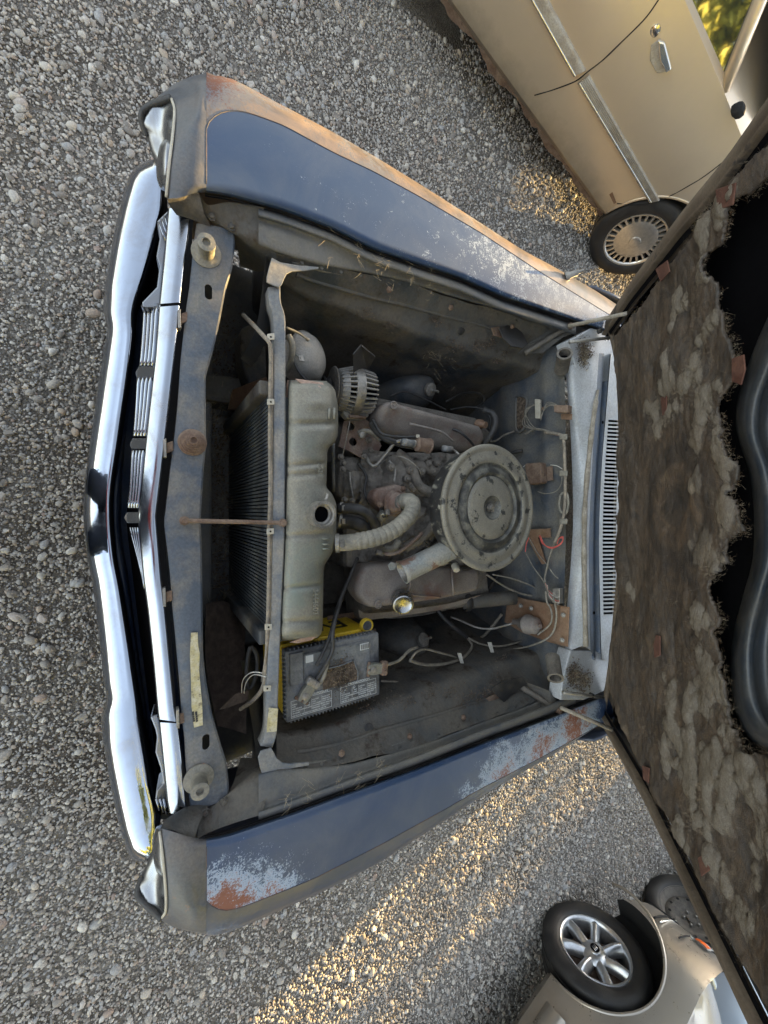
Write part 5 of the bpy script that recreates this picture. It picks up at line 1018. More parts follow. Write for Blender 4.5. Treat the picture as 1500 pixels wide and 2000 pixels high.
# insulation pad
ins_poly = [(1213, 655), (1216, 760), (1219, 860), (1218, 960), (1217, 1060), (1212, 1160), (1204, 1260), (1200, 1340), (1222, 1415), (1258, 1490), (1280, 1530), (1320, 1595), (1362, 1672), (1400, 1750), (1440, 1830), (1490, 1930), (1560, 2060), (1640, 2000), (1640, 1560), (1530, 1476), (1490, 1470), (1463, 1462), (1446, 1420), (1438, 1380), (1434, 1330), (1424, 1280), (1421, 1250), (1428, 1215), (1416, 1180), (1406, 1150), (1412, 1135), (1432, 1125), (1440, 1090), (1434, 1055), (1459, 1040), (1452, 1005), (1440, 960), (1454, 940), (1452, 905), (1440, 860), (1424, 820), (1421, 790), (1442, 765), (1460, 720), (1455, 695), (1438, 660), (1432, 600), (1418, 560), (1405, 520), (1404, 490), (1432, 478), (1440, 440), (1450, 400), (1490, 370), (1570, 310), (1540, 260), (1455, 345), (1415, 385), (1375, 437), (1325, 508), (1275, 578), (1242, 622)]
ip = [st(Wh(*p)) for p in ins_poly]
def inside(x, y, P=ip):
    c = False; j = len(P) - 1
    for i in range(len(P)):
        if (P[i][1] > y) != (P[j][1] > y) and x < (P[j][0] - P[i][0]) * (y - P[i][1]) / (P[j][1] - P[i][1]) + P[i][0]: c = not c
        j = i
    return c
def insulation_mat():
    m, nt, b = newmat('ragged_insulation'); p = objc(nt)
    mp = nd(nt, 'ShaderNodeMapping'); mp.inputs['Scale'].default_value = (1, 1.3, 2.4); mp.inputs['Rotation'].default_value = (.6, 0, .4); nt.links.new(p, mp.inputs[0]); q = mp.outputs[0]
    c = ramp(nt, noi(nt, q, 11, 12, .72, 1.2), .36, .66, (.036, .021, .010), (.20, .128, .068))
    c = mix(nt, ramp(nt, noi(nt, q, 3.3, 9, .65, 2.2), .58, .70), c, (.26, .19, .12))
    c = mix(nt, ramp(nt, noi(nt, q, 30, 8, .8, 3.0), .62, .72), c, (.34, .26, .17))
    c = mix(nt, 1.0, c, ramp(nt, noi(nt, q, 150, 6, .85, 1), .3, .7, (.4, .4, .4), (1.65, 1.65, 1.65)), 'MULTIPLY')
    at_ = nd(nt, 'ShaderNodeAttribute'); at_.attribute_name = 'pale'; fz = noi(nt, q, 42, 10, .8, 2.5)
    pm = ramp(nt, math_(nt, 'ADD', at_.outputs['Fac'], math_(nt, 'MULTIPLY', math_(nt, 'SUBTRACT', fz, .5), 1.1)), .35, .75)
    c = mix(nt, pm, c, ramp(nt, fz, .32, .66, (.16, .118, .076), (.46, .38, .28)))
    # faded ring print of the air cleaner rubbed into the pad
    d = nd(nt, 'ShaderNodeVectorMath', operation='DISTANCE'); nt.links.new(p, d.inputs[0]); d.inputs[1].default_value = tuple(Wh(1326, 990, .01))
    r = nd(nt, 'ShaderNodeValToRGB'); e = r.color_ramp.elements; e[0].position = 0; e[0].color = (.55, .5, .45, 1); e[1].position = .26; e[1].color = (1, 1, 1, 1)
    for a, v in ((.045, .6), (.055, 1.15), (.10, 1.2), (.115, .62), (.15, .6), (.165, 1)): x = e.new(a); x.color = (v, v * .95, v * .9, 1)
    nt.links.new(math_(nt, 'ADD', d.outputs['Value'], math_(nt, 'MULTIPLY', math_(nt, 'SUBTRACT', noi(nt, p, 20, 6, .7), .5), .05)), r.inputs[0]); c = mix(nt, 1.0, c, r.outputs[0], 'MULTIPLY')
    nt.links.new(c, b.inputs['Base Color']); b.inputs['Roughness'].default_value = 1; b.inputs['Specular IOR Level'].default_value = .1
    b.inputs['Sheen Weight'].default_value = .25
    bump(nt, b, math_(nt, 'ADD', noi(nt, q, 60, 9, .85, 3), math_(nt, 'MULTIPLY', noi(nt, q, 260, 4, .8, 1), .8)), 1, .022); return m
M['insul'] = insulation_mat(); M['tuft'] = flat('pale_insulation_fibre', (.42, .34, .25), 1.0); M['tuft2'] = flat('brown_insulation_fibre', (.22, .155, .10), 1.0)
def fibre(name, c0, c1, sc=1):
    m, nt, b = newmat(name); p = objc(nt); mp = nd(nt, 'ShaderNodeMapping'); mp.inputs['Scale'].default_value = (.35, 1.6, 1.6); mp.inputs['Rotation'].default_value = (.3, .2, .5); nt.links.new(p, mp.inputs[0])
    n_ = noi(nt, mp.outputs[0], 90 * sc, 10, .8, 2.5); c = ramp(nt, n_, .35, .65, c0, c1); nt.links.new(c, b.inputs['Base Color']); b.inputs['Roughness'].default_value = 1; b.inputs['Specular IOR Level'].default_value = .1; bump(nt, b, n_, 1, .006); return m
M['insul_pale'] = fibre('torn_pale_fibre', (.17, .14, .105), (.44, .385, .31)); M['insul_dark'] = fibre('scorched_insulation', (.02, .015, .011), (.07, .052, .037))
PALE = [(*st(Wh(x, y)), r) for x, y, r in ((1405, 640, .05), (1330, 740, .07), (1370, 730, .06), (1400, 800, .07), (1430, 880, .06), (1340, 790, .05), (1410, 430, .06), (1440, 400, .05), (1390, 540, .05), (1435, 990, .05), (1420, 1080, .08), (1395, 1080, .06), (1405, 1220, .06), (1400, 1320, .09), (1370, 1370, .08), (1330, 1370, .06), (1400, 1400, .08), (1330, 1490, .06), (1370, 1500, .13), (1420, 1500, .16), (1460, 1520, .16), (1390, 1600, .05), (1300, 830, .05), (1285, 800, .05), (1350, 1640, .04), (1420, 1700, .05), (1240, 1150, .04), (1470, 1800, .05), (1340, 600, .05), (1375, 860, .04), (1380, 940, .035), (1430, 1860, .05))]
s0_, s1_ = min(a for a, b in ip), max(a for a, b in ip); t0_, t1_ = min(b for a, b in ip), min(1.1, max(b for a, b in ip))
st_ = .0042; ns_, nt_ = int((s1_ - s0_) / st_), int((t1_ - t0_) / st_); idx = {}; vs = []; fs = []; edge = []
def keep(s, t):
    a = noise.noise(V((s * 22, t * 22, 0))) * .008 + noise.noise(V((s * 80, t * 80, 4))) * .004
    return inside(s + a, t + noise.noise(V((s * 25, t * 25, 9))) * .008)
K_ = [[keep(s0_ + i * st_, t0_ + j * st_) for j in range(nt_ + 1)] for i in range(ns_ + 1)]
def dep(s, t):
    p = V((s * 1.0, t * 1.5, 0))
    h = .012 + .018 * noise.fractal(p * 4.2, 1.0, 2.2, 5) + .004 * abs(noise.noise(p * 30)) + .002 * noise.noise(p * 110)
    h += .010 * max(0, min(1, (max(1 - (((s - c[0]) ** 2 + (t - c[1]) ** 2) ** .5) / c[2] for c in PALE) + 1.0 * noise.fractal(V((s * 10, t * 26, 1)), .75, 2.2, 7) - .45) * 2.5))
    r = ((s + .0) ** 2 + ((t - st(Wh(1326, 990))[1]) * 1.0) ** 2) ** .5
    h += -.004 * math.exp(-((r - .13) / .012) ** 2) - .004 * math.exp(-((r - .05) / .012) ** 2)
    if r < .2: h = h * .55 + .006
    return max(h, -.012)
def vid(i, j):
    if (i, j) not in idx: s, t = s0_ + i * st_, t0_ + j * st_; idx[(i, j)] = len(vs); vs.append(HP(s, t, dep(s, t)))
    return idx[(i, j)]
for i in range(ns_):
    for j in range(nt_):
        k = K_[i][j] + K_[i + 1][j] + K_[i][j + 1] + K_[i + 1][j + 1]
        if k == 4: fs.append((vid(i, j), vid(i + 1, j), vid(i + 1, j + 1), vid(i, j + 1)))
        elif k >= 2: edge.append((s0_ + i * st_, t0_ + j * st_))
ins = obj('insulation', vs, fs, M['insul'], hood); ins.data.materials.append(M['insul_pale']); ins.data.materials.append(M['insul_dark'])
pal_ = [0.0] * len(vs)
for f_, pl__ in zip(fs, ins.data.polygons):
    p = vs[f_[0]]; q = p - H0; s, t = q.x, q.dot(HT); mv = max(1 - (((s - c[0]) ** 2 + (t - c[1]) ** 2) ** .5) / c[2] for c in PALE) + 1.0 * noise.fractal(V((s * 10, t * 26, 1)), .75, 2.2, 7)
    pal_[f_[0]] = max(0, min(1, (mv - .22) * 2.0))
pa_ = ins.data.attributes.new('pale', 'FLOAT', 'POINT'); pa_.data.foreach_set('value', pal_)
solid(ins, .006, 1)
vt = {0: [], 1: []}; ft = {0: [], 1: []}
def strand(which, p, d, ln, w, curl):
    vv, ff = vt[which], ft[which]; b0 = len(vv); side_ = d.cross(HN).normalized() * w; n = 5
    for i in range(n + 1):
        t = i / n; q = p + d * ln * t + V((noise.noise(p * 300 + V((i, 0, 0))), noise.noise(p * 300 + V((0, i, 0))), noise.noise(p * 300 + V((0, 0, i))))) * curl * t
        vv += [q - side_ * (1 - t * .7), q + side_ * (1 - t * .7)]
    ff += [(b0 + 2 * i, b0 + 2 * i + 2, b0 + 2 * i + 3, b0 + 2 * i + 1) for i in range(n)]
for (s, t) in edge:
    if t > .95 or noise.noise(V((s * 18, t * 18, 7))) < -.05: continue
    rim = t < .12
    for _ in range(1 if rim else 4):
        a = random.uniform(0, 2 * pi); d = (V((cos(a), 0, 0)) + HT * sin(a) + HN * random.uniform(-.2, .9)).normalized()
        strand(0 if random.random() < .6 else 1, HP(s + random.gauss(0, .006), t + random.gauss(0, .006), dep(s, t) - .004), d, random.uniform(.003, .013), .0002, .012)
cl_ = [(1320, 740), (1350, 780), (1390, 720), (1410, 640), (1380, 560), (1400, 810), (1425, 1000), (1425, 1090), (1290, 800), (1280, 1440), (1350, 1500), (1400, 1520), (1380, 1600), (1450, 1540), (1340, 1380), (1400, 1340), (1300, 1450), (1360, 1700), (1440, 1700), (1240, 1120), (1250, 1160), (1400, 400), (1380, 440), (1470, 1620)]
cl_ = [st(Wh(*p)) for p in cl_]
for _ in range(24000):
    if random.random() < .4:
        c = random.choice(cl_); s, t = c[0] + random.gauss(0, .035), c[1] + random.gauss(0, .03); w_ = 0
    else: s, t = random.uniform(s0_, s1_), random.uniform(t0_, t1_); w_ = 0 if random.random() < .25 else 1
    if not inside(s, t) or t > .95 or random.random() < .3: continue
    a = 6 * noise.noise(V((s * 6, t * 6, 2))) + random.gauss(0, .5); d = (V((cos(a), 0, 0)) + HT * sin(a) + HN * random.uniform(0, .5)).normalized()
    strand(w_, HP(s, t, dep(s, t)), d, random.uniform(.006, .028), .00022, .016)
for k in (0, 1): obj('insulation_fibres', vt[k], ft[k], M['tuft' if k == 0 else 'tuft2'], hood, kind='stuff')
# rusty metal clips showing through the pad
for P in ([(1432, 700), (1455, 692), (1458, 722), (1450, 752), (1432, 745)], [(1292, 776), (1304, 772), (1304, 800), (1296, 812)], [(1400, 370), (1440, 356), (1434, 400), (1405, 410)], [(1283, 1240), (1291, 1242), (1291, 1280), (1280, 1285), (1278, 1260)], [(1256, 1495), (1270, 1500), (1268, 1530), (1258, 1522)], [(1282, 526), (1305, 508), (1310, 530), (1292, 550)], [(1365, 1675), (1380, 1668), (1388, 1700), (1372, 1712)]):
    prism('rusty_clip', [Wh(x, y, .026) for x, y in P], HN * .003, M['clip'], hood, bw=.001)
# ================================================================ REST OF THE CAR (behind the hood)
glass = newmat('window_glass'); glass[2].inputs['Base Color'].default_value = (.02, .025, .022, 1); glass[2].inputs['Roughness'].default_value = .03; glass[2].inputs['IOR'].default_value = 2.0; glass = glass[0]
loft('windshield', [[V((-.70, 1.72, .90)), V((0, 1.62, .90)), V((.70, 1.72, .90))], [V((-.60, 2.12, 1.32)), V((0, 2.05, 1.34)), V((.60, 2.12, 1.32))]], glass, car, n=16, m=4)
loft('roof', [[V((-.62, 2.1, 1.32)), V((-.66, 2.7, 1.36)), V((-.60, 3.4, 1.30))], [V((0, 2.04, 1.35)), V((0, 2.7, 1.41)), V((0, 3.45, 1.33))], [V((.62, 2.1, 1.32)), V((.66, 2.7, 1.36)), V((.60, 3.4, 1.30))]], M['edge'], car, n=16, m=6, thick=.02)
for s in (-1, 1):
    loft('body_side', [[V((s * .87, 1.45, .80)), V((s * .90, 3, .84)), V((s * .88, 4.7, .82))], [V((s * .93, 1.45, .62)), V((s * .94, 3, .62)), V((s * .92, 4.7, .62))], [V((s * .90, 1.45, .25)), V((s * .90, 3, .25)), V((s * .88, 4.7, .28))]], M['edge'], car, n=20, m=5, thick=.01)
    loft('side_window', [[V((s * .84, 1.8, .86)), V((s * .84, 3.8, .86))], [V((s * .66, 2.15, 1.31)), V((s * .64, 3.4, 1.30))]], glass, car, n=8, m=3)
loft('trunk_lid', [[V((-.87, 3.7, .86)), V((-.87, 4.7, .80))], [V((0, 3.7, .90)), V((0, 4.75, .84))], [V((.87, 3.7, .86)), V((.87, 4.7, .80))]], M['blue'], car, n=10, m=6, thick=.01)
loft('rear_window', [[V((-.6, 3.42, 1.30)), V((.6, 3.42, 1.30))], [V((-.68, 3.8, .88)), V((.68, 3.8, .88))]], glass, car, n=6, m=3)
loft('rear_panel', [[V((-.87, 4.7, .80)), V((.87, 4.7, .80))], [V((-.88, 4.72, .30)), V((.88, 4.72, .30))]], M['edge'], car, n=6, m=3)
for (x, y) in ((-.80, .62), (.80, .62), (-.80, 3.75), (.80, 3.75)):
    wh_ = lathe('wheel', [(.19, -.09), (.20, -.10), (.30, -.10), (.33, -.07), (.33, .07), (.30, .10), (.20, .10), (.19, .09)], (x, y, .33), (1, 0, 0), M['rubber'], car, seg=32)
    lathe('rim', [(.19, .085), (.12, .06), (.05, .07), (0, .075)], (x, y, .33), (1 if x > 0 else -1, 0, 0), M['steel'], wh_, seg=24)
# ================================================================ OTHER CARS
def cpaint(name, col, col2, metal=.55, rough=.3):
    m, nt, b = newmat(name); p = objc(nt); c = mix(nt, math_(nt, 'MULTIPLY', ramp(nt, noi(nt, p, 2.5, 9, .65), .4, .7), .5), col, col2)
    s = nd(nt, 'ShaderNodeSeparateXYZ'); nt.links.new(p, s.inputs[0])      # road dirt thrown up along the sills
    low = math_(nt, 'MULTIPLY', ramp(nt, math_(nt, 'ADD', s.outputs[2], math_(nt, 'MULTIPLY', noi(nt, p, 14, 8, .7), .15)), .28, .42, (1, 1, 1), (0, 0, 0)), .6)
    c = mix(nt, low, c, (.16, .13, .095)); nt.links.new(c, b.inputs['Base Color'])
    b.inputs['Metallic'].default_value = metal; nt.links.new(math_(nt, 'ADD', math_(nt, 'MULTIPLY', noi(nt, p, 20, 8, .7), .25), rough - .08), b.inputs['Roughness']); b.inputs['Coat Weight'].default_value = .35; b.inputs['Coat Roughness'].default_value = .12
    return m
gold = cpaint('tan_metallic_paint', (.60, .49, .355), (.50, .41, .30)); silver = cpaint('pewter_metallic_paint', (.33, .30, .26), (.27, .25, .22), .6, .26); bluw = cpaint('pale_blue_grey_paint', (.36, .42, .50), (.3, .34, .4))
tyre = grime('tyre_rubber', (.012, .012, .013), (.035, .033, .03), .45, .7, 12, .5, .75, bs=.15)
alum = flat('wheel_aluminium', (.50, .51, .52), .28, .85); hubm = flat('brushed_hubcap', (.58, .54, .48), .3, .8); seam = flat('panel_gap', (.008, .008, .008), .9)
mold = grime('tan_side_molding', (.30, .26, .21), (.38, .35, .30), .4, .6, 20, .4, .7, metal=.2, bs=.05)
strp = chromem('bright_strip', (.75, .74, .70), .12, .1, False)
def wheel(par, c, out, R, style, yawd=0):
    "local coordinates of the car; out = +-1 side; wheels stand upright"
    ax = rotz(radians(yawd)) @ V((0, out, 0)); a = V((0, 0, 1)); b = ax.cross(a); bs_ = (a, b, ax); c = V(c); w_ = .105
    ty = lathe('wheel', [(R * .62, -w_), (R * .68, -w_ * 1.05), (R * .93, -w_), (R * .985, -w_ * .8), (R, -w_ * .55), (R * .985, -w_ * .52), (R * .985, -w_ * .46), (R, -w_ * .44), (R, -w_ * .05), (R * .985, -w_ * .03), (R * .985, w_ * .03), (R, w_ * .05), (R, w_ * .44), (R * .985, w_ * .46), (R * .985, w_ * .52), (R * .995, w_ * .56), (R * .98, w_ * .8), (R * .93, w_ * .98), (R * .90, w_ * 1.0), (R * .88, w_ * 1.03), (R * .80, w_ * 1.06), (R * .70, w_ * 1.0), (R * .655, w_ * .9), (R * .64, w_ * .84)], c, ax, tyre, par, seg=64, local=True, bas=bs_)
    P = lambda r, t, h: c + (a * cos(t) + b * sin(t)) * r + ax * h
    if style == 'spoke':
        lathe('rim', [(R * .64, w_ * .80), (R * .655, w_ * .90), (R * .645, w_ * .94), (R * .61, w_ * .90), (R * .585, w_ * .7), (R * .57, w_ * .1), (R * .57, -w_ * .8)], c, ax, alum, ty, seg=64, local=True, bas=bs_)
        lathe('brake_disc', [(R * .50, -.01), (R * .50, 0), (R * .2, 0), (0, 0)], c, ax, M['rust'], ty, seg=40, local=True, bas=bs_)
        lathe('wheel_inner', [(R * .57, -.05), (0, -.05)], c, ax, seam, ty, seg=32, local=True, bas=bs_)
        for k in range(7):
            t = 2 * pi * k / 7 + .30
            q = lambda r, dt, h: P(r, t + dt, h)
            lo = [q(R * .13, -.55, w_ * .55), q(R * .3, -.30, w_ * .58), q(R * .45, -.20, w_ * .62), q(R * .585, -.17, w_ * .60)]
            mi = [q(R * .10, 0, w_ * .70), q(R * .3, 0, w_ * .86), q(R * .45, 0, w_ * .92), q(R * .60, 0, w_ * .86)]
            hi = [q(R * .13, .55, w_ * .55), q(R * .3, .30, w_ * .58), q(R * .45, .20, w_ * .62), q(R * .585, .17, w_ * .60)]
            s = loft('spoke', [[p - ax * .03 for p in lo], lo, mi, hi, [p - ax * .03 for p in hi]], alum, ty, n=12, m=4, local=True)
        lathe('hub_cap', [(R * .25, w_ * .55), (R * .20, w_ * .74), (R * .115, w_ * .80), (R * .11, w_ * .86), (R * .10, w_ * .88), (0, w_ * .88)], c, ax, alum, ty, seg=40, local=True, bas=bs_)
        lathe('hub_badge', [(R * .085, w_ * .89), (R * .085, w_ * .90), (0, w_ * .90)], c, ax, M['dark'], ty, seg=28, local=True, bas=bs_)
        for k in (-1, 0, 1): tube('badge_shield', [c + a * R * .045 + b * (k * R * .035 - R * .012) + ax * w_ * .91, c - a * R * .045 + b * (k * R * .035 + R * .012) + ax * w_ * .91], R * .009, alum, ty, seg=6, n=3, local=True)
    elif style == 'hubcap':
        lathe('rim', [(R * .66, w_ * .80), (R * .67, w_ * .92), (R * .66, w_ * .97), (R * .63, w_ * .95), (R * .61, w_ * .85)], c, ax, hubm, ty, seg=64, local=True, bas=bs_)
        lathe('cap_shadow', [(R * .62, w_ * .60), (0, w_ * .6)], c, ax, seam, ty, seg=40, local=True, bas=bs_)
        lathe('hub_cap', [(R * .46, w_ * .60), (R * .46, w_ * .84), (R * .44, w_ * .87), (R * .30, w_ * .92), (R * .13, w_ * .97), (R * .12, w_ * 1.05), (R * .09, w_ * 1.08), (0, w_ * 1.08)], c, ax, hubm, ty, seg=56, local=True, bas=bs_)
        for k in range(26):
            t = 2 * pi * k / 26
            prism('cap_vane', [P(R * .45, t - .05, w_ * .86), P(R * .62, t - .035, w_ * .88), P(R * .62, t + .035, w_ * .88), P(R * .45, t + .05, w_ * .86)], -ax * .02, hubm, ty, local=True)
    else:
        lathe('rim', [(R * .66, w_ * .80), (R * .665, w_ * .9), (R * .65, w_ * .9), (R * .60, w_ * .5), (R * .55, w_ * .30), (R * .50, w_ * .42), (R * .40, w_ * .46), (R * .28, w_ * .30), (R * .24, w_ * .22), (R * .10, w_ * .2), (R * .09, w_ * .35), (0, w_ * .35)], c, ax, M['eng'], ty, seg=64, local=True, bas=bs_)
        for k in range(12):
            t = 2 * pi * k / 12; lathe('vent_hole', [(R * .035, 0), (0, .0)], P(R * .45, t, w_ * .452), ax, seam, ty, seg=14, local=True)
        for k in range(5): lathe('lug_nut', [(R * .03, 0), (R * .03, .02), (0, .025)], P(R * .16, 2 * pi * k / 5, w_ * .2), ax, M['steel'], ty, seg=6, local=True)
    return ty
def sedan(name, loc, yaw, mat, W_, LF, LR, wf, wr, R, hz, lab_, zb=.90, cut_r=1.14, cdx=0):
    "local +x = forwards. wf, wr: x of the wheel centres"
    root = empty(name, loc, yaw, label=lab_, cat='car', group='newer cars parked beside the old one')
    st_x = [-LR, -LR + .04, -LR + .18, -LR + .6, wr, -.8, 0, .8, wf - .5, wf, wf + .1, LF - .32 if LF - .32 > wf + .15 else wf + .2, LF - .10, LF - .02, LF]
    vs = []; secs = []
    for x in st_x:
        e = 1.0
        if x > LF - .5: e = 1 - .30 * ((x - LF + .5) / .5) ** 2.6
        if x < -LR + .5: e = 1 - .25 * ((-LR + .5 - x) / .5) ** 2.6
        w_ = W_ * e
        top = hz if x > -.2 or x < -LR + 1.3 else zb + .02
        top = top - (.16 if LF > 2.15 else .22) * max(0, (x - wf + .3) / (LF - wf + .3)) ** 2 - (.10 if x >= LF - .02 or x <= -LR + .01 else 0)
        bot = .20 + .13 * max(0, min(1, (x - wf - .3) / .3)) + (.06 if x < -LR + .2 else 0)
        half = [(0, bot), (w_ * .90, bot), (w_ * .955, bot + .04), (w_ * .985, .36), (w_, .48), (w_ * 1.0, .60), (w_ * .985, .70), (w_ * .965, .78), (w_ * .93, min(zb, top - .03)), (w_ * .86, top - .005), (w_ * .5, top + .03), (0, top + .045)]
        secs.append([V((x, y, z)) for y, z in half] + [V((x, -y, z)) for y, z in half[-2:0:-1]])
    fine = []; kk = 4
    cols = list(zip(*secs)); cols = [cat(list(c), 64) for c in cols]; n = 64; h = len(cols)
    vs = [cols[j][i] for i in range(n) for j in range(h)]
    fs = [(i * h + j, i * h + (j + 1) % h, (i + 1) * h + (j + 1) % h, (i + 1) * h + j) for i in range(n - 1) for j in range(h)] + [tuple(range(h))[::-1], tuple((n - 1) * h + j for j in range(h))]
    body = fixn(obj('body', vs, fs, mat, root, True, local=True))
    body.data.materials.append(seam)
    cs = []
    for xw in (wf, wr):
        for s in (-1, 1):
            cy = lathe('c', [(0, -.24), (R * cut_r, -.24), (R * cut_r, .3), (0, .3)], (xw + cdx, s * (W_ - .06), R + .005), (0, s, 0), seam, None, seg=48); fixn(cy); cy.matrix_world = WM[root]; cs.append(cy)
    bpy.context.view_layer.update()
    cut(body, cs); ws(body, 35)
    # glasshouse
    zr = 1.40
    gl = []
    base = [(-LR + .9, W_ * .80), (-LR + 1.3, W_ * .88), (-.45, W_ * .92), (.95, W_ * .90), (1.35, W_ * .80)]
    up = [(-LR + 1.45, W_ * .62), (-LR + 1.6, W_ * .66), (-.45, W_ * .70), (.42, W_ * .68), (.60, W_ * .60)]
    b3 = [V((x, y, zb - .01)) for x, y in base]; u3 = [V((x, y, zr - .04)) for x, y in up]
    for s in (1, -1):
        f = lambda P: [V((p.x, p.y * s, p.z)) for p in P]
        loft('side_window', [f(cat(b3[1:4], 20)), f(cat(u3[1:4], 20))], glass, root, n=20, m=4, local=True)
        tube('window_trim', [p + V((0, s * .006, .004)) for p in f(cat(b3[1:4], 20))], .011, strp, root, seg=8, n=20, local=True, curve=False)
        for k in (0, 2): tube('pillar', [f(b3)[k * 2 if k else 1], f(u3)[k * 2 if k else 1]] if 0 else [f(b3)[(1, 2, 3)[k]], f(u3)[(1, 2, 3)[k]]], .03, mat, root, seg=8, n=4, local=True)
        tube('pillar', [V((-.05, s * W_ * .92, zb)), V((-.02, s * W_ * .70, zr - .04))], .03, seam, root, seg=8, n=4, local=True)
    ring = [V((p.x, p.y, p.z)) for p in u3] + [V((p.x, -p.y, p.z)) for p in u3[::-1]]
    prism('roof', ring, (0, 0, .045), mat, root, bw=.02, local=True)
    loft('windshield', [[V((1.35, -W_ * .8, zb)), V((1.45, 0, zb + .02)), V((1.35, W_ * .8, zb))], [V((.60, -W_ * .6, zr - .03)), V((.66, 0, zr - .01)), V((.60, W_ * .6, zr - .03))]], glass, root, n=12, m=4, local=True)
    loft('rear_window', [[V((-LR + .9, -W_ * .8, zb)), V((-LR + .9, W_ * .8, zb))], [V((-LR + 1.45, -W_ * .62, zr - .03)), V((-LR + 1.45, W_ * .62, zr - .03))]], glass, root, n=8, m=4, local=True)
    return root
def ly(root, p): return WM[root].inverted() @ p
# ---- tan sedan on the left, facing away
yg = radians(90 - 20.5); wg = V((-1.83, 2.84, 0)); Wg = .90; dg_ = V((cos(yg), sin(yg), 0)); ng = V((sin(yg), -cos(yg), 0))  # right side normal faces us
og = wg - dg_ * 1.45 - ng * (Wg - .03)
glass_l = glass.copy(); glass_l.node_tree.nodes['Principled BSDF'].inputs['IOR'].default_value = 3.0
gc_ = sedan('tan_sedan', og, yg, gold, Wg, 2.35, 2.6, 1.45, -1.3, .30, .93, 'tan metallic sedan with ribbed side molding and rusty sill beside the old car', .90, 1.10)
for o_ in gc_.children:
    if o_.name.startswith('side_window'): o_.data.materials.clear(); o_.data.materials.append(glass_l)
wheel(gc_, (1.42, -(Wg - .13), .285), -1, .285, 'hubcap', 0); wheel(gc_, (-1.3, -(Wg - .10), .325), -1, .325, 'hubcap'); wheel(gc_, (1.45, (Wg - .10), .325), 1, .325, 'hubcap'); wheel(gc_, (-1.3, (Wg - .10), .325), 1, .325, 'hubcap')
def WS(x, y, off, P=None, N=None): return Wp(x, y, P + N * off, N)
gP = og + ng * Wg
def G(x, y, off=.0): return ly(gc_, WS(x, y, off, gP, ng))
def prof(z, W_):   # half width of the body at height z
    T = [(.20, .90), (.24, .955), (.36, .985), (.48, 1), (.60, 1), (.70, .985), (.78, .965), (.90, .93), (1.0, .9)]
    for (a, fa_), (b, fb_) in zip(T, T[1:]):
        if z <= b: return W_ * (fa_ + (fb_ - fa_) * max(0, (z - a)) / (b - a))
    return W_ * .9
def onbody(fn, x, y, W_, sgn, lift=.004):
    off = 0
    for _ in range(6):
        p = fn(x, y, off); off = prof(p.z, W_) - W_ + lift
    return fn(x, y, off)
GB = lambda x, y, l=.004: onbody(G, x, y, Wg, -1, l)
def band(name, A_, B_, par, mat, fn, lift=.012, n=30, thick=.014):
    a = [fn(*p, lift) for p in A_]; b = [fn(*p, lift) for p in B_]; a, b = lin(a, n), lin(b, n)
    return a, b
def bandm(name, A_, B_, par, mat, fn, nrm, lift=.012, n=30, k=1):
    a, b = band(name, A_, B_, par, mat, fn, lift, n); i_ = nrm
    return loft(name, [[p - i_ * .015 for p in a], a, [p.lerp(q, .5) + i_ * .003 for p, q in zip(a, b)], b, [p - i_ * .015 for p in b]], mat, par, n=n, m=2, smooth_m=False, curve=False, local=True)
nl = V((0, -1, 0))
bandm('side_molding', [(1036, 0), (1120, 150)], [(1070, 0), (1143, 138)], gc_, mold, GB, nl)
bandm('side_molding', [(1128, 164), (1268, 396)], [(1150, 148), (1288, 392)], gc_, mold, GB, nl)
bandm('bright_strip', [(1036, 0), (1120, 150)], [(1041, -2), (1125, 148)], gc_, strp, GB, nl, .017)
bandm('bright_strip', [(1128, 164), (1268, 396)], [(1133, 162), (1273, 395)], gc_, strp, GB, nl, .017)
for k in range(5): 
    t = .3 + k * .14
    tube('molding_rib', [GB(1128 + 22 * t, 164 - 16 * t, .016), GB(1268 + 20 * t, 396 - 4 * t, .016)], .0015, mold, gc_, seg=4, n=6, local=True)
def gap(pts, par, fn): return tube('door_gap', [fn(*p, .0) for p in pts], .0030, seam, par, seg=6, n=40, local=True)
gap([(1290, -6), (1260, 36), (1212, 84), (1180, 115), (1148, 140), (1125, 158), (1090, 172), (1058, 182), (1044, 186)], gc_, GB)
gap([(1205, 397), (1240, 400), (1275, 396), (1310, 382), (1345, 363), (1376, 344), (1410, 318)], gc_, GB)
prism('door_handle', [GB(1286, 75, .016), GB(1300, 79, .016), GB(1313, 130, .016), GB(1302, 139, .016), GB(1290, 116, .016)], (0, -.016, 0), strp, gc_, bw=.005, local=True)
prism('handle_recess', [GB(1272, 88, .002), GB(1290, 74, .002), GB(1302, 140, .002), GB(1283, 142, .002), GB(1270, 118, .002)], (0, -.003, 0), mold, gc_, bw=.002, local=True)
c = GB(1279, 60, .0); lathe('door_lock', [(.022, -.004), (.022, .003), (.017, .004), (.014, .006), (0, .006)], c, (0, -1, 0), strp, gc_, seg=28, local=True)
# rusted sill edge: ragged flakes hanging under the body
rs = []; fs = []; n_ = 90
for i in range(n_ + 1):
    x = -1.6 + 2.75 * i / n_; h_ = .03 + .03 * noise.noise(V((x * 6, 0, 0))) + .015 * noise.noise(V((x * 30, 2, 0)))
    rs += [V((x, -Wg * .905, .215)), V((x, -Wg * .90 + .004, .205 - max(.004, h_)))]
obj('rusty_sill', rs, [(2 * i, 2 * i + 2, 2 * i + 3, 2 * i + 1) for i in range(n_)], M['rust'], gc_, local=True)
for k, P in enumerate([[(1196, 375), (1204, 396), (1199, 398), (1190, 380)]]):
    prism('rust_patch', [GB(x, y, .001) for x, y in P], (0, -.001, 0), M['brownplate'], gc_, local=True)
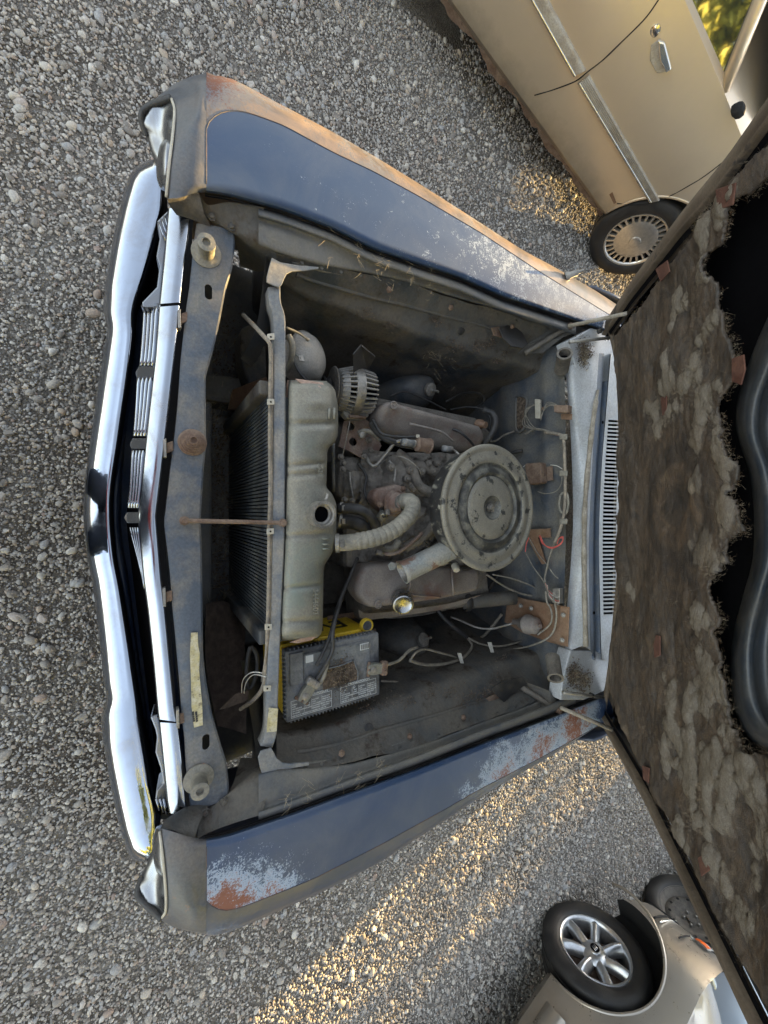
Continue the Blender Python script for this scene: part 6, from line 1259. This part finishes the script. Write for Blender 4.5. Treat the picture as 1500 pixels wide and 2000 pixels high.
# door mirror
prism('door_mirror', [V((1.0, -.85, .90)), V((1.02, -.91, .91)), V((1.03, -.91, .955)), V((1.01, -.86, .96))], (.05, 0, 0), seam, gc_, bw=.02, local=True)
# ---- pewter sedan on the right
ys_ = radians(90 + 17); ds_ = V((cos(ys_), sin(ys_), 0)); nsv = V((-sin(ys_), cos(ys_), 0)); Ws_ = .92     # left side faces us
w_s = V((2.665, 2.285, 0)); os_ = w_s - ds_ * 1.50 - nsv * (Ws_ - .12)
sc_ = sedan('pewter_sedan', os_, ys_, silver, Ws_, 2.08, 2.6, 1.50, -1.25, .30, .86, 'pewter grey sedan with seven-spoke alloy wheel and orange corner lamp, nearest on the battery side', .84, 1.17, .045)
wheel(sc_, (1.50, Ws_ - .215, .30), 1, .30, 'spoke', -18); wheel(sc_, (-1.25, Ws_ - .12, .30), 1, .30, 'spoke'); wheel(sc_, (1.50, -Ws_ + .12, .30), -1, .30, 'spoke'); wheel(sc_, (-1.25, -Ws_ + .12, .30), -1, .30, 'spoke')
sP = os_ + nsv * Ws_
def S(x, y, off=.0): return ly(sc_, WS(x, y, off, sP, nsv))
SB = lambda x, y, l=.004: onbody(S, x, y, Ws_, 1, l)
pl_ = V((0, 1, 0))
mz = lambda x0, x1, z0, z1, nm, mt, lf: loft(nm, [[V((x, prof(z0, Ws_) - .01, z0)) for x in (x0, x1)], [V((x, prof(z0, Ws_) + lf, z0 + .003)) for x in (x0, x1)], [V((x, prof(z1, Ws_) + lf, z1 - .003)) for x in (x0, x1)], [V((x, prof(z1, Ws_) - .01, z1)) for x in (x0, x1)]], mt, sc_, n=14, m=2, smooth_m=False, curve=False, local=True)
mz(-.95, 1.08, .30, .42, 'side_cladding', silver, .022); mz(-.95, 1.06, .425, .435, 'bright_strip', strp, .026); mz(.30, .50, .36, .385, 'door_badge', strp, .028)
tube('door_gap', [V((.92, prof(z, Ws_) + .001, z)) for z in (.22, .4, .55, .7, .8, .9)], .005, seam, sc_, seg=6, n=20, local=True)
tube('door_gap', [V((.92 - .02, prof(z, Ws_) + .024, z)) for z in (.30, .36, .42)], .005, seam, sc_, seg=6, n=6, local=True)
def arch(par, wc, zc, r, W_, s, mat):
    tube('arch_lip', [V((wc + r * cos(t), s * (prof(zc + r * sin(t), W_) - .004), zc + r * sin(t))) for t in [radians(-12 + 204 * k / 24) for k in range(25)]], .009, mat, par, seg=8, n=60, local=True)
arch(sc_, 1.545, .305, .351, Ws_, 1, silver); arch(gc_, 1.45, .305, .33, Wg, -1, gold)
tube('door_gap', [V((.30 - .1 * k, prof(.55 + .0 * k, Ws_) + .001, .22 + .3 * k)) for k in range(3)], .003, seam, sc_, seg=6, n=12, local=True) if 0 else None
# bumper cover lines, corner lamp, headlamp
def nose(t, z, lift=.0):   # wraps round the left front corner, t 0..1
    x = 1.905 + .17 * sin(t * pi / 2) ; u = max(0, (x - 2.08 + .5) / .5); y = Ws_ * (1 - .30 * u ** 2.6) if t < .98 else Ws_ * .5
    return V((min(x, 2.075) + lift * t, y + lift, z))
for z in (.47, .50): tube('bumper_groove', [nose(t / 8, z, .004) for t in range(9)], .006, strp if z > .48 else seam, sc_, seg=6, n=24, local=True)
tube('bumper_gap', [nose(t / 8, .60, .001) for t in range(9)], .004, seam, sc_, seg=6, n=24, local=True)
tube('bumper_gap', [V((1.93, Ws_ * .985, .44)), V((1.93, Ws_ * .985, .60))], .004, seam, sc_, seg=6, n=6, local=True)
orange = flat('amber_lens', (.85, .16, .02), .15); lens = flat('clear_lens', (.62, .66, .64), .06, .3)
loft('corner_lamp', [[nose(t / 8, .625, .008) for t in range(3, 7)], [nose(t / 8, .66, .014) for t in range(3, 7)], [nose(t / 8, .70, .008) for t in range(3, 7)]], lens, sc_, n=14, m=4, local=True)
loft('amber_lens', [[nose(t / 10, .63, .013) for t in range(4, 7)], [nose(t / 10, .66, .019) for t in range(4, 7)], [nose(t / 10, .695, .013) for t in range(4, 7)]], orange, sc_, n=10, m=4, local=True)
prism('headlamp', [V((2.00, .72, .60)), V((2.06, .42, .60)), V((2.02, .42, .70)), V((1.96, .70, .70))], (.03, .015, 0), lens, sc_, bw=.01, local=True)
# ---- pale blue car beyond it
yt = radians(90 + 8); dt_ = V((cos(yt), sin(yt), 0)); nt__ = V((-sin(yt), cos(yt), 0)); w_t = V((3.16, 3.62, 0)); Wt = .84
ot = w_t + dt_ * 1.1 - nt__ * Wt
tc_ = sedan('pale_blue_hatchback', ot, yt, bluw, Wt, 2.2, 1.72, 1.25, -1.1, .305, .90, 'pale blue-grey small car with a bare steel wheel, beyond the pewter sedan', .86, 1.1)
for x in (1.25, -1.1):
    for s in (-1, 1): wheel(tc_, (x, s * (Wt - .07), .305), s, .305, 'steel')
red = flat('red_lens', (.55, .03, .02), .15)
for s in (-1, 1):
    prism('tail_lamp', [V((-1.70, s * .50, .62)), V((-1.66, s * .70, .62)), V((-1.60, s * .69, .82)), V((-1.66, s * .50, .82))], (-.05, s * .02, 0), lens, tc_, bw=.02, local=True)
    prism('tail_lamp_red', [V((-1.755, s * .55, .66)), V((-1.73, s * .66, .66)), V((-1.70, s * .65, .72)), V((-1.745, s * .55, .72))], (-.008, s * .004, 0), red, tc_, bw=.003, local=True)
# ================================================================ TREES, HEDGE (unseen; hedges added to block sun, trees added for window reflections)
def leafmat(name, a, b_):
    m, nt, b = newmat(name); g_ = nd(nt, 'ShaderNodeNewGeometry'); c = ramp(nt, g_.outputs['Random Per Island'], 0, 1, a, b_); nt.links.new(c, b.inputs['Base Color']); b.inputs['Roughness'].default_value = .6
    b.inputs['Transmission Weight'].default_value = 0; return m
leafg = leafmat('shade_hedge_leaves', (.03, .05, .015), (.08, .11, .03)); leafy = leafmat('yellowing_leaves', (.42, .44, .06), (.66, .62, .12))
def foliage(par, name, blobs, n, size, mat):
    vs = []; fs = []
    for _ in range(n):
        c, r = random.choice(blobs); d = V((random.gauss(0, 1), random.gauss(0, 1), random.gauss(0, 1))).normalized() * random.random() ** .45
        p = V(c) + V((d.x * r[0], d.y * r[1], d.z * r[2])); a = V((random.gauss(0, 1), random.gauss(0, 1), random.gauss(0, 1))).normalized() * size * random.uniform(.6, 1.3); b = a.orthogonal().normalized() * a.length * .6
        k = len(vs); vs += [p - a, p + b, p + a, p - b]; fs.append((k, k + 1, k + 2, k + 3))
    return obj(name, vs, fs, mat, par, False)
def shade_hedge(x0, x1, y, h, lab_):  # added out of view; gaps between them shape the sun bands
    hr = empty('shade_hedge', ((x0 + x1) / 2, y, 0), label=lab_, cat='shade_hedge', group='added sun-blocking hedges behind the parked cars')
    box('shade_hedge_core', ((x0 + x1) / 2, y, h * .46), (x1 - x0 - .15, .5, h * .92), leafg, hr)
    bl_ = [((x0 + (x1 - x0) * (i + .5) / 8, y + random.uniform(-.2, .2), z), ((x1 - x0) / 12, .55, .45)) for i in range(8) for z in (h * .2, h * .5, h * .8, h * .95)]
    foliage(hr, 'leaves', bl_, 5000, .06, leafg)
shade_hedge(-14, -4.6, 11, 3.0, 'clipped leftmost one of the added sun-blocking hedges, behind the tan sedan')
shade_hedge(-3.35, -.85, 11, 2.6, 'short one of the added sun-blocking hedges, straight behind the old car')
shade_hedge(-.05, 14, 11, 3.0, 'long one of the added sun-blocking hedges, behind the pewter sedan')
foliage(bpy.data.objects['shade_hedge'], 'shade_branch', [((-4.5 + .2 * i, 11, 2.78), (.3, .4, .30)) for i in range(7)], 3500, .06, leafg)  # added branch keeps sun off the front of the left fender
twg = bpy.data.objects['shade_hedge.001']; foliage(twg, 'dapple_twigs', [((-.62 + .1 * i, 11 + .1 * i, z), (.14, .25, .3)) for i in range(5) for z in (.2, .8, 1.5, 2.2)], 45, .12, leafg)  # added twigs break the sun band into dapples
for (x, y, h, k) in ((7.5, -1.8, 10, 0), (8, 1.8, 11, 1), (8, 6, 10, 2)):  # added out of view to give the tan sedan's windows a yellow-green reflection
    tr = empty('reflection_tree', (x, y, 0), label=('nearest of the yellowing trees added for window reflections, right of the yard', 'tall middle one of the yellowing trees added for window reflections, right of the yard', 'furthest of the yellowing trees added for window reflections, right of the yard')[k], cat='reflection_tree', group='yellowing trees added for window reflections right of the yard')
    tube('trunk', [V((x, y, 0)), V((x + .1, y, 1.5)), V((x, y + .1, h * .6))], .16, M['rust'], tr, seg=10, rf=lambda t: 1 - .6 * t)
    foliage(tr, 'crown', [((x + random.uniform(-1.3, 1.3), y + random.uniform(-2.2, 2.2), h * random.uniform(.2, .95)), (.9, .9, .8)) for _ in range(40)], 20000, .13, leafy)
# ================================================================ DEBRIS
def straws(name, spots, n, ln, mat, lab_, w=.0006, par=None):
    vs = []; fs = []
    for _ in range(n):
        c, r = random.choice(spots); p = c + V((random.gauss(0, r[0]), random.gauss(0, r[1]), random.uniform(0, .004))); a = random.uniform(0, pi); l_ = random.uniform(.4, 1) * ln
        d = V((cos(a), sin(a), random.uniform(-.15, .25))); cv = V((-sin(a), cos(a), 0)) * random.uniform(-.3, .3) * l_; b0 = len(vs); s_ = V((-sin(a), cos(a), 0)) * w; u_ = V((0, 0, w))
        for i in range(4):
            t = i / 3; q = p + d * l_ * (t - .5) + cv * (t * (1 - t)); vs += [q - s_, q + u_, q + s_]
        for i in range(3): fs += [(b0 + 3 * i, b0 + 3 * i + 3, b0 + 3 * i + 4, b0 + 3 * i + 1), (b0 + 3 * i + 1, b0 + 3 * i + 4, b0 + 3 * i + 5, b0 + 3 * i + 2)]
    return obj(name, vs, fs, M[mat], par, False, kind='stuff', label=lab_)
sp = [(Wz(x, at(fA, x) + 22, zf(x) - .012), (.03, .006, 0)) for x in (640, 700, 740, 760, 800, 840)] + [(Wz(x, at(gA, x) - 24, zf(x) - .012), (.025, .006, 0)) for x in (600, 660, 700, 740, 560)]
straws('dry_grass', sp, 130, .026, 'straw', 'dry grass wisps lying in the gutters beside the fenders', .00028)
sp = [(Wz(*p), (.045, .03, 0)) for p in ((420, 800, .30), (430, 900, .28), (430, 1000, .26), (435, 1080, .26), (425, 700, .34), (440, 1170, .3), (690, 800, .3), (860, 700, .62))]
straws('dry_stalks', sp, 260, .035, 'straw', 'dry stalks caught between header panel and radiator', .0003)
def crumbs(name, cs_, n, sz, mat, lab_):
    vs = []; fs = []
    for _ in range(n):
        f, = random.choices(cs_, [c[-1] for c in cs_]); p = f[0] + V((random.gauss(0, f[1]), random.gauss(0, f[2]), 0)); p.z += random.random() * f[3]
        a = [V((random.gauss(0, 1), random.gauss(0, 1), random.gauss(0, .6))).normalized() * sz * random.uniform(.4, 1.3) for _ in range(4)]; b0 = len(vs); vs += [p + q for q in a]; fs += [(b0, b0 + 1, b0 + 2), (b0, b0 + 2, b0 + 3), (b0, b0 + 3, b0 + 1), (b0 + 1, b0 + 3, b0 + 2)]
    return obj(name, vs, fs, M[mat], None, False, kind='stuff', label=lab_)
CR = [(Wz(1140, 685, .824), .022, .022, .012, 3), (Wz(1140, 705, .824), .018, .018, .01, 2), (Wz(1118, 1318, .824), .020, .020, .012, 3), (Wz(1138, 1330, .824), .018, .02, .01, 2)]
crumbs('leaf_debris', CR, 2600, .0035, 'debris', 'dark leaf crumbs heaped on both corners of the cowl')
straws('leaf_stems', [(c[0] + V((0, 0, .008)), (c[1], c[2], 0)) for c in CR], 220, .014, 'straw', 'pale stems among the crumbs on the cowl corners', .0005)
def apr(side, D_, C_, x, k): return Wz(x, at(C_, x) * (1 - k) + at(D_, x) * k, .766 - .11 * k + .006)
cr2 = [(apr(-1, fD, fC, x, random.uniform(.45, .95)), .012, .014, .006, 1) for x in (715, 760, 850, 880, 900, 930, 950, 970, 985, 1000, 880, 930, 960)] + [(apr(1, gD, gC, x, random.uniform(.3, .95)), .018, .02, .006, 1) for x in (720, 760, 800, 840, 880, 920, 950, 980, 900, 940, 960, 980)]
crumbs('crumbs', cr2, 2600, .0030, 'debris', 'brown leaf crumbs stuck along the inner fenders')
crumbs('battery_grit', [(BP(.012, 0, .004), .022, .016, .003, 1)], 420, .003, 'debris', 'grit lying in the torn label of the battery'); crumbs('battery_pale_grit', [(BP(.012, 0, .005), .022, .016, .002, 1)], 90, .0022, 'straw', 'pale specks of grit on top of the battery')
leaf = crumbs('leaf_litter', [(Wz(430, y, .20), .05, .05, .03, 1) for y in (650, 720, 780, 850, 920, 1000, 1080, 1160)], 3000, .006, 'debris', 'dark leaf litter lying deep in front of the radiator')
# cigarette end and pale twig on the gravel
cg = tube('cigarette_end', [Wz(186, 1811, .012), Wz(198, 1795, .013)], .004, M['white'], None, seg=10, n=3, label='pale cigarette end lying on the gravel below the battery-side headlight', cat='cigarette end')
# ================================================================ PERSON TAKING THE PICTURE (stands behind the camera, mirrored in the chrome)
def skinned(name, J, E, mat, par, sub=2, root=0):
    me = bpy.data.meshes.new(name); me.from_pydata([j[:3] for j in J], E, []); o = bpy.data.objects.new(name, me); link(o, par)
    me.materials.append(mat); k = o.modifiers.new('skin', 'SKIN'); k.use_smooth_shade = True; me.skin_vertices or None
    if not me.skin_vertices: 
        bpy.context.view_layer.objects.active = o
    for v, j in zip(me.skin_vertices[0].data, J): v.radius = (j[3], j[4] if len(j) > 4 else j[3]); v.use_root = False
    me.skin_vertices[0].data[root].use_root = True
    s = o.modifiers.new('sub', 'SUBSURF'); s.levels = sub; s.render_levels = sub; return o
pr = empty('person', (0, -.62, 0), label='person in red shirt and dark jeans photographing the engine bay, mirrored in the bumper', cat='person')
skin_m = flat('skin', (.45, .28, .2), .5); shirt = flat('red_shirt', (.50, .05, .04), .8); jeans = flat('dark_jeans', (.03, .035, .05), .8); hair = flat('brown_hair', (.05, .03, .02), .7)
Y0 = -.60
skinned('jeans', [(0, Y0, .98, .15, .11), (-.10, Y0, .88, .10), (-.13, Y0 + .02, .50, .068), (-.14, Y0, .11, .055), (.10, Y0, .88, .10), (.13, Y0 + .03, .50, .068), (.15, Y0 + .02, .11, .055), (0, Y0, 1.04, .145, .105)], [(0, 1), (1, 2), (2, 3), (0, 4), (4, 5), (5, 6), (0, 7)], jeans, pr)
skinned('shirt', [(0, Y0, 1.0, .15, .11), (0, Y0 + .02, 1.2, .155, .11), (0, Y0 + .03, 1.42, .15, .10), (-.17, Y0 + .05, 1.42, .065), (-.24, Y0 + .14, 1.20, .05), (-.14, Y0 + .36, 1.38, .04), (.17, Y0 + .05, 1.42, .065), (.24, Y0 + .14, 1.20, .05), (.14, Y0 + .36, 1.38, .04), (0, Y0 + .04, 1.50, .06)], [(0, 1), (1, 2), (2, 3), (3, 4), (4, 5), (2, 6), (6, 7), (7, 8), (2, 9)], shirt, pr, root=1)
hd = skinned('body', [(0, Y0 + .05, 1.52, .05), (0, Y0 + .08, 1.60, .055), (0, Y0 + .11, 1.68, .085, .095), (0, Y0 + .10, 1.78, .08, .09)], [(0, 1), (1, 2), (2, 3)], skin_m, pr)
lathe('hair', [(.098, -.03), (.102, .02), (.09, .07), (.05, .105), (0, .115)], (0, Y0 + .09, 1.74), (0, -.25, 1), hair, pr, seg=20)
for s in (-1, 1):
    for dx in (.032,): lathe('eye', [(.012, 0), (.008, .006), (0, .008)], (s * dx, Y0 + .20, 1.70), (0, 1, -.1), M['print'], pr, seg=12)
    hx, hy, hz = s * .105, Y0 + .43, 1.46
    J = [(hx, hy, hz, .03, .018), (s * .095, hy + .05, 1.50, .036, .016)]; E = [(0, 1)]
    for k in range(4):
        b0 = len(J); J += [(s * (.100 - .004 * k), hy + .075, 1.475 + .020 * k, .009), (s * .090, hy + .10, 1.485 + .021 * k, .0085), (s * .070, hy + .105, 1.495 + .021 * k, .0075)]; E += [(1, b0), (b0, b0 + 1), (b0 + 1, b0 + 2)]
    b0 = len(J); J += [(s * .075, hy + .035, 1.49, .010), (s * .055, hy + .05, 1.505, .009)]; E += [(1, b0), (b0, b0 + 1)]
    skinned('hand', J, E, skin_m, pr, 1)
    prism('shoe', [V((s * .14 + dx, Y0 + dy, 0)) for dx, dy in ((-.045, -.09), (.045, -.09), (.05, .08), (.03, .16), (-.03, .16), (-.05, .08))], (0, 0, .09), M['rubber'], pr, bw=.02)
lathe('nose', [(.014, 0), (.010, .012), (0, .022)], (0, Y0 + .205, 1.665), (0, 1, -.3), skin_m, pr, seg=12)
pc_ = CP - cF * .045
phone = box('phone', pc_, (.155, .008, .075), M['dark'], None, rot=Matrix((cR, -cF, cU)).transposed(), bw=.003, label='black smartphone held out over the engine bay by the person', cat='phone')
